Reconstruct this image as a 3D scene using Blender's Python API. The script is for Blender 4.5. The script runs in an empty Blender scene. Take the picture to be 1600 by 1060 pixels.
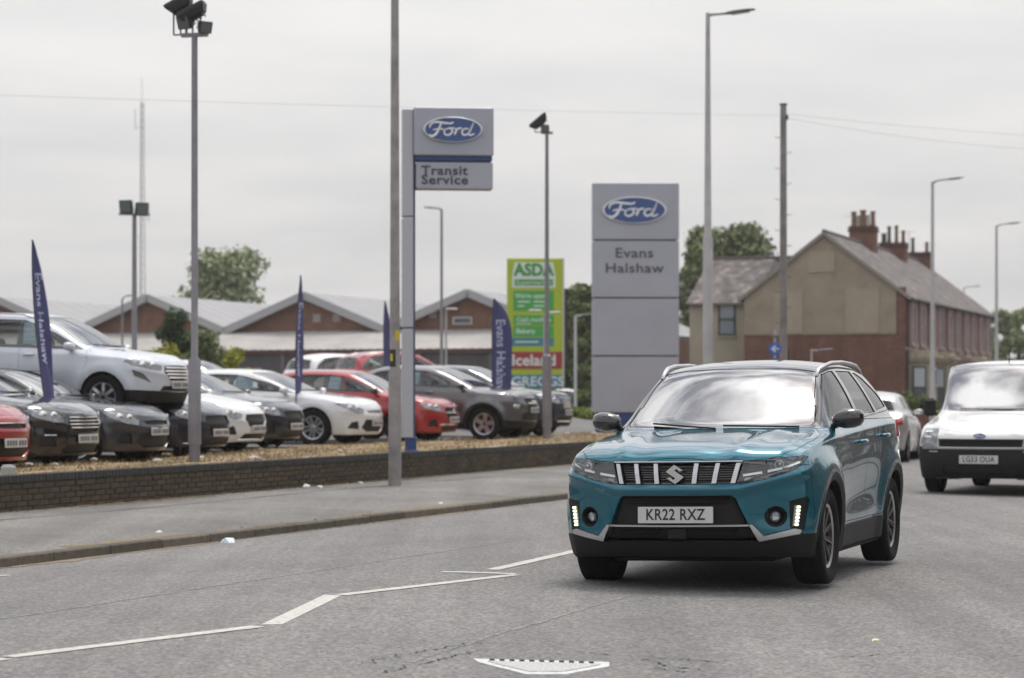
import bpy, bmesh, math, random
import numpy as np
from mathutils import Vector, Matrix
from mathutils.bvhtree import BVHTree
from mathutils.interpolate import poly_3d_calc
R = math.radians
PI = math.pi
random.seed(7)
scene = bpy.context.scene
COL = scene.collection

# ------------------------------------------------------------------ camera
F = 3800.0          # focal length in pixels of the 1600 px wide photograph
CAMZ = 1.30
HY = 621.4          # horizon row
cam_d = bpy.data.cameras.new('camera')
cam = bpy.data.objects.new('camera', cam_d)
COL.objects.link(cam)
cam.location = (0, 0, CAMZ)
cam.rotation_euler = (R(90), 0, 0)
cam_d.sensor_width = 36
cam_d.lens = F / 1600 * 36
cam_d.shift_y = (HY - 530) / 1600
cam_d.clip_start = 0.1
cam_d.clip_end = 3000
cam_d.dof.use_dof = True
cam_d.dof.focus_distance = 16.2
cam_d.dof.aperture_fstop = 3.2
scene.camera = cam

# ------------------------------------------------------------------ light
SUN_EL, SUN_AZ = 68, 24      # elevation; azimuth clockwise from +Y (away from the camera), to the right
world = bpy.data.worlds.new('World')
scene.world = world
world.use_nodes = True
SUN_DIR = (math.sin(R(SUN_AZ)) * math.cos(R(SUN_EL)), math.cos(R(SUN_AZ)) * math.cos(R(SUN_EL)), math.sin(R(SUN_EL)))
def build_world():
    nt = world.node_tree
    nt.nodes.clear()
    N = nt.nodes.new; L = nt.links.new
    out = N('ShaderNodeOutputWorld')
    sky = N('ShaderNodeTexSky'); sky.sky_type = 'NISHITA'; sky.sun_disc = False
    sky.sun_elevation = R(SUN_EL); sky.sun_rotation = R(SUN_AZ)
    sky.air_density = 1.0; sky.dust_density = 2.0
    bg1 = N('ShaderNodeBackground'); L(sky.outputs[0], bg1.inputs[0]); bg1.inputs[1].default_value = 0.08
    tc = N('ShaderNodeTexCoord')
    sep = N('ShaderNodeSeparateXYZ'); L(tc.outputs['Generated'], sep.inputs[0])
    # project the direction on a flat cloud layer: streaks get narrower towards the horizon
    def m(op, a, b=None):
        n = N('ShaderNodeMath'); n.operation = op
        for i, v in enumerate((a, b)):
            if v is None: continue
            if isinstance(v, (int, float)): n.inputs[i].default_value = v
            else: L(v, n.inputs[i])
        return n.outputs[0]
    z = m('MAXIMUM', sep.outputs[2], 0.0)
    zz = m('ADD', z, 0.10)
    cx = m('DIVIDE', sep.outputs[0], zz); cy = m('DIVIDE', sep.outputs[1], zz)
    com = N('ShaderNodeCombineXYZ'); L(cx, com.inputs[0]); L(cy, com.inputs[1])
    n1 = N('ShaderNodeTexNoise'); L(com.outputs[0], n1.inputs['Vector'])
    n1.inputs['Scale'].default_value = 0.95; n1.inputs['Detail'].default_value = 7; n1.inputs['Roughness'].default_value = .52
    n1.inputs['Distortion'].default_value = .4
    n2 = N('ShaderNodeTexNoise'); L(com.outputs[0], n2.inputs['Vector'])
    n2.inputs['Scale'].default_value = 2.4; n2.inputs['Detail'].default_value = 5; n2.inputs['Roughness'].default_value = .5
    add = m('ADD', m('MULTIPLY', n1.outputs[0], .7), m('MULTIPLY', n2.outputs[0], .3))
    r = N('ShaderNodeValToRGB'); L(add, r.inputs[0])
    e = r.color_ramp.elements
    e[0].position = .34; e[0].color = (.74, .74, .745, 1)
    e[1].position = .64; e[1].color = (.90, .885, .875, 1)
    # overcast sky: brighter towards the zenith (CIE overcast shape)
    grad = m('ADD', m('MULTIPLY', z, 1.45), 0.60)
    # thin cloud glows around the place where the sun stands
    dp = N('ShaderNodeVectorMath'); dp.operation = 'DOT_PRODUCT'; L(tc.outputs['Generated'], dp.inputs[0]); dp.inputs[1].default_value = SUN_DIR
    glow = m('MULTIPLY', m('POWER', m('MAXIMUM', dp.outputs['Value'], 0.0), 7.0), 1.25)
    grad = m('ADD', grad, glow)
    mul = N('ShaderNodeMix'); mul.data_type = 'RGBA'; mul.blend_type = 'MULTIPLY'; mul.inputs[0].default_value = 1
    L(r.outputs[0], mul.inputs[6])
    cg = N('ShaderNodeCombineXYZ'); L(grad, cg.inputs[0]); L(grad, cg.inputs[1]); L(grad, cg.inputs[2])
    L(cg.outputs[0], mul.inputs[7])
    bg2 = N('ShaderNodeBackground'); L(mul.outputs[2], bg2.inputs[0]); bg2.inputs[1].default_value = 1.0
    # thinner places let some blue through higher up
    n3 = N('ShaderNodeTexNoise'); L(com.outputs[0], n3.inputs['Vector'])
    n3.inputs['Scale'].default_value = 3.2; n3.inputs['Detail'].default_value = 6
    r3 = N('ShaderNodeValToRGB'); L(n3.outputs[0], r3.inputs[0])
    r3.color_ramp.elements[0].position = .42; r3.color_ramp.elements[0].color = (.12, .12, .12, 1)
    r3.color_ramp.elements[1].position = .57; r3.color_ramp.elements[1].color = (1, 1, 1, 1)
    up = N('ShaderNodeMapRange'); L(z, up.inputs[0])
    up.inputs[1].default_value = .2; up.inputs[2].default_value = .55; up.inputs[3].default_value = 1; up.inputs[4].default_value = 0
    cov = m('MAXIMUM', r3.outputs[0], up.outputs[0])
    ms = N('ShaderNodeMixShader'); L(cov, ms.inputs[0]); L(bg1.outputs[0], ms.inputs[1]); L(bg2.outputs[0], ms.inputs[2])
    L(ms.outputs[0], out.inputs[0])
build_world()
sun_d = bpy.data.lights.new('sun', 'SUN')
sun_d.energy = 1.5; sun_d.angle = R(16); sun_d.color = (1, .93, .84)
sun = bpy.data.objects.new('sun', sun_d); COL.objects.link(sun)
_sd = Vector((math.sin(R(SUN_AZ)) * math.cos(R(SUN_EL)), math.cos(R(SUN_AZ)) * math.cos(R(SUN_EL)), math.sin(R(SUN_EL))))
sun.rotation_euler = _sd.to_track_quat('Z', 'Y').to_euler()
vs = scene.view_settings
vs.view_transform = 'Standard'; vs.look = 'None'; vs.gamma = 1; vs.use_curve_mapping = False
vs.exposure = 0.34

# ------------------------------------------------------------------ frames
PHI = 0.335                                     # road direction, clockwise from +Y
U = Vector((math.sin(PHI), math.cos(PHI), 0))   # along the road, away from the camera
T = Vector((-math.cos(PHI), math.sin(PHI), 0))  # across the road, towards the dealer's side
def st(s, t, z=0.0):
    v = U * s + T * t; return Vector((v.x, v.y, z))
def road_z(t): return 0.03 - 0.017 * abs(t - 6.2)
def at(px, Y, py=None, z=None):                 # point seen in pixel column px at distance Y
    X = (px - 800) / F * Y
    if z is None: z = CAMZ - (py - HY) * Y / F if py is not None else 0.0
    return Vector((X, Y, z))
def to_st(v): return v.x * U.x + v.y * U.y, v.x * T.x + v.y * T.y

# ------------------------------------------------------------------ materials
MATS = {}
def mat(name, col=(.5, .5, .5), rough=.6, metal=0.0, coat=0.0, noise=None, bump=None, emit=None, spec=.5, alpha=None):
    """noise=(scale, amount[, second colour]); bump=(scale, strength)"""
    if name in MATS: return MATS[name]
    m = bpy.data.materials.new(name); m.use_nodes = True
    nt = m.node_tree; b = nt.nodes['Principled BSDF']
    b.inputs['Base Color'].default_value = (*col, 1)
    b.inputs['Roughness'].default_value = rough
    b.inputs['Metallic'].default_value = metal
    b.inputs['Specular IOR Level'].default_value = spec
    if coat:
        b.inputs['Coat Weight'].default_value = coat; b.inputs['Coat Roughness'].default_value = .02
    tc = nt.nodes.new('ShaderNodeTexCoord')
    if noise:
        n = nt.nodes.new('ShaderNodeTexNoise'); n.inputs['Scale'].default_value = noise[0]; n.inputs['Detail'].default_value = 8
        n.inputs['Roughness'].default_value = .6
        nt.links.new(tc.outputs['Object'], n.inputs['Vector'])
        r = nt.nodes.new('ShaderNodeValToRGB'); nt.links.new(n.outputs[0], r.inputs[0])
        c2 = noise[2] if len(noise) > 2 else tuple(min(1, c * (1 + noise[1])) for c in col)
        c1 = tuple(c * (1 - noise[1]) for c in col)
        r.color_ramp.elements[0].position = .32; r.color_ramp.elements[0].color = (*c1, 1)
        r.color_ramp.elements[1].position = .68; r.color_ramp.elements[1].color = (*c2, 1)
        nt.links.new(r.outputs[0], b.inputs['Base Color'])
    if bump:
        n = nt.nodes.new('ShaderNodeTexNoise'); n.inputs['Scale'].default_value = bump[0]; n.inputs['Detail'].default_value = 5
        nt.links.new(tc.outputs['Object'], n.inputs['Vector'])
        bp = nt.nodes.new('ShaderNodeBump'); bp.inputs['Strength'].default_value = bump[1]; bp.inputs['Distance'].default_value = .01
        nt.links.new(n.outputs[0], bp.inputs['Height']); nt.links.new(bp.outputs[0], b.inputs['Normal'])
    if emit:
        b.inputs['Emission Color'].default_value = (*emit[0], 1); b.inputs['Emission Strength'].default_value = emit[1]
    MATS[name] = m
    return m
def glass_mat(name, tint=(.5, .55, .55), refl=.12, rough=.01):
    if name in MATS: return MATS[name]
    m = bpy.data.materials.new(name); m.use_nodes = True
    nt = m.node_tree; nt.nodes.clear(); N = nt.nodes.new; L = nt.links.new
    out = N('ShaderNodeOutputMaterial'); tr = N('ShaderNodeBsdfTransparent'); tr.inputs[0].default_value = (*tint, 1)
    gl = N('ShaderNodeBsdfGlossy'); gl.inputs['Roughness'].default_value = rough
    fr = N('ShaderNodeFresnel'); fr.inputs[0].default_value = 1.5
    mr = N('ShaderNodeMapRange'); L(fr.outputs[0], mr.inputs[0])
    mr.inputs[1].default_value = .04; mr.inputs[2].default_value = 1; mr.inputs[3].default_value = refl; mr.inputs[4].default_value = 1
    mx = N('ShaderNodeMixShader'); L(mr.outputs[0], mx.inputs[0]); L(tr.outputs[0], mx.inputs[1]); L(gl.outputs[0], mx.inputs[2])
    L(mx.outputs[0], out.inputs[0])
    MATS[name] = m
    return m
def paint(name, col, metal=.3, rough=.3):
    return mat('car_paint_' + name, col, rough, metal, coat=1.0, noise=(3.0, .06))
M_BLACKGLOSS = mat('gloss_black', (.01, .01, .011), .15, 0, coat=1)
M_PLASTIC = mat('black_plastic', (.009, .009, .010), .6, spec=.3, bump=(180, .15))
M_CLAD = mat('grey_black_cladding', (.022, .022, .024), .55, spec=.35, bump=(200, .1))
M_RUBBER = mat('tyre_rubber', (.009, .009, .009), .9, spec=.25, noise=(25, .3))
M_CHROME = mat('chrome', (.75, .75, .76), .12, 1.0)
M_SILVER = mat('satin_silver', (.55, .55, .56), .3, .9)
M_ALLOY = mat('alloy_silver', (.5, .5, .52), .3, .8, noise=(8, .1))
M_DARKALLOY = mat('dark_alloy', (.055, .055, .058), .35, .6)
M_DARK = mat('dark_interior', (.012, .012, .013), .9)
M_SEAT = mat('seat_fabric', (.03, .032, .036), .9)
M_GLASS = glass_mat('window_glass', (.62, .66, .66), .08)
M_SCREEN = glass_mat('windscreen_glass', (.34, .42, .41), .42, .035)
M_LENS = glass_mat('lamp_lens', (.85, .87, .88), .12)
M_REFL = mat('lamp_reflector', (.5, .5, .52), .18, .9, bump=(30, .3))
M_REDL = mat('red_lamp', (.35, .01, .01), .15, coat=1)
M_PLATEW = mat('plate_white', (.50, .50, .50), .45)
M_INK = mat('black_ink', (.01, .01, .01), .5)
M_DRL = mat('running_light', (.9, .95, .8), .4, emit=((.93, 1, .72), 1.1))

# ------------------------------------------------------------------ object helpers
def empty(name, loc=(0, 0, 0), rz=0.0, label=None, cat=None, group=None):
    o = bpy.data.objects.new(name, None); COL.objects.link(o)
    o.location = loc; o.rotation_euler = (0, 0, rz); o.empty_display_size = .2
    tag(o, label, cat, group); return o
def tag(o, label=None, cat=None, group=None, kind=None):
    if label: o['label'] = label
    if cat: o['category'] = cat
    if group: o['group'] = group
    if kind: o['kind'] = kind
    return o
def mesh_obj(name, verts, faces, material=None, parent=None, smooth=False, mats=None, fmat=None):
    me = bpy.data.meshes.new(name); me.from_pydata([tuple(v) for v in verts], [], faces); me.update()
    for m_ in (mats or ([material] if material else [])): me.materials.append(m_)
    if fmat: me.polygons.foreach_set('material_index', fmat)
    if smooth: me.polygons.foreach_set('use_smooth', [True] * len(me.polygons))
    o = bpy.data.objects.new(name, me); COL.objects.link(o)
    if parent: o.parent = parent
    return o
class MB:
    """collects simple shapes and links them as one mesh"""
    def __init__(s): s.v = []; s.f = []; s.m = []; s.cur = 0
    def add(s, v, f):
        o = len(s.v); s.v += [Vector(a) for a in v]; s.f += [tuple(i + o for i in q) for q in f]; s.m += [s.cur] * len(f); return s
    def box(s, c, d, rz=0.0, bev=0.0, mtx=None):
        """box centre c, size d; bev chamfers all edges"""
        x, y, z = [a / 2 for a in d]
        if bev <= 0:
            v = [(-x, -y, -z), (x, -y, -z), (x, y, -z), (-x, y, -z), (-x, -y, z), (x, -y, z), (x, y, z), (-x, y, z)]
            f = [(0, 3, 2, 1), (4, 5, 6, 7), (0, 1, 5, 4), (1, 2, 6, 5), (2, 3, 7, 6), (3, 0, 4, 7)]
        else:
            b = min(bev, x * .9, y * .9, z * .9)
            v = []; idx = {}
            for sx in (-1, 1):
                for sy in (-1, 1):
                    for sz in (-1, 1):
                        for k in range(3):
                            p = [sx * (x - b), sy * (y - b), sz * (z - b)]; p[k] = (sx * x, sy * y, sz * z)[k]
                            idx[(sx, sy, sz, k)] = len(v); v.append(tuple(p))
            f = []
            def q(*a): f.append(tuple(idx[i] for i in a))
            for sg in (-1, 1):
                q(*[(sg, a, b_, 0) for a, b_ in ((-1, -1), (1, -1), (1, 1), (-1, 1))][::sg])
                q(*[(a, sg, b_, 1) for a, b_ in ((-1, -1), (-1, 1), (1, 1), (1, -1))][::sg])
                q(*[(a, b_, sg, 2) for a, b_ in ((-1, -1), (1, -1), (1, 1), (-1, 1))][::sg])
            for a in (-1, 1):
                for b_ in (-1, 1):
                    q((a, b_, -1, 0), (a, b_, 1, 0), (a, b_, 1, 1), (a, b_, -1, 1))
                    q((a, -1, b_, 0), (a, 1, b_, 0), (a, 1, b_, 2), (a, -1, b_, 2))
                    q((-1, a, b_, 1), (1, a, b_, 1), (1, a, b_, 2), (-1, a, b_, 2))
                    for c_ in (-1, 1): q((a, b_, c_, 0), (a, b_, c_, 1), (a, b_, c_, 2))
        M = mtx or (Matrix.Translation(c) @ Matrix.Rotation(rz, 4, 'Z'))
        return s.add([M @ Vector(a) for a in v], f)
    def tube(s, pts, r, n=10, cap=True):
        """pts: list of points; r: radius or list of radii"""
        pts = [Vector(p) for p in pts]
        rs = r if isinstance(r, (list, tuple)) else [r] * len(pts)
        v = []; prev = None
        for i, p in enumerate(pts):
            d = (pts[min(i + 1, len(pts) - 1)] - pts[max(i - 1, 0)]).normalized()
            if prev is None:
                a = d.cross(Vector((0, 0, 1)))
                if a.length < 1e-3: a = d.cross(Vector((0, 1, 0)))
            else: a = prev - d * prev.dot(d)
            a.normalize(); prev = a; b = d.cross(a)
            for k in range(n):
                t = 2 * PI * k / n; v.append(p + (a * math.cos(t) + b * math.sin(t)) * rs[i])
        f = []
        for i in range(len(pts) - 1):
            for k in range(n): f.append((i * n + k, i * n + (k + 1) % n, (i + 1) * n + (k + 1) % n, (i + 1) * n + k))
        if cap: f.append(tuple(range(n))[::-1]); f.append(tuple((len(pts) - 1) * n + k for k in range(n)))
        return s.add(v, f)
    def lathe(s, prof, n=24, axis='z', M=None):
        """prof: list of (radius, height)"""
        v = []
        for r, h in prof:
            for k in range(n):
                t = 2 * PI * k / n
                p = (r * math.cos(t), r * math.sin(t), h) if axis == 'z' else (r * math.cos(t), h, r * math.sin(t))
                v.append((M @ Vector(p)) if M else p)
        f = []
        for i in range(len(prof) - 1):
            for k in range(n): f.append((i * n + k, i * n + (k + 1) % n, (i + 1) * n + (k + 1) % n, (i + 1) * n + k))
        return s.add(v, f)
    def prism(s, poly, a, b, axis='y'):
        """extrude a 2-D polygon along an axis from a to b. axis y: poly is (x,z); x: (y,z); z: (x,y)"""
        def P(u, w, h): return {'y': (u, h, w), 'x': (h, u, w), 'z': (u, w, h)}[axis]
        n = len(poly)
        v = [P(u, w, a) for u, w in poly] + [P(u, w, b) for u, w in poly]
        f = [tuple(range(n)), tuple(range(n, 2 * n))[::-1]] + [(i, i + n, (i + 1) % n + n, (i + 1) % n) for i in range(n)]
        return s.add(v, f)
    def quad(s, a, b, c, d): return s.add([a, b, c, d], [(0, 1, 2, 3)])
    def build(s, name, material=None, parent=None, smooth=False, mats=None, fix=True, autosmooth=None):
        o = mesh_obj(name, s.v, s.f, material, parent, smooth, mats, s.m if mats else None)
        if fix:
            bm = bmesh.new(); bm.from_mesh(o.data); bmesh.ops.recalc_face_normals(bm, faces=bm.faces[:]); bm.to_mesh(o.data); bm.free()
        if autosmooth is not None:
            me = o.data; me.polygons.foreach_set('use_smooth', [True] * len(me.polygons))
            bm = bmesh.new(); bm.from_mesh(me)
            for e in bm.edges:
                if len(e.link_faces) == 2 and e.calc_face_angle(0) > autosmooth: e.smooth = False
            bm.to_mesh(me); bm.free()
        return o
def copy_tree(o, parent=None):
    c = o.copy(); COL.objects.link(c); c.parent = parent
    for ch in list(o.children): copy_tree(ch, c)
    return c
def text_mesh(body, size=1.0, extrude=.002, align='CENTER', spacing=1.0, offset=0.0, shear=0.0, sx=1.0, line=1.0):
    """flat lettering in the local x,y plane; returns verts and faces"""
    cu = bpy.data.curves.new('txt', 'FONT'); cu.body = body; cu.size = size; cu.extrude = extrude; cu.resolution_u = 3
    cu.align_x = align; cu.align_y = 'CENTER'; cu.space_character = spacing; cu.offset = offset; cu.shear = shear; cu.space_line = line
    o = bpy.data.objects.new('txt', cu); COL.objects.link(o)
    dg = bpy.context.evaluated_depsgraph_get(); me = bpy.data.meshes.new_from_object(o.evaluated_get(dg))
    v = [Vector((a.co.x * sx, a.co.y, a.co.z)) for a in me.vertices]; f = [tuple(p.vertices) for p in me.polygons]
    bpy.data.objects.remove(o); bpy.data.curves.remove(cu); bpy.data.meshes.remove(me)
    return v, f
def frame(origin, ex, ey):
    """matrix whose local x,y axes are ex, ey and z is their cross product"""
    ex = Vector(ex).normalized(); ey = Vector(ey).normalized(); ez = ex.cross(ey)
    return Matrix(((ex.x, ey.x, ez.x, origin[0]), (ex.y, ey.y, ez.y, origin[1]), (ex.z, ey.z, ez.z, origin[2]), (0, 0, 0, 1)))
def lettering(name, body, M, size, material, parent=None, **kw):
    v, f = text_mesh(body, size, **kw)
    return mesh_obj(name, [M @ a for a in v], f, material, parent)
# ------------------------------------------------------------------ ground, road, pavement, wall, verge, yard
def node_mat(name, build):
    if name in MATS: return MATS[name]
    m = bpy.data.materials.new(name); m.use_nodes = True; nt = m.node_tree; b = nt.nodes['Principled BSDF']
    class K: pass
    k = K(); k.nt = nt; k.b = b
    k.tc = nt.nodes.new('ShaderNodeTexCoord')
    def mp(scale=(1, 1, 1), rot=0.0, src=None):
        n = nt.nodes.new('ShaderNodeMapping'); n.inputs['Scale'].default_value = scale; n.inputs['Rotation'].default_value = (0, 0, rot)
        nt.links.new(src or k.tc.outputs['Object'], n.inputs[0]); return n.outputs[0]
    def noise(vec, scale, detail=5, rough=.55, dist=0.0):
        n = nt.nodes.new('ShaderNodeTexNoise'); n.inputs['Scale'].default_value = scale; n.inputs['Detail'].default_value = detail; n.inputs['Roughness'].default_value = rough; n.inputs['Distortion'].default_value = dist
        nt.links.new(vec, n.inputs['Vector']); return n.outputs[0]
    def voro(vec, scale, feature='F1', out='Distance'):
        n = nt.nodes.new('ShaderNodeTexVoronoi'); n.feature = feature; n.inputs['Scale'].default_value = scale
        nt.links.new(vec, n.inputs['Vector']); return n.outputs[out]
    def ramp(fac, stops):
        r = nt.nodes.new('ShaderNodeValToRGB'); nt.links.new(fac, r.inputs[0]); e = r.color_ramp.elements
        while len(e) < len(stops): e.new(.5)
        for i, (p, c) in enumerate(stops): e[i].position = p; e[i].color = (*c, 1) if len(c) == 3 else c
        return r.outputs[0]
    def mix(fac, a, b_, mode='MIX'):
        n = nt.nodes.new('ShaderNodeMix'); n.data_type = 'RGBA'; n.blend_type = mode
        for sock, v in ((0, fac), (6, a), (7, b_)):
            if isinstance(v, (int, float)): n.inputs[sock].default_value = v
            elif isinstance(v, tuple): n.inputs[sock].default_value = (*v, 1)
            else: nt.links.new(v, n.inputs[sock])
        return n.outputs[2]
    def bump(h, strength, dist=.01):
        n = nt.nodes.new('ShaderNodeBump'); n.inputs['Strength'].default_value = strength; n.inputs['Distance'].default_value = dist
        nt.links.new(h, n.inputs['Height']); nt.links.new(n.outputs[0], b.inputs['Normal'])
    def rnd():
        o = nt.nodes.new('ShaderNodeObjectInfo'); g_ = nt.nodes.new('ShaderNodeNewGeometry'); a = nt.nodes.new('ShaderNodeMath'); a.operation = 'ADD'
        nt.links.new(o.outputs['Random'], a.inputs[0]); nt.links.new(g_.outputs['Random Per Island'], a.inputs[1])
        f_ = nt.nodes.new('ShaderNodeMath'); f_.operation = 'FRACT'; nt.links.new(a.outputs[0], f_.inputs[0]); return f_.outputs[0]
    k.mp, k.noise, k.voro, k.ramp, k.mix, k.bump, k.rnd = mp, noise, voro, ramp, mix, bump, rnd
    k.col = lambda c: nt.links.new(c, b.inputs['Base Color'])
    k.rough = lambda v: b.inputs['Roughness'].__setattr__('default_value', v) if isinstance(v, (int, float)) else nt.links.new(v, b.inputs['Roughness'])
    build(k); MATS[name] = m; return m
G3 = lambda v, w=1.0: (v, v * (.985 if w else 1), v * .965)
def asphalt(name, lo, hi, chip=.75, fine=55, streak=True, tint=(1, .985, .965)):
    def b(k):
        v = k.mp(rot=PHI)
        ch = k.voro(v, fine, 'F1', 'Color'); bw = k.nt.nodes.new('ShaderNodeRGBToBW'); k.nt.links.new(ch, bw.inputs[0])
        c = lambda x: (x * tint[0], x * tint[1], x * tint[2])
        base = k.ramp(k.noise(v, .45, 6, .6), [(.3, c(lo)), (.7, c(hi))])
        grain = k.ramp(bw.outputs[0], [(.15, (.30, .30, .30)), (.5, (.92, .92, .92)), (.85, (1.75, 1.72, 1.66))])
        col = k.mix(chip, base, grain, 'MULTIPLY')
        gr2 = k.ramp(k.noise(v, 24, 4, .7), [(.32, (.68, .68, .68)), (.66, (1.26, 1.26, 1.26))])
        col = k.mix(.75, col, gr2, 'MULTIPLY')
        if streak:
            s_ = k.mp((1.1, .05, 1), PHI); st_ = k.ramp(k.noise(s_, 1.6, 4, .6), [(.35, (.84, .84, .84)), (.65, (1.14, 1.14, 1.13))])
            col = k.mix(1.0, col, st_, 'MULTIPLY')
        spots = k.ramp(k.noise(v, 3.1, 3, .5), [(.66, (1, 1, 1)), (.76, (.72, .71, .69))]); col = k.mix(1.0, col, spots, 'MULTIPLY')
        k.col(col); k.rough(.86); k.bump(bw.outputs[0], .55, .006)
    return node_mat(name, b)
M_ROAD = asphalt('road_asphalt', .135, .180, .55, tint=(1, .972, .960))
M_PAVE = asphalt('pavement_asphalt', .105, .195, .5, 70, True, (1, .955, .905))
M_LOT = asphalt('yard_asphalt', .10, .15, .5, 40, False)
def _grass(k):
    v = k.mp(); n = k.noise(v, 1.3, 7, .65); f_ = k.noise(v, 28, 5, .7)
    c = k.ramp(n, [(.28, (.085, .085, .030)), (.40, (.20, .145, .075)), (.55, (.31, .225, .125)), (.72, (.38, .30, .20))])
    c = k.mix(.7, c, k.ramp(f_, [(.3, (.45, .45, .45)), (.7, (1.5, 1.5, 1.5))]), 'MULTIPLY')
    k.col(c); k.rough(.95); k.bump(f_, .9, .03)
M_DRY = node_mat('dry_grass', _grass)
def _field(k):
    n = k.noise(k.mp(), .05, 6, .6); k.col(k.ramp(n, [(.35, (.06, .075, .03)), (.65, (.12, .115, .07))])); k.rough(.95)
M_FIELD = node_mat('rough_ground', _field)
def _kerb(k):
    v = k.mp(); r = k.rnd(); c = k.ramp(r, [(0, (.085, .074, .060)), (1, (.15, .132, .108))])
    c = k.mix(.8, c, k.ramp(k.noise(v, 14, 6, .7), [(.3, (.55, .53, .5)), (.7, (1.4, 1.38, 1.33))]), 'MULTIPLY'); k.col(c); k.rough(.9); k.bump(k.noise(v, 60, 4), .5, .006)
M_KERB = node_mat('kerb_stone', _kerb)
def brick_mat(name, cols, soot=.6, mul=1.0):
    def b(k):
        v = k.mp(); c = k.ramp(k.rnd(), [(i / max(1, len(cols) - 1), tuple(x * mul for x in c_)) for i, c_ in enumerate(cols)])
        c = k.mix(soot, c, k.ramp(k.noise(v, 1.2, 6, .65), [(.30, (.35, .34, .32)), (.7, (1.35, 1.3, 1.2))]), 'MULTIPLY')
        c = k.mix(.5, c, k.ramp(k.noise(v, 40, 4, .6), [(.3, (.6, .6, .6)), (.7, (1.4, 1.4, 1.4))]), 'MULTIPLY')
        k.col(c); k.rough(.92); k.bump(k.noise(v, 50, 4), .5, .006)
    return node_mat(name, b)
M_WBRICK = brick_mat('wall_brick', [(.058, .042, .028), (.078, .056, .034), (.046, .036, .027), (.094, .068, .042), (.062, .048, .033)], 1.0, .95)
M_COPE = brick_mat('coping_brick', [(.040, .038, .038), (.05, .046, .043), (.034, .033, .034)], .4)
M_MORTAR = mat('mortar', (.048, .041, .031), .95, noise=(20, .3))
def _paintwhite(k):
    v = k.mp(rot=PHI); n = k.noise(v, 26, 6, .75)
    k.col(k.ramp(n, [(.30, (.16, .155, .15)), (.42, (.40, .39, .36)), (.60, (.52, .51, .48))])); k.rough(.8); k.bump(k.noise(v, 60, 3), .3, .004)
M_LINE = node_mat('road_paint', _paintwhite)

def sheet(name, ss, ts, zf, material, kind='structure'):
    v = [st(s, t, zf(s, t)) for s in ss for t in ts]; n = len(ts)
    f = [(i * n + j, (i + 1) * n + j, (i + 1) * n + j + 1, i * n + j + 1) for i in range(len(ss) - 1) for j in range(n - 1)]
    o = mesh_obj(name, v, f, material, smooth=True); 
    bm = bmesh.new(); bm.from_mesh(o.data); bmesh.ops.recalc_face_normals(bm, faces=bm.faces[:])
    if sum(f_.normal.z for f_ in bm.faces) < 0: bmesh.ops.reverse_faces(bm, faces=bm.faces[:])
    bm.to_mesh(o.data); bm.free()
    o['kind'] = kind; return o
def rng(a, b, st_): 
    n = max(1, int(round((b - a) / st_))); return [a + (b - a) * i / n for i in range(n + 1)]
KT = 10.4; WT = 13.30
def kt(s): return 10.06 - .021 * (max(8, min(32, s)) - 16.6) + .085 * max(0, min(45, s - 35))
def lot_z(s, t):
    z = .36 + .06 * max(0, min(1, (s - 30) / 14))
    if t > 20.5: z += .53 * min(1, (t - 20.5) / 3.5)
    return z
def pave_z(t): return .045 + (t - 10.1) * .019
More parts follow.
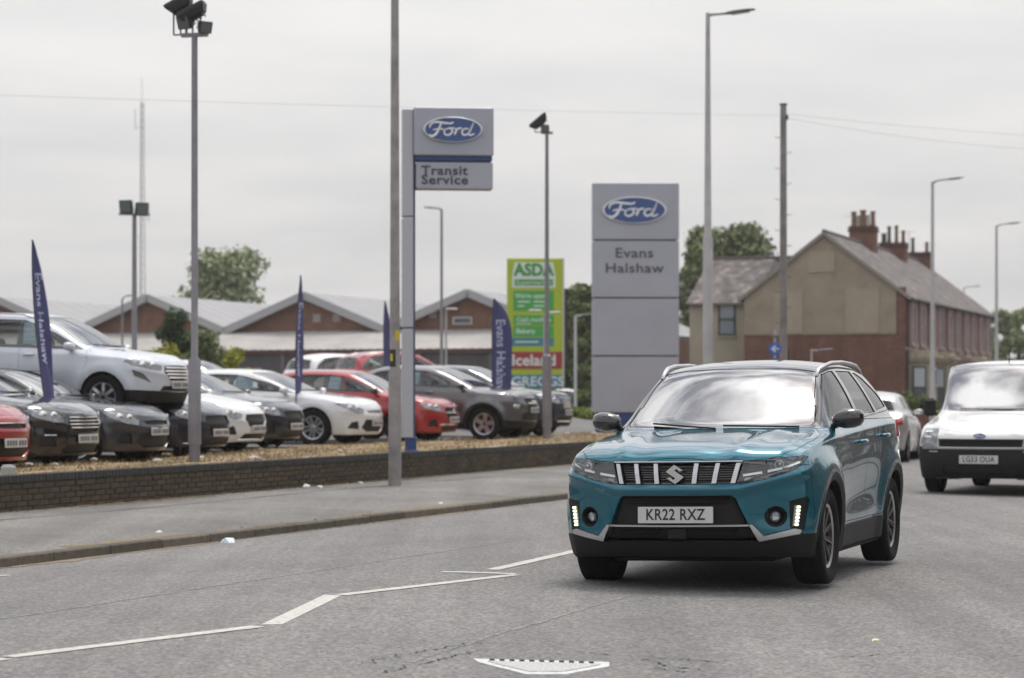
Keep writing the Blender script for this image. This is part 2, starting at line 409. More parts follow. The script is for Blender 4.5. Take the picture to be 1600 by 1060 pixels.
def ground():
    v = [(-420, -60, -.35), (720, -60, -.35), (720, 1000, -.35), (-420, 1000, -.35)]
    o = mesh_obj('ground', v, [(0, 1, 2, 3)], M_FIELD); o['kind'] = 'structure'
    sheet('road', rng(-25, 60, 5) + rng(70, 420, 10), [0.05, 3, 6.2, 8, KT, 13.2], lambda s, t: road_z(t), M_ROAD)
    sheet('pavement', rng(-5, 60, 2.5) + rng(70, 300, 10), [0, .4, 1], lambda s, t: 0, M_PAVE)
    o = bpy.data.objects['pavement']; 
    for v in o.data.vertices:
        s, a = to_st(v.co); t = (kt(s) + .118) * (1 - a) + (max(WT, kt(s) + 1.8) + .05) * a; v.co = st(s, t, pave_z(t))
    if o.data.polygons[0].normal.z < 0: o.data.flip_normals()
    o = sheet('near_pavement', rng(-25, 300, 25), [-3.5, -.10], lambda s, t: .06, M_PAVE)
    # near kerb
    mb = MB(); mb.add([st(-25, -.10, -.2), st(300, -.10, -.2), st(300, .06, -.2), st(-25, .06, -.2), st(-25, -.10, .055), st(300, -.10, .055), st(300, .06, .04), st(-25, .06, .04)], [(4, 5, 6, 7), (3, 2, 6, 7)])
    o = mb.build('near_kerb', M_KERB, fix=False); o['kind'] = 'structure'
    # far kerb: single stones, then one run
    b = MB()
    ss = rng(5, 45, 2) + [300]
    for s0, s1 in zip(ss, ss[1:]):
        k0, k1 = kt(s0), kt(s1)
        b.add([st(s0, k0 + .02, -.2), st(s1, k1 + .02, -.2), st(s1, k1 + .112, .028), st(s0, k0 + .112, .028), st(s0, k0 + .02, .028), st(s1, k1 + .02, .028)], [(0, 1, 5, 4), (4, 5, 2, 3)])
    kerb = b.build('kerb', M_MORTAR, fix=False); kerb['kind'] = 'structure'
    rz = math.atan2(U.y, U.x)
    k = MB(); k.box((0, 0, 0), (.905, .125, .24), bev=.014); ko = k.build('kerbstone', M_KERB); me = ko.data; bpy.data.objects.remove(ko)
    s = 12.0; kz = -.070
    while s < 46:
        o = bpy.data.objects.new('kerbstone', me); COL.objects.link(o); o.parent = kerb
        o.location = st(s + .46, kt(s + .46) + .0625 + random.uniform(-.004, .004), kz + random.uniform(-.005, .005)); o.rotation_euler = (random.uniform(-.012, .012), random.uniform(-.003, .003), rz - (.021 if 8 < s < 32 else 0) + (.085 if s > 35 else 0) + random.uniform(-.004, .004))
        s += .915
    k = MB()
    while s < 200: k.box(st(s + .46, kt(s + .46) + .0625, kz), (.905, .125, .24), rz=rz); s += .915
    o = k.build('kerbstone', M_KERB, kerb); o['kind'] = 'stuff'
    # verge and yard
    def vz(s, t):
        a = (t - WT - .2) / 4.6; a = max(0, min(1, a)); return .465 * (1 - a) + lot_z(s, t) * a + .03 * math.sin(s * 1.7) * math.sin(t * 3) * (1 - a) * a * 4
    sheet('verge', rng(8, 80, .5), rng(WT + .18, 18.45, .3), vz, M_DRY)
    sheet('yard', rng(5, 130, 3), [18.4, 19.5, 20.5, 22, 24, 30, 45, 60, 90], lambda s, t: lot_z(s, t) + (-.004 if t < 18.45 else 0), M_LOT)
    # grass blades on the verge
    rs = np.random.RandomState(3); n = 26000; S = rs.uniform(18, 62, n); Tt = WT + .2 + rs.beta(1.1, 1.2, n) * 4.9
    keep = (np.sin(S * 2.3) * np.sin(Tt * 5 + S * .6) + rs.normal(0, .5, n)) > -.2; S, Tt = S[keep], Tt[keep]
    v = []; f = []
    for s_, t_ in zip(S, Tt):
        h = random.uniform(.02, .075); a = random.uniform(0, PI); p = st(s_, t_, vz(s_, t_) - .01); d = Vector((math.cos(a), math.sin(a), 0)) * .012; ln = Vector((random.uniform(-.05, .05), random.uniform(-.05, .05), h))
        i = len(v); v += [p - d, p + d, p + ln]; f.append((i, i + 1, i + 2))
    def gb(k):
        k.col(k.ramp(k.rnd(), [(0, (.13, .125, .05)), (.2, (.26, .195, .105)), (.7, (.33, .25, .145)), (1, (.38, .30, .19))])); k.rough(.9)
    o = mesh_obj('grass', v, f, node_mat('grass_blades', gb)); tag(o, 'parched yellow-brown grass along the top of the brick wall', 'grass', kind='stuff')
    # moss, leaves and dust gathered at the wall foot and in the gutter
    v = []; f = []
    for _ in range(2600):
        s_ = random.uniform(16, 46)
        if random.random() < .6: t_ = WT - abs(random.gauss(0, .10)); z = pave_z(t_)
        else:
            t_ = kt(s_) - abs(random.gauss(0, .05)) if random.random() < .5 else kt(s_) + .14 + abs(random.gauss(0, .10)); z = road_z(t_) if t_ < kt(s_) else pave_z(t_)
            if math.sin(s_ * .9) + random.gauss(0, .5) < .3: continue
        p = st(s_, t_, z + .003); r_ = random.uniform(.006, .022); a = random.uniform(0, 6.28); i = len(v)
        for q in range(3): v.append(p + Vector((math.cos(a + q * 2.1) * r_, math.sin(a + q * 2.1) * r_, random.uniform(0, .012))))
        f.append((i, i + 1, i + 2))
    def lf(k): k.col(k.ramp(k.rnd(), [(0, (.13, .09, .045)), (.5, (.24, .18, .09)), (1, (.10, .085, .05))])); k.rough(.9)
    o = mesh_obj('dead_leaves', v, f, node_mat('dead_leaf', lf)); tag(o, 'dry leaves and grit gathered along the wall foot and kerb', 'leaves', kind='stuff')
ground()
def grit():
    def rag(name, s0, s1, edge, w, zf, material, sgn):
        v = []; n = int((s1 - s0) / .12)
        for i in range(n + 1):
            s = s0 + (s1 - s0) * i / n; e = edge(s)
            ww = w * max(.08, .55 + .45 * math.sin(s * .8) + .5 * math.sin(s * 2.9 + 1) * .6 + random.gauss(0, .22))
            v += [st(s, e, zf(e) + .003), st(s, e + sgn * ww, zf(e + sgn * ww) + .003)]
        o = mesh_obj(name, v, [(2 * i, 2 * i + 1, 2 * i + 3, 2 * i + 2) for i in range(n)], material); o['kind'] = 'structure'
        if o.data.polygons[0].normal.z < 0: o.data.flip_normals()
    def gm(a, b):
        def f(k): k.col(k.ramp(k.noise(k.mp(), 16, 6, .75), [(.35, a), (.65, b)])); k.rough(.95); k.bump(k.noise(k.mp(), 60, 4), .7, .01)
        return f
    rag('gutter_grit', 10, 60, kt, .11, road_z, node_mat('grit_tan', gm((.15, .12, .08), (.27, .22, .155))), -1)
    rag('kerb_moss', 18, 34, lambda s: kt(s) + .13, .13, pave_z, node_mat('grit_brown', gm((.13, .10, .055), (.24, .185, .10))), 1)
    rag('wall_foot_grit', 12, 60, lambda s: WT + .04, .20, pave_z, node_mat('grit_dark', gm((.07, .058, .04), (.17, .135, .09))), -1)
    # long joint and patches in the pavement
    dk = mat('joint_dark', (.06, .058, .054), .95, noise=(8, .4))
    v = []; n = 240
    for i in range(n + 1):
        s = 14 + i * .14; t = WT - .72 + .05 * math.sin(s * .7) + random.gauss(0, .006); w = .018 + .012 * math.sin(s * 1.9)
        v += [st(s, t - w, pave_z(t) + .002), st(s, t + w, pave_z(t) + .002)]
    o = mesh_obj('pavement_joint', v, [(2 * i, 2 * i + 1, 2 * i + 3, 2 * i + 2) for i in range(n)], dk); o['kind'] = 'structure'
    # stones lying in the dry grass
    bm = bmesh.new()
    for _ in range(60):
        s = random.uniform(20, 58); t = WT + .35 + random.random() ** 1.3 * 4.6; r = random.uniform(.02, .08); c = st(s, t, .445)
        m_ = bmesh.ops.create_icosphere(bm, subdivisions=1, radius=r)
        for q in m_['verts']: q.co = Vector((q.co.x * random.uniform(.9, 1.6), q.co.y * random.uniform(.7, 1.2), q.co.z * .45)) + c
    me = bpy.data.meshes.new('stones'); bm.to_mesh(me); bm.free(); me.materials.append(mat('pale_rubble', (.42, .40, .37), .9, noise=(9, .4)))
    o = bpy.data.objects.new('stones', me); COL.objects.link(o); tag(o, 'pale stones and scraps scattered in the dry grass of the verge', 'stones', kind='stuff')
grit()

def px_road(px, py):
    z = 0.0
    for _ in range(6):
        Y = F * (CAMZ - z) / (py - HY); X = (px - 800) / F * Y; s, t = to_st(Vector((X, Y, 0))); z = road_z(t)
    return s, t
def road_poly(name, pts, material, lift=.004, parent=None):
    """thin raised outline lying on the cambered road; pts (s, t)"""
    n = len(pts); v = [st(s, t, road_z(t) + lift) for s, t in pts] + [st(s, t, road_z(t) - .01) for s, t in pts]
    f = [tuple(range(n))] + [(i, (i + 1) % n, (i + 1) % n + n, i + n) for i in range(n)]
    o = mesh_obj(name, v, f, material, parent)
    bm = bmesh.new(); bm.from_mesh(o.data); bmesh.ops.recalc_face_normals(bm, faces=bm.faces[:]); bm.to_mesh(o.data); bm.free(); return o
def stripe(a, b, w, name='road_marking', material=None, lift=.004, jag=0.0, kind='structure'):
    """line from a to b (s,t), width w metres, with slightly worn edges"""
    a = Vector((*a, 0)); b = Vector((*b, 0)); d = (b - a); L_ = d.length; d.normalize(); n_ = Vector((-d.y, d.x, 0))
    m = max(2, int(L_ / .12)); v = []; f = []
    for i in range(m + 1):
        p = a + d * (L_ * i / m)
        for sg in (-1, 1):
            q = p + n_ * (sg * w / 2 + random.gauss(0, jag)); v.append(st(q.x, q.y, road_z(q.y) + lift))
    f = [(2 * i, 2 * i + 1, 2 * i + 3, 2 * i + 2) for i in range(m)]
    o = mesh_obj(name, v, f, material or M_LINE); o['kind'] = kind; return o
def markings():
    P = px_road
    def seg(x0, y0, x1, y1, w): stripe(P(x0, y0), P(x1, y1), w, jag=.003)
    seg(-160, 1050, 6, 1030, .11); seg(14, 1027.5, 404, 979.5, .10); seg(531, 930.5, 806, 898.8, .10); seg(690, 894.5, 806, 897.5, .10); seg(770, 891, 935, 853.5, .10)
    seg(935, 853.5, 1190, 796, .10)
    pts = [P(408, 977), P(441, 976.5), P(533, 931.5), P(506, 930.5)]
    o = road_poly('road_marking', pts, M_LINE); o['kind'] = 'structure'
    seg(-30, 902, 14, 899.5, .10)
    scar = asphalt('road_scar', .16, .21, .4, 70, False); dark = mat('road_crack', (.02, .02, .019), .95)
    for (a, b, w) in (((0, 968), (560, 882), .035), ((560, 882), (800, 846), .03), ((800, 985), (985, 930), .035), ((1380, 818), (1600, 772), .05), ((640, 1036), (800, 985), .03)):
        n = 6
        for i in range(n):
            p = (a[0] + (b[0] - a[0]) * i / n, a[1] + (b[1] - a[1]) * i / n); q = (a[0] + (b[0] - a[0]) * (i + .93) / n, a[1] + (b[1] - a[1]) * (i + .93) / n)
            stripe(P(*p), P(*q), w, 'road_joint', scar, .002, .008)
    # cracks
    def crack(pts, w):
        v = []; f = []
        pp = []
        for a, b in zip(pts, pts[1:]):
            a = P(*a); b = P(*b); n = 14
            for i in range(n): pp.append((a[0] + (b[0] - a[0]) * i / n + random.gauss(0, .010), a[1] + (b[1] - a[1]) * i / n + random.gauss(0, .018)))
        for i, p in enumerate(pp):
            ww = w * random.uniform(.1, 1.0)
            v += [st(p[0], p[1] - ww, road_z(p[1]) + .003), st(p[0] + random.gauss(0, .006), p[1] + ww, road_z(p[1]) + .003)]
        f = [(2 * i, 2 * i + 1, 2 * i + 3, 2 * i + 2) for i in range(len(pp) - 1)]
        o = mesh_obj('road_crack', v, f, dark); o['kind'] = 'structure'
    crack([(900, 1019), (990, 1027), (1060, 1030), (1125, 1036)], .008); crack([(1005, 1030), (1040, 1042), (1100, 1047)], .010); crack([(560, 1040), (640, 1022), (740, 1005), (830, 1008)], .006)
    crack([(600, 1052), (690, 1030), (760, 1014)], .007); crack([(1020, 1044), (1080, 1052)], .009); crack([(1290, 1030), (1420, 1020), (1600, 1026)], .005)
    # pale metal cover in the near lane
    pts = [P(739, 1031), P(952, 1036.5), P(952, 1043), P(884, 1055.5), P(822, 1055.5), P(748, 1036.5)]
    fr = road_poly('drain_cover', pts, mat('worn_white_metal', (.52, .52, .51), .55, noise=(30, .25)), .006)
    tag(fr, 'pale tapered metal drain cover set in the asphalt at the bottom edge', 'drain cover')
    c = (sum(p[0] for p in pts) / 6, sum(p[1] for p in pts) / 6); sh = lambda p, k: (c[0] + (p[0] - c[0]) * k, c[1] + (p[1] - c[1]) * k)
    inn = [P(762, 1035.5), P(938, 1040), P(936, 1042), P(880, 1052), P(826, 1052), P(770, 1038.5)]
    road_poly('tread_plate', inn, mat('grey_plate', (.40, .40, .40), .6, noise=(60, .35), bump=(90, .6)), .010, fr)
    for i in range(11):
        x = 765 + i * 15.5; y = 1033.6 + i * .44
        road_poly('slot', [P(x, y), P(x + 8, y + .2), P(x + 8, y + 1.9), P(x, y + 1.7)], mat('slot_dark', (.01, .01, .01), .9), .014, fr)
markings()

def litter():
    def lump(px, py, w, label, plane='p', col=(.62, .64, .66)):
        s, t = px_road(px, py)
        if plane == 'p':
            z = .08; Y = F * (CAMZ - z) / (py - HY); p = Vector(((px - 800) / F * Y, Y, 0)); s, t = to_st(p); z = pave_z(t)
        else: z = road_z(t)
        bm = bmesh.new(); bmesh.ops.create_icosphere(bm, subdivisions=2, radius=w / 2)
        for v in bm.verts: v.co = Vector((v.co.x * random.uniform(.8, 1.25), v.co.y * random.uniform(.6, 1), abs(v.co.z) * .55 if v.co.z > 0 else v.co.z * .1)) * random.uniform(.9, 1.1)
        me = bpy.data.meshes.new('litter'); bm.to_mesh(me); bm.free(); me.materials.append(mat('litter_%d' % int(col[0] * 100 + col[2] * 10), col, .5))
        o = bpy.data.objects.new('litter', me); COL.objects.link(o); o.location = st(s, t, z); o.rotation_euler = (0, 0, random.uniform(0, 6))
        tag(o, label, 'litter', 'scraps of litter along the pavement')
    lump(357, 848, .17, 'crumpled pale plastic bottle lying against the kerb face', 'r', (.55, .6, .66))
    lump(249, 783, .10, 'small white scrap at the wall foot below the left floodlight pole')
    lump(477, 764, .15, 'white scrap at the wall foot, left of the tall lamp post')
    lump(500, 765, .12, 'greyish scrap just right of the white one at the wall foot')
    lump(249, 827.5, .07, 'tiny pale scrap on the pavement near the kerb, left half', 'p', (.6, .58, .5))
    lump(563, 758, .09, 'pale crumb at the wall foot next to the tall lamp post', 'p', (.55, .5, .42))
    lump(688, 783, .07, 'small white scrap in the middle of the pavement, right of the tall lamp post')
    lump(1368, 1002, .05, 'yellowish fleck lying on the near lane at the lower right', 'r', (.6, .58, .35))
litter()

def garden_wall():
    root = empty('brick_wall', st(18, WT, .08), label='low sooty brick wall with dark coping between pavement and yard', cat='wall')
    inv = root.matrix_basis.inverted(); rz = math.atan2(U.y, U.x)
    Lq = lambda s, t, z: Vector(st(s, t, z)) - root.location
    b = MB(); s0, s1 = 8, 70
    b.add([Lq(s0, WT + .012, -.1), Lq(s1, WT + .012, -.1), Lq(s1, WT + .205, -.1), Lq(s0, WT + .205, -.1), Lq(s0, WT + .012, .405), Lq(s1, WT + .012, .405), Lq(s1, WT + .205, .405), Lq(s0, WT + .205, .405)], [(0, 1, 5, 4), (4, 5, 6, 7), (2, 3, 7, 6), (0, 4, 7, 3), (1, 2, 6, 5)])
    b.build('mortar_core', M_MORTAR, root)
    ms = []
    for i in range(3):
        k = MB(); k.box((0, 0, 0), (.214, .10, .055), bev=.005); o = k.build('brick', M_WBRICK); ms.append(o.data); bpy.data.objects.remove(o)
    rest = MB(); n = 0; courses = [.112 + .0635 * i for i in range(5)]
    s = s0
    cols = []
    while s < s1: cols.append(s); s += .225
    start = next(i for i, c in enumerate(cols) if c > 20.4)
    for i, c in enumerate(cols):
        for j, z in enumerate(courses):
            cs = c + (.1125 if j % 2 else 0); zz = z + .0 ; jt = random.gauss(0, .0022); p = Lq(cs, WT + .05 + jt, zz)
            if start <= i < start + 60:
                o = bpy.data.objects.new('brick', ms[(i + j) % 3]); COL.objects.link(o); o.parent = root; o.location = p; o.rotation_euler = (0, random.gauss(0, .006), rz + random.gauss(0, .008))
            else: rest.box(p, (.214, .10, .055), rz=rz)
    rest.build('brick', M_WBRICK, root, fix=False)['kind'] = 'stuff'
    cp = MB(); s = s0
    while s < s1: cp.box(Lq(s, WT + .105 + random.gauss(0, .002), .446 + random.gauss(0, .0015)), (.069, .225, .078), rz=rz, bev=.004 if 16 < s < 30 else 0); s += .0775
    cp.build('coping_brick', M_COPE, root, fix=False)['kind'] = 'stuff'
    cm = MB(); cm.add([Lq(s0, WT, .40), Lq(s1, WT, .40), Lq(s1, WT + .21, .40), Lq(s0, WT + .21, .40), Lq(s0, WT, .479), Lq(s1, WT, .479), Lq(s1, WT + .21, .479), Lq(s0, WT + .21, .479)], [(0, 1, 5, 4), (4, 5, 6, 7)])
    cm.build('coping_mortar', M_MORTAR, root, fix=False)
garden_wall()
# ------------------------------------------------------------------ car bodies
def tab(t, x):
    """piecewise linear table, t sorted by falling x"""
    if x >= t[0][0]: return t[0][1]
    for (a, va), (b, vb) in zip(t, t[1:]):
        if x >= b: return va + (vb - va) * (a - x) / (a - b)
    return t[-1][1]
def hull(pts):
    pts = sorted(set(pts))
    def half(p):
        h = []
        for q in p:
            while len(h) > 1 and (h[-1][0] - h[-2][0]) * (q[1] - h[-2][1]) - (h[-1][1] - h[-2][1]) * (q[0] - h[-2][0]) <= 1e-9: h.pop()
            h.append(q)
        return h[:-1]
    return half(pts) + half(pts[::-1])
def circle(c, r, n=20): return [(c[0] + r * math.cos(2 * PI * k / n), c[1] + r * math.sin(2 * PI * k / n)) for k in range(n)]

class Shell:
    """half a car body (y >= 0) as a smooth surface that outlines are carved into"""
    def __init__(s, sp, level=2):
        s.sp = sp
        xs = sp['stations']; verts = []; rings = []
        belt, top, hw, bow, sill = sp['belt'], sp['top'], sp['hw'], sp['bow'], sp['sill']
        rw = sp['rw']
        for i, x in enumerate(xs):
            W = tab(hw, x); zb = tab(sill, x); ztop = tab(top, x); zbelt = min(tab(belt, x), ztop - .012); bo = tab(bow, x)
            h = ztop - zbelt; t = max(0, min(1, (h - .08) / .35)); RW = tab(rw, x)
            pr = sp.get('side', (.95, .985, 1.0, .985, .925))
            H = zbelt - zb
            P = [(pr[0] * W, zb), (pr[1] * W, zb + .25 * H), (pr[2] * W, zb + .58 * H), (pr[3] * W, zbelt - .12 * H), (pr[4] * W, zbelt)]
            drop = min(.35 * h, sp.get('drop', .055))
            g2y = (1 - t) * .79 * W + t * RW; g2z = ztop - drop
            g1 = ((P[4][0] + g2y) / 2 + .018 * t, (zbelt + g2z) / 2 + .02 * t * (1 if h > .2 else 0))
            G = [g1, (g2y, g2z), (g2y * .58, ztop - drop * .22), (0, ztop)]
            B = [(0, zb), (.3 * W, zb), (.6 * W, zb), (.84 * W, zb)]
            sec = B + P + G
            ring = []
            for (y, z) in sec:
                ring.append(len(verts)); verts.append((x - bo * (abs(y) / W) ** 2.4, y, z))
            rings.append(ring)
        faces = []
        n = 13
        for a, b in zip(rings, rings[1:]):
            for k in range(n - 1): faces.append((a[k], b[k], b[k + 1], a[k + 1]))
        def cap(ring, prof, sgn):
            W = tab(hw, xs[0] if sgn > 0 else xs[-1]); x0 = xs[0] if sgn > 0 else xs[-1]; bo = tab(bow, x0)
            g = [[None] * 5 for _ in range(5)]    # [a lateral][b vertical]
            for a in range(5): g[a][0] = ring[a]; g[a][4] = ring[12 - a]
            for b in range(5): g[4][b] = ring[4 + b]
            for b in range(1, 4):
                ys = verts[ring[4 + b]][1]; zs = verts[ring[4 + b]][2]
                for a in range(4):
                    y = ys * (0, .30, .6, .84)[a]
                    zc = verts[ring[0]][2] + (verts[ring[12]][2] - verts[ring[0]][2]) * (0, .25, .58, .88)[b]
                    z = zc + (zs - zc) * (y / ys) ** 2
                    g[a][b] = len(verts); verts.append((x0 + sgn * prof[b] - bo * (abs(y) / W) ** 2.4, y, z))
            for b in (0, 4):
                for a in range(4):
                    v = verts[g[a][b]]; verts[g[a][b]] = (v[0] + sgn * prof[b], v[1], v[2])
            for a in range(4):
                for b in range(4):
                    q = (g[a][b], g[a + 1][b], g[a + 1][b + 1], g[a][b + 1])
                    faces.append(q if sgn > 0 else q[::-1])
        cap(rings[0], sp['nose'], 1); cap(rings[-1], sp['tail'], -1)
        # mirror
        n0 = len(verts); mp = {}
        full = list(verts)
        for i, v in enumerate(verts):
            if abs(v[1]) < 1e-6: mp[i] = i
            else: mp[i] = len(full); full.append((v[0], -v[1], v[2]))
        ff = faces + [tuple(mp[i] for i in q)[::-1] for q in faces]
        me = bpy.data.meshes.new('shell'); me.from_pydata(full, [], ff); me.update()
        bm = bmesh.new(); bm.from_mesh(me); bmesh.ops.recalc_face_normals(bm, faces=bm.faces[:])
        cl = bm.edges.layers.float.new('crease_edge')
        ridx = [set(r) for r in rings]
        allr = {}
        for r in rings:
            for k, i in enumerate(r): allr[i] = k
        inv = {mp[i]: i for i in mp}
        cr = sp.get('crease', {4: .6, 8: .35, 10: .3})
        bm.verts.ensure_lookup_table()
        for e in bm.edges:
            i, j = [(v.index if v.index < n0 else inv[v.index]) for v in e.verts]
            if i in allr and j in allr and allr[i] == allr[j] and allr[i] in cr: e[cl] = cr[allr[i]]
        bm.to_mesh(me); bm.free()
        o = bpy.data.objects.new('shell', me); COL.objects.link(o)
        md = o.modifiers.new('s', 'SUBSURF'); md.levels = level; md.render_levels = level
        dg = bpy.context.evaluated_depsgraph_get(); me2 = bpy.data.meshes.new_from_object(o.evaluated_get(dg))
        bpy.data.objects.remove(o); bpy.data.meshes.remove(me)
        vs_ = [v.co.copy() for v in me2.vertices]; nr = [v.normal.copy() for v in me2.vertices]
        if sp.get('deform'):
            for v in me2.vertices: v.co = sp['deform'](v.co.copy())
            me2.update(); vs_ = [v.co.copy() for v in me2.vertices]; nr = [v.normal.copy() for v in me2.vertices]
        tr = []
        for p in me2.polygons:
            q = p.vertices; tr.append((q[0], q[1], q[2]))
            if len(q) == 4: tr.append((q[0], q[2], q[3]))
        s.bvh = BVHTree.FromPolygons(vs_, tr); s.bv, s.bt, s.bn = vs_, tr, nr
        bm = bmesh.new(); bm.from_mesh(me2); bpy.data.meshes.remove(me2)
        for v in bm.verts:
            if abs(v.co.y) < 1e-4: v.co.y = 0
        bmesh.ops.delete(bm, geom=[f for f in bm.faces if f.calc_center_median().y < 0], context='FACES')
        s.bm = bm; s.tag = bm.faces.layers.int.new('tag'); s.names = {}; s.n = 0
    def normal(s, p):
        loc, no, i, d = s.bvh.find_nearest(p)
        t = s.bt[i]; w = poly_3d_calc([s.bv[k] for k in t], loc)
        v = s.bn[t[0]] * w[0] + s.bn[t[1]] * w[1] + s.bn[t[2]] * w[2]
        return v.normalized() if v.length > 1e-6 else no
    def surf(s, y, z, x0=3.0):
        """point on the front face at (y,z)"""
        y = y if abs(y) > 1e-3 else 1e-3
        l = s.bvh.ray_cast(Vector((x0, y, z)), Vector((-1, 0, 0)))
        return l[0] if l[0] else Vector((0, y, z))
    def side_at(s, x, z):
        l = s.bvh.ray_cast(Vector((x, 3, z)), Vector((0, -1, 0)))
        return l[0] if l[0] else Vector((x, .85, z))
    def top_at(s, x, y):
        y = y if abs(y) > 1e-3 else 1e-3
        l = s.bvh.ray_cast(Vector((x, y, 5)), Vector((0, 0, -1)))
        return l[0] if l[0] else Vector((x, y, 1))
    def carve(s, key, view, polys, filt=None, only=None):
        """tag the faces inside the convex outlines; view xz, yz or xy. only: restrict to faces already tagged with these keys"""
        ia, ib = {'xz': (0, 2), 'yz': (1, 2), 'xy': (0, 1)}[view]
        ic = 3 - ia - ib
        if key not in s.names: s.n += 1; s.names[key] = s.n
        tg = s.names[key]; ok = None if only is None else {s.names.get(k, 0) if k else 0 for k in only}
        if isinstance(polys[0][0], (int, float)): polys = [polys]
        for poly in polys:
            poly = hull([tuple(p) for p in poly])
            ua, va = min(p[0] for p in poly), min(p[1] for p in poly); ub, vb = max(p[0] for p in poly), max(p[1] for p in poly)
            cand = []
            for f in s.bm.faces:
                if ok is not None and f[s.tag] not in ok: continue
                c = [v.co for v in f.verts]
                if max(q[ia] for q in c) < ua or min(q[ia] for q in c) > ub or max(q[ib] for q in c) < va or min(q[ib] for q in c) > vb: continue
                if filt and not filt(f.calc_center_median(), f.normal): continue
                cand.append(f)
            m = len(poly)
            for k in range(m):
                p, q = poly[k], poly[(k + 1) % m]
                co = [0, 0, 0]; co[ia], co[ib] = p
                no = [0, 0, 0]; no[ia], no[ib] = q[1] - p[1], -(q[0] - p[0])   # outward for ccw
                if not cand: break
                es = {e for f in cand for e in f.edges}; vs_ = {v for f in cand for v in f.verts}
                co, no = Vector(co), Vector(no).normalized()
                r = bmesh.ops.bisect_plane(s.bm, geom=list(vs_) + list(es) + cand, plane_co=co, plane_no=no, dist=1e-5)
                fs = set(g for g in r['geom'] if isinstance(g, bmesh.types.BMFace)) | {f for f in cand if f.is_valid}
                cand = [f for f in fs if f.is_valid and (f.calc_center_median() - co).dot(no) < 0]
            for f in cand: f[s.tag] = tg
    def delete(s, key):
        tg = s.names[key]; fs = [f for f in s.bm.faces if f[s.tag] == tg]
        bmesh.ops.delete(s.bm, geom=fs, context="FACES")
    def keys_left(s): return {f[s.tag] for f in s.bm.faces}
    def piece(s, key, name, material, parent, mode='join', gap=.002, depth=.012, off=0.0, ncache={}):
        """mode join: both halves in one mesh; pair: two objects; left / right: one"""
        tg = s.names[key] if key else 0
        fs = [f for f in s.bm.faces if f[s.tag] == tg]
        if not fs: return []
        pos = {}; nor = {}; inw = {}; idx = {}
        for f in fs:
            for v in f.verts:
                if v not in idx:
                    idx[v] = len(idx); pos[v] = v.co.copy(); nor[v] = s.normal(v.co)
                    if abs(v.co.y) < 1e-4 and abs(nor[v].y) < .9: nor[v].y = 0; nor[v].normalize()
        fset = set(fs); rim = []
        for f in fs:
            c = f.calc_center_median()
            for l in f.loops:
                e = l.edge
                if sum(1 for g in e.link_faces if g in fset) == 1:
                    a, b = l.vert, l.link_loop_next.vert
                    if abs(a.co.y) < 1e-4 and abs(b.co.y) < 1e-4: continue
                    rim.append((a, b)); d = (b.co - a.co)
                    if d.length > 1e-7:
                        d.normalize(); w = c - a.co; w = w - d * w.dot(d)
                        if w.length > 1e-7:
                            w.normalize()
                            for q in (a, b): inw[q] = inw.get(q, Vector()) + w
        for v, w in inw.items():
            if w.length > 1e-6:
                w = w.normalized() * gap
                if abs(v.co.y) < 1e-4: w.y = 0
                pos[v] = pos[v] + w
        for v in pos: pos[v] = pos[v] + nor[v] * off
        V = [None] * len(idx); Nn = [None] * len(idx)
        for v, i in idx.items(): V[i] = pos[v]; Nn[i] = nor[v]
        Fc = [tuple(idx[v] for v in f.verts) for f in fs]; LN = [tuple(Nn[i] for i in q) for q in Fc]
        ri = {}; ro_ = {}
        for a, b in rim:
            for q in (a, b):
                if q not in ri: ri[q] = len(V); V.append(pos[q] - nor[q] * depth); ro_[q] = len(V); V.append(pos[q].copy())
            q = (ro_[b], ro_[a], ri[a], ri[b])
            n_ = (V[q[1]] - V[q[0]]).cross(V[q[3]] - V[q[0]])
            n_ = n_.normalized() if n_.length > 1e-9 else Vector((0, 0, 1))
            Fc.append(q); LN.append((n_,) * 4)
        def mk(V, Fc, LN):
            o = mesh_obj(name, V, Fc, material, parent, smooth=True)
            o.data.normals_split_custom_set([tuple(n_) for q in LN for n_ in q]); return o
        fl = lambda v: Vector((v.x, -v.y, v.z))
        res = []
        mV = [fl(v) for v in V]; mF = [tuple(q[::-1]) for q in Fc]; mN = [tuple(fl(n_) for n_ in q[::-1]) for q in LN]
        if mode == 'join':
            base = len(V); mpi = []; V2 = list(V)
            for v in mV:
                if abs(v.y) < 2e-4: mpi.append(mpi.__len__())
                else: mpi.append(len(V2)); V2.append(v)
            res.append(mk(V2, Fc + [tuple(mpi[i] for i in q) for q in mF], LN + mN))
        if mode in ('pair', 'left'): res.append(mk(V, Fc, LN))
        if mode in ('pair', 'right'): res.append(mk(mV, mF, mN))
        return res

def liner(hwid, x, r, parent, inner=.42):
    """dark wheel wells both sides"""
    for sg in (1, -1):
        mb = MB(); n = 20; v = []
        for k in range(n + 1):
            a = -.35 + (PI + .7) * k / n
            for y in (inner, hwid): v.append((x + (r) * math.cos(a), sg * y, r * .86 + r * math.sin(a)))
        f = [(2 * k, 2 * k + 1, 2 * k + 3, 2 * k + 2) for k in range(n)] + [tuple(2 * k for k in range(n + 1))]
        mb.add(v, f); mb.build('arch_liner', M_DARK, parent, fix=False)

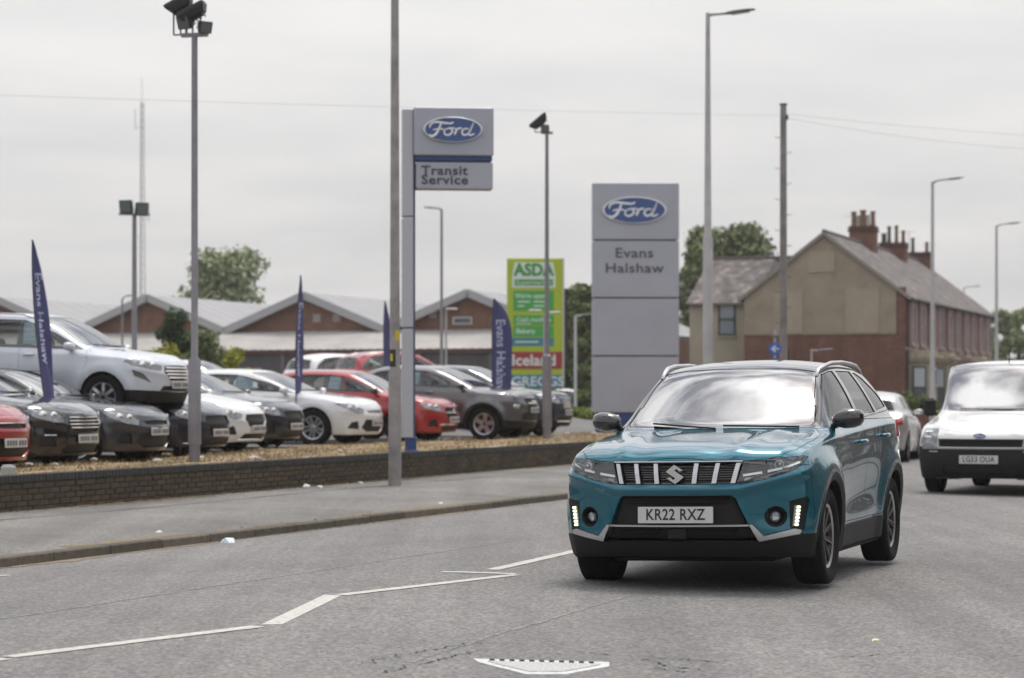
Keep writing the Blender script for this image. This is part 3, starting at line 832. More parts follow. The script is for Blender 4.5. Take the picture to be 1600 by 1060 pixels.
RIMCACHE = {}
def wheel(parent, loc, r, width, style, side, steer=0.0, rimr=None):
    """side +1: outer face to +y"""
    rr = rimr or r * .655
    key = (round(r, 3), round(width, 3), style, round(rr, 3))
    if key not in RIMCACHE:
        t = MB(); w = width / 2; sh = r - rr
        prof = [(rr - .012, -w * .55), (rr + .004, -w * .8), (rr + sh * .35, -w * .98), (rr + sh * .72, -w * 1.0), (r - .016, -w * .96), (r - .004, -w * .86), (r, -w * .6)]
        for gx in (-.45, -.15, .15, .45):
            prof += [(r, w * (gx - .055)), (r - .009, w * (gx - .035)), (r - .009, w * (gx + .035)), (r, w * (gx + .055))]
        prof += [(r, w * .6), (r - .004, w * .86), (r - .016, w * .96), (rr + sh * .72, w * 1.0), (rr + sh * .35, w * .98), (rr + .004, w * .8), (rr - .012, w * .55)]
        t.lathe(prof, 48, 'y')
        to = t.build('wheel', M_RUBBER, None, autosmooth=R(40))
        m = MB(); dark = 1 if style != 'bright' else 0
        m.cur = 1
        m.lathe([(rr + .003, -w * .6), (rr - .012, -w * .5), (rr - .02, w * .5), (rr + .002, w * .74)], 40, 'y')
        m.lathe([(0.001, -w * .1), (rr * .9, -w * .15), (rr - .015, -w * .2)], 32, 'y')   # brake / back disc
        m.cur = 0
        m.lathe([(rr - .016, w * .70), (rr + .006, w * .80), (rr + .004, w * .70)], 48, 'y')
        m.cur = 0 if style == 'bright' else 1
        m.lathe([(.0005, w * .62), (.028, w * .62), (.034, w * .56), (rr * .26, w * .50), (rr * .3, w * .2)], 24, 'y')
        nsp = {'suz': 5, 'five': 5, 'bright': 5, 'multi': 10, 'ten': 7}[style]
        for k in range(nsp):
            a0 = 2 * PI * k / nsp + PI / 2
            def spoke(off0, off1, w0, w1, r0, r1, y0, y1, c_top, c_side, th=.03):
                ca, sa = math.cos(a0), math.sin(a0)
                pts = []
                for (rad, off, ww, yy) in ((r0, off0, w0, y0), (r1, off1, w1, y1)):
                    for sg in (-1, 1):
                        o_ = off + sg * ww / 2
                        pts.append((rad * ca - o_ * sa, yy, rad * sa + o_ * ca))
                low = [(p[0], p[1] - th, p[2]) for p in pts]
                m.cur = c_top; m.add(pts, [(0, 1, 3, 2)])
                m.cur = c_side; m.add(pts + low, [(0, 2, 6, 4), (1, 5, 7, 3), (2, 3, 7, 6), (0, 4, 5, 1)])
            if style == 'suz':
                for sg in (-1, 1):
                    spoke(sg * .016, sg * .056, .030, .044, rr * .18, rr * .98, w * .54, w * .70, 1, 1)
                    spoke(sg * .030, sg * .078, .006, .010, rr * .25, rr * .98, w * .565, w * .715, 0, 1, .01)
            elif style == 'five': spoke(0, 0, .075, .10, rr * .15, rr * .98, w * .56, w * .72, 0, 0)
            elif style == 'bright':
                for sg in (-1, 1): spoke(sg * .02, sg * .05, .03, .05, rr * .15, rr * .98, w * .56, w * .72, 0, 0)
            elif style == 'multi': spoke(0, 0, .02, .026, rr * .15, rr * .98, w * .56, w * .72, 0, 0)
            elif style == 'ten': spoke(0, .03, .05, .045, rr * .15, rr * .98, w * .56, w * .72, 0, 0)
        m2 = {'suz': (M_ALLOY, M_DARKALLOY), 'multi': (M_ALLOY, M_DARKALLOY)}.get(style, (M_ALLOY, M_DARKALLOY))
        ro = m.build('rim', None, None, mats=list(m2), autosmooth=R(35))
        RIMCACHE[key] = (to.data, ro.data); bpy.data.objects.remove(to); bpy.data.objects.remove(ro)
    td, rd = RIMCACHE[key]
    o = bpy.data.objects.new('wheel', td); COL.objects.link(o); o.parent = parent; o.location = loc
    o.rotation_euler = (0, random.uniform(0, 1.2), (0 if side > 0 else PI) + steer)
    ri = bpy.data.objects.new('rim', rd); COL.objects.link(ri); ri.parent = o
    return o

def number_plate(parent, M, text=None, w=.52, h=.111):
    """M: frame whose x is the reading direction, y up, z outwards"""
    mb = MB(); b = MB(); b.box((0, 0, -.004), (w, h, .008), bev=.004); mb.add([M @ v for v in b.v], b.f)
    p = mb.build('number_plate', M_PLATEW, parent)
    if text: lettering('lettering', text, M @ Matrix.Translation((0, -.0, .0012)), .105, M_INK, p, extrude=.0008, spacing=1.06, offset=.0015, sx=.83)
    return p

def mirror(parent, p, col, sg, size=1.0):
    """door mirror: housing with a glass set into it and an arm; p = root on the door (y of the left side)"""
    mb = MB()
    # rounded housing by rings along y
    rings = [(0.0, .035, .03), (.03, .062, .055), (.09, .075, .072), (.15, .073, .07), (.195, .056, .055), (.215, .025, .028)]
    n = 14; v = []
    for (yy, rx, rz) in rings:
        for k in range(n):
            a = 2 * PI * k / n; ca, sa = math.cos(a), math.sin(a)
            ex = abs(ca) ** .75 * (1 if ca > 0 else -1) * rx * (1.25 if ca > 0 else .55); ez = abs(sa) ** .8 * (1 if sa > 0 else -1) * rz
            v.append((p.x + .02 + ex * size - .16 * yy, sg * (p.y + .04 + yy * size), p.z + .05 + ez * size + .05 * yy))
    f = [(i * n + k, i * n + (k + 1) % n, (i + 1) * n + (k + 1) % n, (i + 1) * n + k) for i in range(len(rings) - 1) for k in range(n)]
    f += [tuple(range(n)), tuple((len(rings) - 1) * n + k for k in range(n))]
    mb.add(v, f); o = mb.build('mirror', col, parent, smooth=True)
    a = MB(); a.tube([(p.x - .01, sg * (p.y - .03), p.z - .02), (p.x, sg * (p.y + .03), p.z), (p.x + .01, sg * (p.y + .09), p.z + .02)], [.026, .022, .024], 8)
    a.build('mirror_arm', M_PLASTIC, o, smooth=True)
    g = MB(); g.box((p.x - .035, sg * (p.y + .14 * size), p.z + .055), (.006, .15 * size, .10 * size), bev=.003); g.build('mirror_glass', M_CHROME, o)
    return o
def handle(parent, p, sg, material):
    mb = MB(); mb.tube([(p.x + .095, sg * (p.y - .005), p.z), (p.x + .07, sg * (p.y + .028), p.z), (p.x - .05, sg * (p.y + .03), p.z + .002), (p.x - .085, sg * (p.y - .005), p.z + .002)], [.012, .016, .017, .012], 8)
    return mb.build('handle', material, parent, smooth=True)
def seats(parent, xs, zs=.62, hwid=.36):
    mb = MB()
    for x in xs:
        for y in (-hwid, hwid):
            mb.box((x, y, zs - .1), (.5, .5, .2), bev=.06)
            mb.box((x - .27, y, zs + .27), (.16, .48, .62), bev=.07, mtx=Matrix.Translation((x - .27, y, zs + .25)) @ Matrix.Rotation(-.25, 4, 'Y'))
            mb.box((x - .36, y, zs + .62), (.10, .26, .17), bev=.045)
    mb.build('seats', M_SEAT, parent)
# ------------------------------------------------------------------ the turquoise compact SUV
def arcs(x, r): return circle((x, r), r, 28)
M_DARKGLASS = glass_mat('tinted_glass', (.22, .25, .26), .10)
def build_suv():
    root = empty('compact_suv', (0, 0, 0), label='turquoise compact SUV with black roof driving in the near lane, daytime lights on', cat='car')
    def deform(v):
        y = abs(v.y); sg = 1 if v.y >= 0 else -1
        g = lambda a, w: math.exp(-(a / w) ** 2)
        if v.x > .2 and v.z < .9:
            # ledge under the grille and lamps, then the face tucks in
            zc = .700 + max(0, y - .42) * .25
            v.x += .030 * g(v.z - zc + .012, .035) * min(1, max(0, (v.x - .2) / .25))
            if y > .45: v.x -= .018 * g(v.z - .50, .10) * g(y - .64, .16)
            if v.z < .36: v.x -= .25 * (.36 - v.z)
        if v.z > .85 and v.x > -.2 and v.x < .83:
            k = .40 + .10 * (.8 - v.x) * .8
            v.z += .012 * g(y - k, .05) - .006 * g(y - k + .13, .08)
        if .12 < v.z < .95 and y > .55:
            for ax in (0, -2.5):
                r = math.hypot(v.x - ax, v.z - .335)
                v.y += sg * .030 * g(r - .47, .085)
        if -2.1 < v.x < -.35 and y > .6:
            t = math.sin(PI * (v.x + .35) / -1.75)
            v.y -= sg * .028 * g(v.z - .60 - .05 * (-v.x - 1.2), .13) * t
            v.y += sg * .016 * g(v.z - .44, .05) * t
        if y > .6 and -3.1 < v.x < .3: v.y += sg * .014 * g(v.z - (1.0 + .035 * max(0, -v.x)), .035)
        return v
    sp = dict(deform=deform,
        stations=[.845, .79, .70, .56, .40, .20, 0, -.16, -.27, -.40, -.60, -.80, -.96, -1.12, -1.4, -1.7, -2.0, -2.3, -2.55, -2.8, -2.97, -3.08, -3.18, -3.26, -3.30],
        top=[(.845, .885), (.79, .945), (.70, .972), (.56, .997), (.40, 1.015), (.2, 1.035), (0, 1.055), (-.16, 1.07), (-.27, 1.09), (-.40, 1.175), (-.60, 1.305), (-.80, 1.425), (-.96, 1.51), (-1.12, 1.56), (-1.4, 1.588), (-1.7, 1.60), (-2.0, 1.60), (-2.3, 1.59), (-2.55, 1.575), (-2.8, 1.545), (-2.97, 1.49), (-3.08, 1.36), (-3.18, 1.20), (-3.26, 1.09), (-3.30, 1.03)],
        belt=[(.845, .845), (.70, .90), (.56, .925), (.4, .945), (0, 1.0), (-.4, 1.05), (-1, 1.085), (-2, 1.135), (-2.7, 1.155), (-3.0, 1.13), (-3.18, 1.07), (-3.3, 1.0)],
        hw=[(.845, .825), (.70, .86), (.56, .875), (.2, .893), (-.3, .888), (-.6, .876), (-2, .876), (-2.5, .893), (-2.9, .885), (-3.1, .86), (-3.3, .80)],
        bow=[(.845, .25), (.70, .18), (.56, .11), (.4, .06), (.2, .03), (0, .05), (-.27, .14), (-.96, .14), (-1.3, .03), (-1.6, 0), (-2.7, -.02), (-2.97, -.08), (-3.3, -.16)],
        sill=[(.845, .24), (.6, .22), (.3, .22), (-.4, .215), (-2.1, .215), (-2.7, .25), (-3.1, .30), (-3.3, .34)],
        rw=[(0, .66), (-.27, .685), (-.6, .655), (-.96, .615), (-1.3, .60), (-2.3, .60), (-2.9, .575), (-3.3, .6)],
        nose=[-.03, .025, .02, .012, 0.0], tail=[-.02, .03, .03, .01, 0],
        side=(.93, .972, 1.0, .985, .925), crease={4: .5, 8: .45, 10: .4, 7: .15})
    s = Shell(sp, 3)
    front = lambda c, n: c.x > .25 and n.x > -.2
    # big regions first, details later
    fr = lambda c, n: c.x > .3 and c.z < .98 and n.z > -.95
    s.carve('bonnet', 'xy', [(.82, -.1), (.812, .30), (.765, .52), (.66, .68), (.50, .752), (.1, .790), (-.20, .775), (-.345, .72), (-.26, .45), (-.215, -.1)], lambda c, n: n.z > .25 and c.z > .86)
    # bumper split from the wings
    s.carve('bumper', 'yz', [(-.1, .15), (1.0, .15), (1.0, .84), (.79, .84), (-.1, .84)], lambda c, n: c.x > .505 and c.z < .87, only=[None])
    s.carve('lower_bumper', 'yz', [(-.1, .12), (1, .12), (1, .372), (.79, .378), (.535, .334), (-.1, .334)], lambda c, n: c.x > .44 and n.z > -.9)
    s.carve('underside', 'xy', [(.9, -.1), (.9, 1), (-3.4, 1), (-3.4, -.1)], lambda c, n: n.z < -.7)
    s.carve('air_dam', 'yz', [(-.1, .334), (.535, .334), (.487, .438), (-.1, .438)], fr)
    s.carve('lower_grille', 'yz', [(-.1, .452), (.478, .452), (.40, .628), (.372, .645), (-.1, .645)], fr)
    s.carve('trim_bar', 'yz', [(-.1, .437), (.49, .437), (.478, .452), (-.1, .452)], fr)
    s.carve('skid_trim', 'yz', [[(.478, .452), (.503, .452), (.575, .372), (.538, .334), (.49, .437)], [(.538, .334), (.575, .374), (.70, .392), (.785, .424), (.80, .40), (.79, .378)]], fr)
    s.carve('lamp_surround', 'yz', [[(.735, .600), (.835, .625), (.845, .60), (.815, .405), (.735, .425)]], fr)
    s.carve('running_light_seat', 'yz', [(.765, .572), (.802, .572), (.783, .432), (.750, .432)], fr)
    s.carve('fog_ring', 'yz', [circle((.648, .50), .068, 16)], fr)
    s.carve('headlight', 'yz', [[(.452, .872), (.80, .900), (.825, .893), (.805, .845), (.765, .805), (.60, .752), (.432, .722), (.408, .722)]], lambda c, n: c.x > .25 and c.z < .98 and n.z > -.6)
    s.carve('grille', 'yz', [(-.1, .722), (.405, .722), (.447, .868), (-.1, .868)], fr)
    s.carve('grille_frame', 'yz', [[(-.1, .868), (.447, .868), (.449, .879), (-.1, .876)]], fr)
    # glasshouse
    s.carve('windscreen', 'yz', [(-.1, 1.075), (.50, 1.083), (.665, 1.098), (.685, 1.12), (.578, 1.49), (.55, 1.507), (-.1, 1.522)], lambda c, n: -1.15 < c.x < -.15 and n.x > .28 and n.z > .2)
    s.carve('rear_window', 'yz', [(-.1, 1.15), (.60, 1.15), (.53, 1.45), (-.1, 1.46)], lambda c, n: c.x < -2.9 and n.x < -.3)
    sd = lambda c, n: n.y > .3 and c.y > .5
    s.carve('window_frame', 'xz', [[(-.43, 1.085), (-.50, 1.15), (-.83, 1.385), (-1.05, 1.488), (-1.30, 1.515), (-2.2, 1.52), (-2.45, 1.49), (-2.80, 1.33), (-2.88, 1.20), (-2.0, 1.160), (-1.0, 1.115)]], sd)
    s.carve('window_a', 'xz', [[(-.62, 1.125), (-.64, 1.16), (-.88, 1.365), (-1.07, 1.463), (-1.28, 1.49), (-1.42, 1.493), (-1.46, 1.155), (-1.0, 1.135)]], sd)
    s.carve('window_b', 'xz', [[(-1.56, 1.162), (-1.52, 1.495), (-2.05, 1.495), (-2.19, 1.18)]], sd)
    s.carve('window_c', 'xz', [[(-2.26, 1.195), (-2.13, 1.485), (-2.25, 1.485), (-2.43, 1.45), (-2.70, 1.32), (-2.76, 1.225)]], sd)
    s.carve('roof', 'xz', [[(-.22, 1.13), (-.95, 1.7), (-3.0, 1.7), (-3.0, 1.13)], [(-.22, 1.07), (-.22, 1.135), (-1.0, 1.14), (-1.0, 1.105), (-.42, 1.075)]], lambda c, n: c.x < -.2 and c.z > 1.07, only=[None])
    s.carve('front_door', 'xz', [(-.30, .40), (-.34, 1.02), (-.42, 1.075), (-1.45, 1.132), (-1.50, .40)], lambda c, n: n.y > .3 and c.y > .5, only=[None])
    s.carve('rear_door', 'xz', [[(-1.50, .40), (-1.45, 1.132), (-2.35, 1.17), (-2.42, .95), (-1.50, .95)], [(-1.50, .40), (-2.02, .40), (-2.10, .56), (-2.35, .82), (-2.42, .95), (-1.5, .95)]], lambda c, n: n.y > .3 and c.y > .5, only=[None])
    s.carve('sill_cladding', 'xz', [(-.2, .15), (-.2, .375), (-2.3, .385), (-2.3, .15)], lambda c, n: n.y > -.2 and c.y > .5 and n.z > -.8)
    s.carve('tail_light', 'xz', [(-2.84, .98), (-2.90, 1.105), (-3.4, 1.105), (-3.4, .96)], lambda c, n: c.y > .45 and n.y > -.2)
    for ax in (0, -2.5):
        k = 'f' if ax == 0 else 'r'
        s.carve('arch_' + k, 'xz', [circle((ax, .335), .445, 30)], lambda c, n: c.y > .6)
        s.carve('hole_' + k, 'xz', [circle((ax, .335), .388, 30)], lambda c, n: c.y > .46)
        s.delete('hole_' + k)
    P = paint('turquoise', (.004, .115, .165), .5, .26)
    roofm = mat('car_paint_black', (.006, .006, .007), .12, 0, coat=1)
    body = s.piece(None, 'body', P, root, 'join', depth=.03)[0]
    s.piece('bonnet', 'bonnet', P, root, depth=.02, gap=.0025)
    bp = s.piece('bumper', 'bumper', P, root, depth=.03)[0]
    s.piece('lower_bumper', 'lower_bumper', M_PLASTIC, root, depth=.03, off=.004)
    s.piece('underside', 'underside', M_DARK, root, depth=.0)
    s.piece('roof', 'roof', roofm, root, depth=.01, gap=.003)
    for k, nm, m_, kw in (('air_dam', 'air_dam', M_PLASTIC, dict(off=-.05, depth=.02)), ('lower_grille', 'lower_grille', M_PLASTIC, dict(off=-.035, depth=.01)),
                          ('trim_bar', 'trim_bar', M_SILVER, dict(off=.006, depth=.05)), ('grille', 'grille', M_BLACKGLOSS, dict(off=-.035, depth=.01)), ('grille_frame', 'grille_frame', M_SILVER, dict(off=.004, depth=.04))):
        s.piece(k, nm, m_, root, **kw)
    s.piece('skid_trim', 'skid_trim', M_SILVER, root, 'pair', off=.006, depth=.05)
    s.piece('lamp_surround', 'lamp_surround', M_PLASTIC, root, 'pair', off=-.006, depth=.02)
    for o in s.piece('running_light_seat', 'running_light', mat('lamp_housing', (.25, .25, .24), .3), root, 'pair', off=-.012, depth=.02):
        sg = 1 if sum(v.co.y for v in o.data.vertices) > 0 else -1
        for i in range(6):
            z = .442 + i * .0235; y = .758 + (z - .432) * .125 + .012
            p = s.surf(y, z); mb = MB(); mb.box((p.x - .006, sg * p.y, p.z), (.02, .026, .0165), bev=.004); mb.build('diode', M_DRL, o)
    for key, lst in (('arch_f', 'wheel_arch_cladding'), ('arch_r', 'wheel_arch_cladding')):
        s.piece(key, lst, M_CLAD, root, 'pair', off=.010, depth=.045)
    s.piece('sill_cladding', 'sill_cladding', M_CLAD, root, 'pair', off=.010, depth=.03)
    s.piece('front_door', 'door', P, root, 'pair', depth=.02, gap=.003)
    s.piece('rear_door', 'door', P, root, 'pair', depth=.02, gap=.003)
    wf = s.piece('window_frame', 'window_frame', M_BLACKGLOSS, root, 'pair', depth=.015)
    for k in 'abc': s.piece('window_' + k, 'window', M_DARKGLASS, root, 'pair', off=-.006, depth=.004)
    s.piece('windscreen', 'windscreen', M_SCREEN, root, off=-.003, depth=.004, gap=.004)
    s.piece('rear_window', 'rear_window', M_GLASS, root, off=-.004, depth=.004)
    s.piece('tail_light', 'tail_light', M_REDL, root, 'pair', off=.012, depth=.04)
    # recessed fog lamps
    for sg in (1, -1):
        p = s.surf(.648, .50); n = s.normal(p)
        Mx = frame((p.x, sg * p.y, p.z), (0, 1, 0), (0, 0, 1)).copy()
        q = Vector((1, sg * .35, 0)).normalized(); Mx = frame((p.x, sg * p.y, p.z), Vector((0, 0, 1)).cross(q) if False else Vector((-q.y, q.x, 0)), (0, 0, 1))
        mb = MB(); mb.lathe([(.066, .004), (.058, -.004), (.046, -.05), (.001, -.055)], 20, 'z', Mx); h = mb.build('fog_light', M_PLASTIC, root, autosmooth=R(30))
        mb = MB(); mb.lathe([(.040, -.045), (.040, -.025), (.028, -.012), (.001, -.006)], 18, 'z', Mx); mb.build('lens', M_LENS, h, smooth=True)
        mb = MB(); mb.lathe([(.038, -.026), (.028, -.04), (.001, -.046)], 18, 'z', Mx); mb.build('reflector', M_REFL, h, smooth=True)
    for o in s.piece('fog_ring', 'fog_surround', M_PLASTIC, root, 'pair', off=-.06, depth=.01): pass
    # grille mesh: horizontal ribs, bars and the emblem
    mb = MB()
    for i in range(9):
        z = .735 + i * .0158; pts = []
        for j in range(-8, 9):
            y = j / 8 * (.405 + (z - .722) * .28 - .01); p = s.surf(abs(y), z); pts.append((p.x - .018, y, z))
        mb.tube(pts, .0032, 4)
    mb.build('grille_rib', M_PLASTIC, root)
    for sg in (1, -1):
        for y0, sl in ((.150, .10), (.283, .17), (.408, .24)):
            if y0 > .4 and False: continue
            v = []; a = []
            for z, w in ((.728, .0155), (.795, .0150), (.862, .0145)):
                yc = y0 - .034 + (z - .728) * sl + .012
                for e in (-1, 1):
                    yy = yc + e * w; p = s.surf(yy, z); v.append((p.x + .002 if abs(z - .795) < .01 else p.x - .004, sg * yy, z))
            back = [(q[0] - .022, q[1], q[2]) for q in v]
            f = [(0, 1, 3, 2), (2, 3, 5, 4), (0, 2, 8, 6), (2, 4, 10, 8), (1, 7, 9, 3), (3, 9, 11, 5), (0, 6, 7, 1), (4, 5, 11, 10)]
            m2 = MB(); m2.add(v + back, f); m2.build('grille_bar', M_SILVER, root)
    # emblem: the angular S outline
    S = [(-.063, .012), (-.004, .062), (.056, .030), (.063, .043), (.000, .072)]
    half = [(-.060, .022), (-.030, .048), (-.002, .070), (.028, .050), (.058, .026), (.030, .022), (.012, .040), (-.004, .028), (.060, -.018)]
    pts = half + [(-x, -y) for x, y in half]
    p = s.surf(0, .79); px = p.x - .004
    mb = MB(); mb.prism([(y, .790 + z * .92) for y, z in pts], px, px + .018, 'x'); mb.build('emblem', M_CHROME, root)
    # headlights
    for sg, oo in zip((1, -1), s.piece('headlight', 'headlight', M_LENS, root, 'pair', off=.001, depth=.01)):
        def sp_(y, z, d):
            q = s.surf(y, z); return Vector((q.x - d, sg * y, z))
        # bowl behind the cover
        mb = MB(); rows = 8; cols = 5; V = []
        for i in range(rows + 1):
            y = .42 + (.815 - .42) * i / rows; lo = .725 + max(0, (y - .43)) * .26; hi = .873 + (y - .45) * .075
            for j in range(cols + 1): V.append(sp_(y, lo + (hi - lo) * j / cols, .075 if 0 < j < cols and 0 < i < rows else .012))
        mb.add(V, [(i * 6 + j, i * 6 + j + 1, (i + 1) * 6 + j + 1, (i + 1) * 6 + j) for i in range(rows) for j in range(cols)])
        mb.build('bowl', M_BLACKGLOSS, oo)
        mb = MB()      # bright blade running through the lamp
        A = [(.445, .770), (.56, .787), (.69, .812), (.79, .852)]
        for (a, b) in zip(A, A[1:]):
            mb.add([sp_(a[0], a[1], .02), sp_(b[0], b[1], .02), sp_(b[0], b[1] + .016, .02), sp_(a[0], a[1] + .016, .02), sp_(a[0], a[1], .06), sp_(b[0], b[1], .06), sp_(b[0], b[1] + .016, .06), sp_(a[0], a[1] + .016, .06)],
                   [(0, 1, 2, 3), (3, 2, 6, 7), (0, 4, 5, 1)])
        mb.build('blade', M_CHROME, oo)
        for y, z, r_ in ((.56, .832, .032), (.665, .845, .030)):
            q = sp_(y, z, .045); Mx = frame(q, Vector((-.3 * sg, 1, 0)).normalized(), (0, 0, 1))
            mb = MB(); mb.lathe([(r_ * 1.15, .0), (r_ * 1.05, .01), (r_, .0), (r_ * .7, .018), (r_ * .3, .026), (.0005, .028)], 16, 'z', Mx); mb.build('projector', M_REFL, oo, smooth=True)
        mb = MB()
        for y0 in (.45, .50): mb.add([sp_(y0, .735, .03), sp_(y0 + .04, .742, .03), sp_(y0 + .05, .765, .03), sp_(y0 + .005, .76, .03)], [(0, 1, 2, 3)])
        mb.build('indicator', mat('indicator', (.35, .33, .3), .2, .8), oo)
    # air dam ribs
    mb = MB()
    for z in (.365, .39, .415):
        for (a, b) in ((-.40, -.11), (.10, .40)):
            mb.tube([(s.surf(abs(a + (b - a) * i / 5), z).x - .03, a + (b - a) * i / 5, z) for i in range(6)], .004, 4)
    p = s.surf(0, .39); mb.box((p.x - .03, 0, .392), (.03, .13, .075), bev=.006)
    mb.build('air_dam_rib', M_PLASTIC, root)
    for z in (.60, .625):
        pts = [(s.surf(abs(j / 6 * .36), z).x - .022, j / 6 * .36, z) for j in range(-6, 7)]
        mb = MB(); mb.tube(pts, .006, 5); mb.build('grille_rib', M_PLASTIC, root)
    # plate
    p = s.surf(0, .52)
    number_plate(root, frame((p.x + .008, 0, .518), (0, 1, 0), (-.05, 0, 1)), 'KR22 RXZ')
    # mirrors, handles
    for sg in (1, -1):
        q = s.side_at(-.62, 1.11); mirror(root, Vector((-.60, q.y - .02, 1.085)), M_BLACKGLOSS, sg)
        for x, z in ((-1.30, .965), (-2.20, .998)):
            q = s.side_at(x, z); handle(root, q, sg, P)
        for ax in (0, -2.5):
            pass
    # roof rails
    for sg in (1, -1):
        xs = [-1.02, -1.10, -1.25, -1.45, -1.9, -2.3, -2.55, -2.70, -2.80]; hs = [.0, .022, .036, .042, .042, .042, .038, .022, 0]
        pts = []
        for x, h in zip(xs, hs):
            y = .585 + (.02 if -2.4 < x < -1.2 else 0.0); q = s.top_at(x, y); pts.append((x, sg * y, q.z + h - .004))
        mb = MB(); mb.tube(pts, [.014, .018, .019, .018, .017, .017, .018, .017, .014], 8); mb.build('roof_rail', M_SILVER, root, smooth=True)
    # aerial
    q = s.top_at(-2.7, 0); mb = MB(); mb.tube([(q.x, 0, q.z), (q.x - .10, 0, q.z + .16)], [.006, .002], 6); mb.build('aerial', M_PLASTIC, root)
    # wipers
    for a, b in (((.60, 1.085), (.06, 1.10)), ((.02, 1.080), (-.48, 1.12))):
        pts = []
        for k in range(7):
            y = a[0] + (b[0] - a[0]) * k / 6; z = a[1] + (b[1] - a[1]) * k / 6; q = s.surf(abs(y), z); pts.append((q.x + .014, y, z + .004))
        mb = MB(); mb.tube(pts, .007, 5); mb.build('wiper', M_PLASTIC, root)
    # inner mirror pod and dashboard, seats, people are not visible
    mb = MB(); mb.box((-1.06, 0, 1.40), (.03, .20, .05), bev=.012); mb.box((-1.02, 0, 1.445), (.05, .07, .04), bev=.015); mb.build('inner_mirror', M_PLASTIC, root)
    mb = MB(); mb.box((-.55, 0, .95), (.55, 1.35, .22), bev=.06); mb.build('dashboard', M_DARK, root)
    Mx = Matrix.Translation((-.92, -.36, .98)) @ Matrix.Rotation(R(65), 4, 'Y')
    mb = MB(); mb.tube([Mx @ Vector((.18 * math.cos(a), .18 * math.sin(a), 0)) for a in [2 * PI * k / 24 for k in range(25)]], .015, 6); mb.tube([Mx @ Vector((0, .17, 0)), Mx @ Vector((0, -.17, 0))], .02, 5)
    mb.build('steering_wheel', M_SEAT, root)
    seats(root, (-1.35, -2.2))
    mb = MB(); mb.box((-1.6, 0, .50), (2.6, 1.5, .3)); mb.build('floor_pan', M_DARK, root)
    mb = MB(); mb.box((.45, 0, .62), (.55, 1.2, .5)); mb.build('engine_bay', M_DARK, root)
    mb = MB(); mb.box((-1.25, 0, .205), (3.3, 1.15, .05), bev=.02); mb.box((-1.25, 0, .20), (1.9, 1.62, .03), bev=.01); mb.build('added_shade_slab', M_DARK, root)  # dark slabs added under the body to deepen the shade on the road
    for ax in (0, -2.5):
        liner(.855, ax, .40, root)
        for sg in (1, -1): wheel(root, (ax, sg * .765, .334), .334, .225, 'suz', sg)
    s.bm.free()
    return root
suv = build_suv()
_yaw = .3274
# heading towards the camera: local +x = (-sin, -cos)
suv.rotation_euler = (R(.985), 0, math.atan2(-math.cos(_yaw), -math.sin(_yaw)))
suv.location = (1.38, 17.095, -.005)
suv.rotation_mode = 'XYZ'
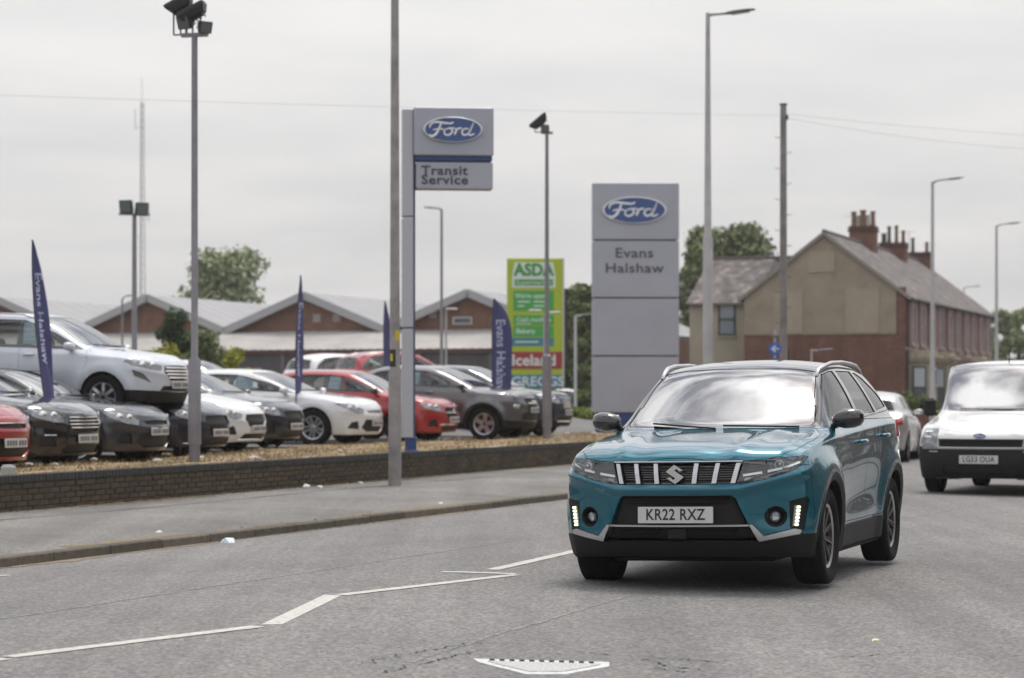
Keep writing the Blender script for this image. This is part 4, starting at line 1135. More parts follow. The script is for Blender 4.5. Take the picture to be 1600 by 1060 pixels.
# ------------------------------------------------------------------ the other vehicles, one recipe with different measures
def road_car(name, label, cat, P, d, wheels=('five', .315, .205), plate=None, group=None, level=2, mirror_mat=None, extras=None, card=False, seats_=True, three_door=False):
    """d: measures. P: paint. Local +x is the nose, origin on the ground under the front axle"""
    g = lambda k, v=None: d.get(k, v)
    fo, wb, ro, W, H = d['fo'], d['wb'], d['ro'], d['W'] / 2, d['H']
    zn, zc, xc, xh, zh = g('zn', .70), g('zc', .98), g('xc', -.35), g('xh', -1.15), H - .075
    xr, zr, xt, zt = g('xr', -wb - .05), H - g('rdrop', .12), g('xt', -wb - ro + .12), g('zt', 1.0)
    tail = -(wb + ro); xm = (xh + xr) / 2
    b0, b1 = g('b0', zc - .03), g('b1', zc + .05)
    zb = g('zb', .18)
    if g('boot', None):
        ztb = g('boot', 1.0)
        rear = [(xr, zr), ((xr + xt) / 2 + .02, (zr + ztb) / 2 + .05), (xt, ztb), (tail + .12, ztb - .02), (tail, ztb - .08)]
    else:
        rear = [(xr, zr), (xr - .10, zr - .06), (xt + .02, zt + .04), (xt - (xt - tail) * .6, zt - .04), (tail, zt - .12)]
    mid = lambda a, b, t: (a[0] + (b[0] - a[0]) * t, a[1] + (b[1] - a[1]) * t)
    nose = (fo, zn); bn = (fo - .07, zn + g('lip', .05)); bm_ = (fo - .25, zn + g('lip', .05) + (zc - zn - g('lip', .05)) * .42)
    cowl = (xc, zc); head = (xh, zh)
    m1 = mid(cowl, head, .33); m2 = mid(cowl, head, .68)
    top = [nose, bn, bm_, mid(bm_, cowl, .5), (xc + .10, zc - .018), cowl, (m1[0], m1[1] + .02), (m2[0], m2[1] + .025), head, (xh - .18, H - .028), (xm + .15, H), (xm - .3, H - .004), mid((xm - .3, H - .01), (xr, zr), .55)] + rear
    top[-len(rear) - 1] = (top[-len(rear) - 1][0], top[-len(rear) - 1][1] + .035)
    xs = sorted({round(p[0], 3) for p in top} | {round(v, 3) for v in (.45, .2, 0, -.25, -wb - .3, -wb + .3, -wb, -wb * .5)}, reverse=True)
    xs = [x for i, x in enumerate(xs) if i == 0 or xs[i - 1] - x > .045 or x == round(tail, 3)]
    nb = g('nb', .22)
    sp = dict(stations=xs, top=top,
              belt=[(fo, zn - .04), (fo - .1, zn), (fo - .3, zn + (b0 - zn) * .45), (0, b0 - .07), (xc, b0 - .01), (xc - .3, b0 + .01), (-wb, b1), (xt, b1 - .03), (tail, b1 - .15)],
              hw=[(fo, W * g('nw', .90)), (fo - .15, W * max(.955, g('nw', .9))), (fo - .35, W * .985), (0, W), (-.5, W * .985), (-wb + .4, W * .985), (-wb, W), (-wb - .4, W * .98), (tail + .1, W * .95), (tail, W * .9)],
              bow=[(fo, nb + .08), (fo - .15, nb * .9), (fo - .35, nb * .5), (.2, .04), (0, .03), (xc, g('wbow', .13)), (xh, g('wbow', .13)), (xh - .35, .02), (-wb + .3, 0), (xr, -.06), (tail, -.16)],
              sill=[(fo, zb + .02), (.3, zb + .02), (-.4, zb), (-wb + .4, zb), (-wb - .4, zb + .06), (tail, zb + .12)],
              rw=[(0, W * .74), (xh, W * g('rw', .70)), (xr, W * g('rw', .70) - .03), (tail, W * .66)], drop=g('drop', .055),
              nose=g('nose', [-.04, .03, .03, .015, 0]), tail=[-.02, .04, .03, .01, 0], side=g('side', (.93, .972, 1.0, .985, .93)), crease=g('crease', {4: .5, 8: .3, 10: .35}))
    r = wheels[1]
    fl = g('flare', .015)
    def deform(v):
        y = abs(v.y); sg = 1 if v.y >= 0 else -1
        q = lambda a, w: math.exp(-(a / w) ** 2)
        if .12 < v.z < zc and y > .5:
            for ax in (0, -wb): v.y += sg * (fl + .006) * q(math.hypot(v.x - ax, v.z - r) - r - .11, .075)
            if -wb + .3 < v.x < -.3: v.y += sg * (-.022 * q(v.z - .56, .11) + .014 * q(v.z - .40, .05)) * math.sin(PI * (v.x + .3) / (-wb + .6))
        if y > .5 and -wb - .4 < v.x < .3: v.y += sg * .012 * q(v.z - (b0 - .08 + (b1 - b0) * (-v.x / wb)), .03)
        if v.x > .3 and v.z < zn and v.z > .3: v.x += g('ledge', .02) * q(v.z - (zn - .17 + max(0, y - .35) * .2), .04)
        if v.z > zn and xc < v.x < fo - .05: v.z += .010 * q(y - .42 * W / .85 - .08 * (fo - v.x) * .5, .05)
        return v
    sp['deform'] = deform
    s = Shell(sp, level)
    root = empty(name, (0, 0, 0), label=label, cat=cat, group=group)
    fr = lambda c, n: c.x > .2 and c.z < zn + .18 and n.z > -.9 and n.x > -.2
    sd = lambda c, n: n.y > .25 and c.y > .4
    s.carve('bonnet', 'xy', [(fo - .06, -.1), (fo - .08, .3), (fo - .15, .5 * W / .87), (fo - .30, .66 * W / .87), (fo - .45, .72 * W / .87), (0, .755 * W / .87), (xc + .0, .74 * W / .87), (xc - .08, .66 * W / .87), (xc + .05, -.1)], lambda c, n: n.z > .25 and c.z > zn - .02)
    if g('clad', 0):
        s.carve('clad_low', 'yz', [(-.1, .1), (1, .1), (1, g('clad', 0) + .05), (-.1, g('clad', 0))], lambda c, n: c.x > .3 and n.z > -.9)
        s.carve('sill_clad', 'xz', [(.9, .1), (.9, g('clad', 0) - .02), (tail - .1, g('clad', 0)), (tail - .1, .1)], lambda c, n: c.y > .4 and n.z > -.8 and n.y > -.2, only=[None])
    for c_ in g('front', []):
        s.carve(c_[0], 'yz', c_[1], fr)
    for c_ in g('sides', []):
        s.carve(c_[0], 'xz', c_[1], sd)
    # windscreen in front view, inside the pillars
    def pw(x): return tab(sp['rw'], x)
    yb = .79 * W * g('yb', .93); yt = pw(xh) - .035
    s.carve('windscreen', 'yz', [(-.1, zc + .012), (yb - .18, zc + .015), (yb, zc + .035), (yb + .01, zc + .06), (yt + .01, zh - .03), (yt - .02, zh - .012), (-.1, zh)], lambda c, n: xh - .2 < c.x < xc + .15 and n.x > .2 and n.z > .15)
    s.carve('rear_window', 'yz', [(-.1, zt + .07), (.78 * W * .9, zt + .08), (W * .60, zr - .07), (-.1, zr - .04)] if not g('boot', None) else [(-.1, g('boot', 1) + .05), (.6, g('boot', 1) + .05), (.5, zr - .03), (-.1, zr - .03)], lambda c, n: c.x < xr + .15 and n.x < -.2)
    # side glass: outline follows waist and roof
    def tz(x): return tab(top, x) - g('gl', .115)
    A, B, Cc, D = g('w0', xc - .32), g('wB', -1.45), g('wC', -wb + .22), g('w1', xr - .02)
    fx = xh + (xh - xc) * .30
    lo = lambda x: tab(sp['belt'], x) + .028
    arch = [(fx, tz(fx) - .02)] + [(x, tz(x)) for x in (fx - .2, B, (B + Cc) / 2, Cc, (Cc + D) / 2 + .05)]
    outline = [(xc - .12, lo(xc - .12))] + [((xc - .12) * .5 + fx * .5, (lo(xc) + tz(fx)) / 2 + .03)] + arch + [(D + .10, (tz(D) + lo(D)) / 2 + .05), (D, lo(D) + .03), (D + .05, lo(D)), (B, lo(B)), (A, lo(A))]
    outline = [p for p in outline if p[0] >= D - .01]
    s.carve('window_frame', 'xz', [outline], sd)
    ins = .022
    def pane(key, x0t, x0b, x1t, x1b):
        pts = [(x0b, lo(x0b) + ins), (x1b, lo(x1b) + ins), (x1t, tz(x1t) - ins)]
        m = (x0t + x1t) / 2
        pts += [(m, tz(m) - ins), (x0t, tz(x0t) - ins)]
        s.carve(key, 'xz', [pts], sd, only=['window_frame'])
    pane('win_a', fx - .06, A - .10, B + .05, B + .03)
    if three_door: pane('win_b', B - .07, B - .07, Cc - .05, D + .22)
    else:
        pane('win_b', B - .07, B - .07, Cc + .10, Cc - .02)
        pane('win_c', Cc + .02, Cc - .09, min(Cc - .10, D + .33), D + .12)
    xd = B - (.25 if three_door else 0)
    dz = g('doorlo', .27)
    s.carve('door_a', 'xz', [(-.30 - r * .35, dz), (xc + .0, b0 - .12), (xc - .06, lo(xc - .2) - .01), (xd, lo(xd) - .002), (xd, dz)], sd, only=[None])
    if not three_door:
        s.carve('door_b', 'xz', [[(xd, dz), (xd, lo(xd) - .002), (Cc - .06, lo(Cc) - .002), (Cc - .10, .82), (xd, .82)], [(xd, dz), (xd, .84), (Cc - .12, .84), (-wb + r + .06, .60), (-wb + r + .14, dz)]], sd, only=[None])
    s.carve('tail_light', 'xz', [(tail + .26, zt - .02), (tail + .20, zt - .20), (tail - .1, zt - .22), (tail - .1, zt + .02)] if not g('tallrear') else [(tail + .10, 1.35), (tail + .10, .9), (tail - .1, .9), (tail - .1, 1.35)], lambda c, n: c.y > .5 and n.y > -.3)
    for i, ax in enumerate((0, -wb)):
        if g('clad', 0) and g('archclad', True): s.carve('arch%d' % i, 'xz', [circle((ax, r), r + .105, 26)], lambda c, n: c.y > .55)
        s.carve('hole%d' % i, 'xz', [circle((ax, r), r + .05, 26)], lambda c, n: c.y > .42)
        s.delete('hole%d' % i)
    s.piece(None, 'body', P, root, depth=.03)
    s.piece('bonnet', 'bonnet', P, root, depth=.02, gap=.003)
    for k in ('door_a', 'door_b'):
        if k in s.names: s.piece(k, 'door', P, root, 'pair', depth=.02, gap=.003)
    if g('clad', 0):
        s.piece('clad_low', 'lower_bumper', M_PLASTIC, root, depth=.03, off=.003)
        s.piece('sill_clad', 'sill_cladding', M_PLASTIC, root, 'pair', depth=.03, off=.005)
        for i in (0, 1):
            if 'arch%d' % i in s.names: s.piece('arch%d' % i, 'wheel_arch_cladding', M_PLASTIC, root, 'pair', depth=.04, off=.006)
    for c_ in g('front', []) + g('sides', []):
        key, polys, part, m_, mode, off = c_[:6]
        os_ = s.piece(key, part, m_, root, mode, off=off, depth=.02 if off <= 0 else .03)
        if part == 'headlight':
            for o in os_:
                cs = [v.co for v in o.data.vertices]; sg = 1 if cs[0].y > 0 else -1
                ya, yb_ = min(abs(c.y) for c in cs), max(abs(c.y) for c in cs); za, zb_ = min(c.z for c in cs), max(c.z for c in cs)
                o.data.materials[0] = M_REFL2
                for t_ in (.35, .68):
                    y = ya + (yb_ - ya) * t_; z = za + (zb_ - za) * (.45 + .12 * t_); q = s.surf(y, z); rr_ = min(.05, (zb_ - za) * .27)
                    n_ = s.normal(q); ex = Vector((-n_.y, n_.x, 0)).normalized()
                    Mx = frame((q.x - .002, sg * q.y, q.z), (ex.x * sg if False else ex.x, ex.y, 0) if sg > 0 else (-ex.x, ex.y, 0), (0, 0, 1))
                    mb = MB(); mb.lathe([(rr_ * 1.1, -.004), (rr_ * .9, .006), (rr_ * .5, .012), (.0005, .014)], 12, 'z', Mx); mb.build('bulb', M_CHROME, o, smooth=True)
    for b in g('bars', []):      # bright strips across the front: (z, half width, thickness, y0)
        z, hwid, th, y0 = b
        for sg in ((1,) if y0 == 0 else (1, -1)):
            ys = [(-hwid if y0 == 0 else y0) + ((hwid - (-hwid if y0 == 0 else y0)) * i / 8) for i in range(9)]
            mb = MB(); mb.tube([(s.surf(abs(y), z).x - .002, sg * y, z) for y in ys], th, 6); mb.build('grille_bar', M_CHROME, root)
    if g('badge', None):
        z = d['badge']; q = s.surf(0, z); mb = MB(); mb.lathe([(.058, -.002), (.055, .012), (.04, .014), (.037, .008), (.0005, .008)], 18, 'z', frame((q.x, 0, z), (0, 1, 0), (0, 0, 1))); mb.build('badge', M_CHROME, root)
    s.piece('windscreen', 'windscreen', M_SCREEN, root, off=-.003, depth=.004, gap=.004)
    s.piece('rear_window', 'rear_window', M_GLASS, root, off=-.003, depth=.004)
    s.piece('window_frame', 'window_frame', M_BLACKGLOSS, root, 'pair', depth=.012)
    for k in 'abc':
        if 'win_' + k in s.names: s.piece('win_' + k, 'window', M_GLASS, root, 'pair', off=-.005, depth=.004)
    s.piece('tail_light', 'tail_light', M_REDL, root, 'pair', off=.003, depth=.02)
    zp = g('plate', .45); q = s.surf(0, zp)
    pl = number_plate(root, frame((q.x + .012, 0, zp), (0, 1, 0), (-.05, 0, 1)), plate)
    if not plate:
        mb = MB()
        for i in range(7): mb.box((q.x + .018, -.2 + i * .062 + (.03 if i > 3 else 0), zp), (.003, .036, .062))
        mb.build('lettering', M_INK_SOFT, pl)
    q = s.bvh.ray_cast(Vector((tail - 1, .001, .75)), Vector((1, 0, 0)))[0]
    if q: 
        pr = number_plate(root, frame((q.x - .012, 0, g('rplate', .75)), (0, -1, 0), (.05, 0, 1))); pr.data.materials[0] = mat('plate_yellow', (.5, .36, .03), .45)
    for sg in (1, -1):
        q = s.side_at(xc - .32, b0 + .03); mirror(root, Vector((xc - .30, q.y - .03, b0 + .015)), mirror_mat or P, sg, g('mirs', .9))
        for x, z in [(B + .16, lo(B) - .13)] + ([] if three_door else [(Cc + .02, lo(Cc) - .13)]):
            handle(root, s.side_at(x, z), sg, P if not g('chromeh') else M_CHROME)
        if g('rails', None):
            pts = [(xh - .15 - (xh - .15 - xr) * i / 8, sg * pw(xh) * .96, s.top_at(xh - .15 - (xh - .15 - xr) * i / 8, pw(xh) * .96).z + (.04 if 0 < i < 8 else 0)) for i in range(9)]
            mb = MB(); mb.tube(pts, .015, 6); mb.build('roof_rail', d['rails'], root, smooth=True)
    pts = [(s.surf(abs(y), zc + .035).x + .012, y, zc + .035 + abs(y - .1) * .02) for y in (.5, .3, .1, -.1, -.3, -.5)]
    mb = MB(); mb.tube(pts, .008, 5); mb.build('wiper', M_PLASTIC, root)
    mb = MB(); mb.box((xc - .30, 0, zc - .13), (.5, W * 1.5, .2), bev=.05); mb.build('dashboard', M_DARK, root)
    if seats_: seats(root, (xc - .98, xc - 1.85), .55, .34)
    mb = MB(); mb.box((-wb * .55, 0, zb + .14), (wb + .3, W * 1.2, .16)); mb.build('floor_pan', M_DARK, root)
    mb = MB(); mb.box((.25, 0, .45), (.7, W * 1.1, .40)); mb.build('engine_bay', M_DARK, root)
    for ax in (0, -wb):
        liner(W - .035, ax, r + .065, root, .40)
        for sg in (1, -1): wheel(root, (ax, sg * (W - .11), r), r, wheels[2], wheels[0], sg)
    if extras: extras(s, root)
    s.bm.free()
    for m_ in (): pass
    root['_side'] = 0; del root['_side']
    return root, s
M_REFL2 = mat('headlamp_unit', (.20, .21, .225), .2, .5, coat=1, noise=(14, .5))
M_INK_SOFT = mat('plate_characters', (.12, .12, .12), .5)
M_MESH = mat('mesh_grille', (.008, .008, .008), .6)

def front_set(zn, W, kind):
    """lamp and grille outlines for the half front (y, z)"""
    k = W / 1.78
    F_ = []
    def add(key, poly, part, m_, mode='join', off=-.025): F_.append((key, [[(y * k, z) for y, z in poly]], part, m_, mode, off))
    a = zn
    if kind == 'swept':       # slim lamps swept back, wide low intake
        add('hl', [(.42, a - .055), (.60, a + .035), (.80, a + .085), (.84, a + .05), (.80, a - .03), (.62, a - .12), (.46, a - .13)], 'headlight', M_REFL2, 'pair', 0)
        add('gr', [(-.1, a - .13), (.30, a - .12), (.34, a - .075), (-.1, a - .055)], 'grille', M_MESH)
        add('lo', [(-.1, .25), (.33, .25), (.50, .34), (.40, a - .24), (-.1, a - .25)], 'lower_grille', M_MESH)
        add('fog', [(.54, .30), (.76, .33), (.70, .44), (.58, .46)], 'fog_recess', M_MESH, 'pair')
    elif kind == 'mouth':     # six-sided grille under the bonnet edge
        add('hl', [(.44, a - .04), (.60, a + .03), (.79, a + .07), (.84, a + .04), (.80, a - .05), (.62, a - .12), (.47, a - .11)], 'headlight', M_REFL2, 'pair', 0)
        add('gr', [(-.1, a - .25), (.30, a - .24), (.40, a - .13), (.34, a - .04), (-.1, a - .03)], 'grille', M_MESH)
        add('lo', [(-.1, .23), (.42, .23), (.48, .28), (.40, .34), (-.1, .34)], 'lower_grille', M_MESH)
        add('fog', [(.56, .32), (.76, .33), (.74, .44), (.62, .47)], 'fog_recess', M_MESH, 'pair')
    elif kind == 'suv':
        add('hl', [(.40, a - .05), (.62, a + .02), (.80, a + .06), (.84, a + .03), (.80, a - .06), (.60, a - .13), (.42, a - .14)], 'headlight', M_REFL2, 'pair', 0)
        add('gr', [(-.1, a - .24), (.30, a - .23), (.37, a - .06), (-.1, a - .04)], 'grille', M_MESH)
        add('lo', [(-.1, .34), (.48, .34), (.44, .46), (-.1, .47)], 'lower_grille', M_MESH)
        add('fog', [(.58, .42), (.76, .43), (.74, .55), (.62, .56)], 'fog_recess', M_MESH, 'pair')
    return F_
HATCH = dict(fo=.80, wb=2.50, ro=.68, W=1.74, H=1.48, zn=.69, zc=1.00, xc=-.22, xh=-1.05, xr=-2.85, xt=-3.08, zt=1.02, b0=.95, b1=1.05, wB=-1.38, wC=-2.25, plate=.42)
def D_(base, **kw): q = dict(base); q.update(kw); return q
NPHI = (math.cos(PHI), -math.sin(PHI))
def park(root, px, Y, z, d, off=0.0, heading=None):
    """stand a car so that its far front corner is seen in column px at distance Y, nose to the road"""
    h = heading if heading is not None else math.atan2(NPHI[1], NPHI[0]) + off
    fx = d['fo'] - .25; c = at(px, Y, z=0)
    R2 = Matrix.Rotation(h, 3, 'Z'); v = R2 @ Vector((fx, d['W'] / 2 * .92, 0))
    root.location = (c.x - v.x, c.y - v.y, z); root.rotation_euler = (0, 0, h)
    return root
def price_card(root, s, x, z, label, w=.30, h=.42):
    """a printed card hung inside the side window"""
    q = s.side_at(x, z); n = s.normal(q); ey = (Vector((0, 0, 1)) - n * n.z).normalized(); n2 = Vector((n.x, -n.y, n.z)); e2 = Vector((ey.x, -ey.y, ey.z))
    ex = e2.cross(n2)
    Mx = root.matrix_basis @ frame(Vector((q.x, -q.y, q.z)) - n2 * .022, ex, e2)
    mb = MB(); b = MB(); b.box((0, 0, 0), (w, h, .004)); mb.add([Mx @ v for v in b.v], b.f)
    o = mb.build('price_card', mat('card_blue', (.50, .72, .82), .5), None)
    mb = MB()
    for (yy, hh, ww) in ((.10, .09, .8), (-.02, .05, .6), (-.10, .03, .7)):
        b = MB(); b.box((0, yy, .004), (w * ww, hh, .003)); mb.add([Mx @ v for v in b.v], b.f)
    mb.build('print_panel', mat('card_print', (.75, .85, .9), .5), o)
    tag(o, label, 'price card', 'price cards in car windows'); return o
LOTG = 'used cars lined up nose to the road'
LOTZ = .38
CARS = {}
def lot_cars():
    wht = paint('white', (.62, .63, .65), 0, .35); blk = paint('black', (.008, .009, .012), .2, .25)
    gry = paint('dark_grey', (.035, .038, .045), .5, .3); nvy = paint('navy', (.006, .010, .028), .4, .28)
    red = paint('red', (.30, .010, .014), .2, .3); slv = paint('silver', (.42, .42, .42), .6, .35); gun = paint('gunmetal', (.12, .115, .12), .6, .32)
    nv2 = paint('slate_blue', (.022, .032, .045), .5, .3); wht2 = paint('pearl', (.66, .66, .65), 0, .35)
    F0 = lambda d, kind: front_set(d['zn'], d['W'], kind)
    def go(key, label, P, d, px, Y, z=LOTZ, cat='car', **kw):
        root, s = road_car('parked_car', label, cat, P, d, **kw); park(root, px, Y, z, d, 0); CARS[key] = (root, s, d); return root, s
    d = D_(HATCH, W=1.78, H=1.50, zn=.72); d['front'] = F0(d, 'swept'); d['bars'] = [(.66, .3, .008, 0)]
    go('red_left', 'red hatchback cut off by the left edge, only its front corner showing', red, d, 48, 30.3, .33, group=LOTG, wheels=('five', .31, .205))
    d = D_(HATCH, fo=.88, W=1.81, H=1.47, wb=2.66, ro=.8, zn=.75, xr=-2.95, xt=-3.25, wC=-2.4); d['front'] = F0(d, 'mouth'); d['bars'] = [(.70, .36, .009, 0), (.655, .37, .008, 0), (.61, .38, .008, 0), (.565, .36, .008, 0), (.47, .72, .008, .58)]
    go('black_left', 'black hatchback with bright chrome grille beside the cut-off red car', blk, d, 157, 33, .34, group=LOTG, wheels=('five', .325, .205))
    d = D_(HATCH, fo=.80, W=1.80, H=1.43, wb=2.80, ro=1.0, zn=.70, zc=.96, xc=-.45, xh=-1.25, xr=-3.05, xt=-3.5, boot=1.03, b0=.90, b1=1.0, wC=-2.55, plate=.48); d['front'] = F0(d, 'swept'); d['badge'] = None
    go('grey_saloon', 'dark grey saloon with long bonnet in front of the raised white car', gry, d, 264, 35.5, .34, group=LOTG, wheels=('multi', .325, .225))
    # raised small SUV
    d = dict(fo=.82, wb=2.52, ro=.70, W=1.77, H=1.64, zn=.83, zc=1.08, xc=-.25, xh=-1.12, xr=-3.0, xt=-3.12, zt=1.12, b0=1.02, b1=1.14, wB=-1.42, wC=-2.3, plate=.52, clad=.40, zb=.24, lip=.06, archclad=False, rails=M_SILVER, doorlo=.36, nb=.24)
    d['front'] = [('hl', [[(.40, .80), (.62, .86), (.82, .895), (.84, .86), (.80, .80), (.60, .74), (.43, .73)]], 'headlight', M_REFL2, 'pair', 0),
                  ('gr', [[(-.1, .585), (.26, .585), (.38, .70), (.34, .805), (-.1, .815)]], 'grille', M_MESH, 'join', -.03),
                  ('fog', [[(.60, .55), (.80, .65), (.82, .74), (.70, .68)]], 'fog_recess', mat('grey_plastic', (.12, .12, .125), .5), 'pair', -.015),
                  ('lo', [[(-.1, .42), (.46, .43), (.40, .50), (-.1, .50)]], 'lower_grille', M_MESH, 'join', -.02)]
    d['bars'] = [(.775, .33, .016, 0), (.725, .35, .014, 0), (.675, .34, .014, 0), (.625, .30, .014, 0)]
    root, s = go('white_suv', 'white compact SUV raised on a display ramp above the other cars', paint('cool_white', (.50, .53, .585), 0, .35), d, 294, 37.5, .97, wheels=('ten', .335, .215), mirror_mat=None)
    price_card(root, s, -1.33, 1.31, 'blue price card in the rear side window of the raised white SUV', .34, .36)
    d = D_(HATCH, fo=.86, W=1.82, H=1.48, wb=2.65, ro=.8, zn=.72, xr=-2.95, xt=-3.25, wC=-2.4); d['front'] = F0(d, 'mouth'); d['bars'] = [(.26, .75, .008, .45)]
    go('navy_behind_pole', 'dark blue hatchback behind the left floodlight pole, silver wheel showing', nvy, d, 357, 38.5, .34, group=LOTG, wheels=('multi', .325, .205))
    d = D_(HATCH, W=1.735, H=1.48, zn=.70, fo=.83); d['front'] = F0(d, 'mouth'); d['bars'] = [(.24, .5, .010, 0)]
    go('white_hatch', 'small white hatchback just right of the left floodlight pole, oval black grille', wht, d, 413, 41.5, .36, group=LOTG, wheels=('five', .31, .195))
    d = D_(HATCH, fo=.88, W=1.82, H=1.46, wb=2.65, ro=.8, zn=.73, xr=-2.95, xt=-3.25, wC=-2.4); d['front'] = F0(d, 'mouth')
    go('navy_hatch', 'very dark navy hatchback between the two white hatchbacks', nvy, d, 472, 44, .37, group=LOTG, wheels=('five', .32, .205))
    d = D_(HATCH, fo=.93, W=1.84, H=1.48, wb=2.69, ro=.84, zn=.73, zc=1.02, xc=-.30, xh=-1.25, xr=-2.95, xt=-3.3, b0=.97, b1=1.10, wB=-1.75, wC=-2.5, lip=.07); d['front'] = F0(d, 'swept'); d['bars'] = [(.625, .3, .009, 0)]
    root, s = go('white_coupe', 'white three-door coupe with black lower intake, left of the tall grey lamp post', wht, d, 595, 47.5, .39, group=LOTG, wheels=('bright', .34, .235), three_door=True)
    price_card(root, s, -1.50, 1.20, 'blue price card in the side window of the white three-door coupe', .36, .32)
    d = D_(HATCH, fo=.84, W=1.74, H=1.48, wb=2.51, ro=.67, zn=.74, b0=.96, b1=1.08, wB=-1.6, wC=-2.3, plate=.46); d['front'] = F0(d, 'mouth'); d['bars'] = [(.60, .36, .010, 0), (.36, .5, .008, 0)]; d['badge'] = .62
    root, s = go('red_hatch', 'red three-door hatchback half hidden behind the tall grey lamp post', red, d, 712, 49.5, .40, group=LOTG, wheels=('five', .315, .195), three_door=True, mirror_mat=M_BLACKGLOSS)
    price_card(root, s, -1.48, 1.20, 'blue price card in the side window of the red three-door hatchback', .34, .36)
    d = dict(fo=.80, wb=2.53, ro=.80, W=1.77, H=1.57, zn=.88, zc=1.10, xc=-.20, xh=-1.05, xr=-2.75, xt=-3.15, zt=1.12, b0=1.04, b1=1.16, wB=-1.38, wC=-2.2, plate=.62, clad=.37, zb=.22, lip=.08, flare=.045, nb=.28, doorlo=.34)
    d['front'] = [('hl', [[(.50, .93), (.62, .955), (.78, .97), (.80, .93), (.68, .90), (.52, .90)]], 'headlight', M_REFL2, 'pair', 0),
                  ('rl', [circle((.60, .70), .085, 14)], 'headlight', M_REFL2, 'pair', 0),
                  ('gr', [[(-.1, .68), (.30, .68), (.40, .86), (-.1, .87)]], 'grille', M_MESH, 'join', -.03),
                  ('lo', [[(-.1, .40), (.50, .42), (.46, .56), (-.1, .57)]], 'lower_grille', M_MESH, 'join', -.03)]
    d['bars'] = [(.80, .16, .02, 0), (.76, .30, .014, 0)]
    root, s = go('grey_crossover', 'gunmetal crossover with bulging wings right of the tall sign post', gun, d, 836, 51.5, .42, group=LOTG, wheels=('five', .335, .215), mirror_mat=M_BLACKGLOSS)
    price_card(root, s, -1.62, 1.27, 'blue price card in the rear side window of the gunmetal crossover', .30, .34)
    d = dict(fo=.86, wb=2.70, ro=.85, W=1.84, H=1.62, zn=.88, zc=1.10, xc=-.25, xh=-1.15, xr=-3.1, xt=-3.4, zt=1.12, b0=1.04, b1=1.12, wB=-1.5, wC=-2.45, plate=.55, clad=.36, zb=.22, lip=.06, doorlo=.34)
    d['front'] = front_set(.88, 1.84, 'suv'); d['bars'] = [(.80, .33, .012, 0), (.755, .33, .012, 0), (.71, .32, .012, 0), (.665, .3, .012, 0), (.35, .5, .014, 0)]
    go('blue_suv', 'dark slate blue SUV with chrome grille, last of the row beside the thin floodlight pole', nv2, d, 889, 55, .42, group=LOTG, wheels=('five', .34, .225), mirror_mat=M_BLACKGLOSS)
    # second row, higher up the sloping yard
    up = .95
    d = D_(HATCH, fo=.85, W=1.80, H=1.56, wb=2.6, ro=.75, zn=.82, rails=M_SILVER); d['front'] = F0(d, 'swept')
    root, s = road_car('parked_car', 'red estate seen from behind in the back row, roof bars on top', 'car', red, d, ('five', .32, .205)); root.location = at(700, 64.5, z=up); root.rotation_euler = (0, 0, R(28)); CARS['red_back'] = (root, s, d)
    d = D_(HATCH, fo=.82, W=1.74, H=1.54, wb=2.5, ro=.7); d['front'] = F0(d, 'swept')
    root, s = road_car('parked_car', 'white hatchback with dark rear window seen from behind in the back row', 'car', wht2, d, ('five', .31, .205)); root.location = at(612, 66.5, z=up); root.rotation_euler = (0, 0, R(36)); CARS['white_back'] = (root, s, d)
    d = D_(HATCH, H=1.62, W=1.78, zc=1.1, zn=.84, b0=1.03, b1=1.1); d['front'] = F0(d, 'swept')
    root, s = road_car('parked_car', 'white car in the back row showing only its roof beside the yellow bush', 'car', wht2, d, ('five', .31, .205)); park(root, 425, 67, up - .22, d); CARS['white_roof'] = (root, s, d)
    d = D_(HATCH, H=1.46, W=1.76); d['front'] = F0(d, 'swept')
    root, s = road_car('parked_car', 'red car behind the dark slate blue SUV, seen past the feather flag', 'car', red, d, ('five', .31, .205)); park(root, 808, 62, .55, d); CARS['red_right'] = (root, s, d)
    root, s = road_car('parked_car', 'white car far off beyond the low hedge, left of the big pylon sign', 'car', wht, d, ('five', .31, .205)); park(root, 955, 92, .22, d, heading=R(10)); CARS['white_far'] = (root, s, d)
    # silver car by the far kerb, seen from behind
    d = D_(HATCH, H=1.47, W=1.76, wb=2.6, ro=.78, zt=.98); d['front'] = F0(d, 'swept')
    root, s = road_car('hatchback', 'silver hatchback on the road behind the turquoise SUV, mostly hidden', 'car', slv, d, ('five', .31, .205))
    h_ = math.atan2(U.y, U.x) + R(5); c_ = at(1413, 48.8, z=0); v_ = Matrix.Rotation(h_, 3, 'Z') @ Vector((-3.30, -.84, 0)); s_, t_ = to_st(c_ - v_); root.location = st(s_, t_, road_z(t_)); root.rotation_euler = (0, 0, h_); CARS['silver'] = (root, s, d)

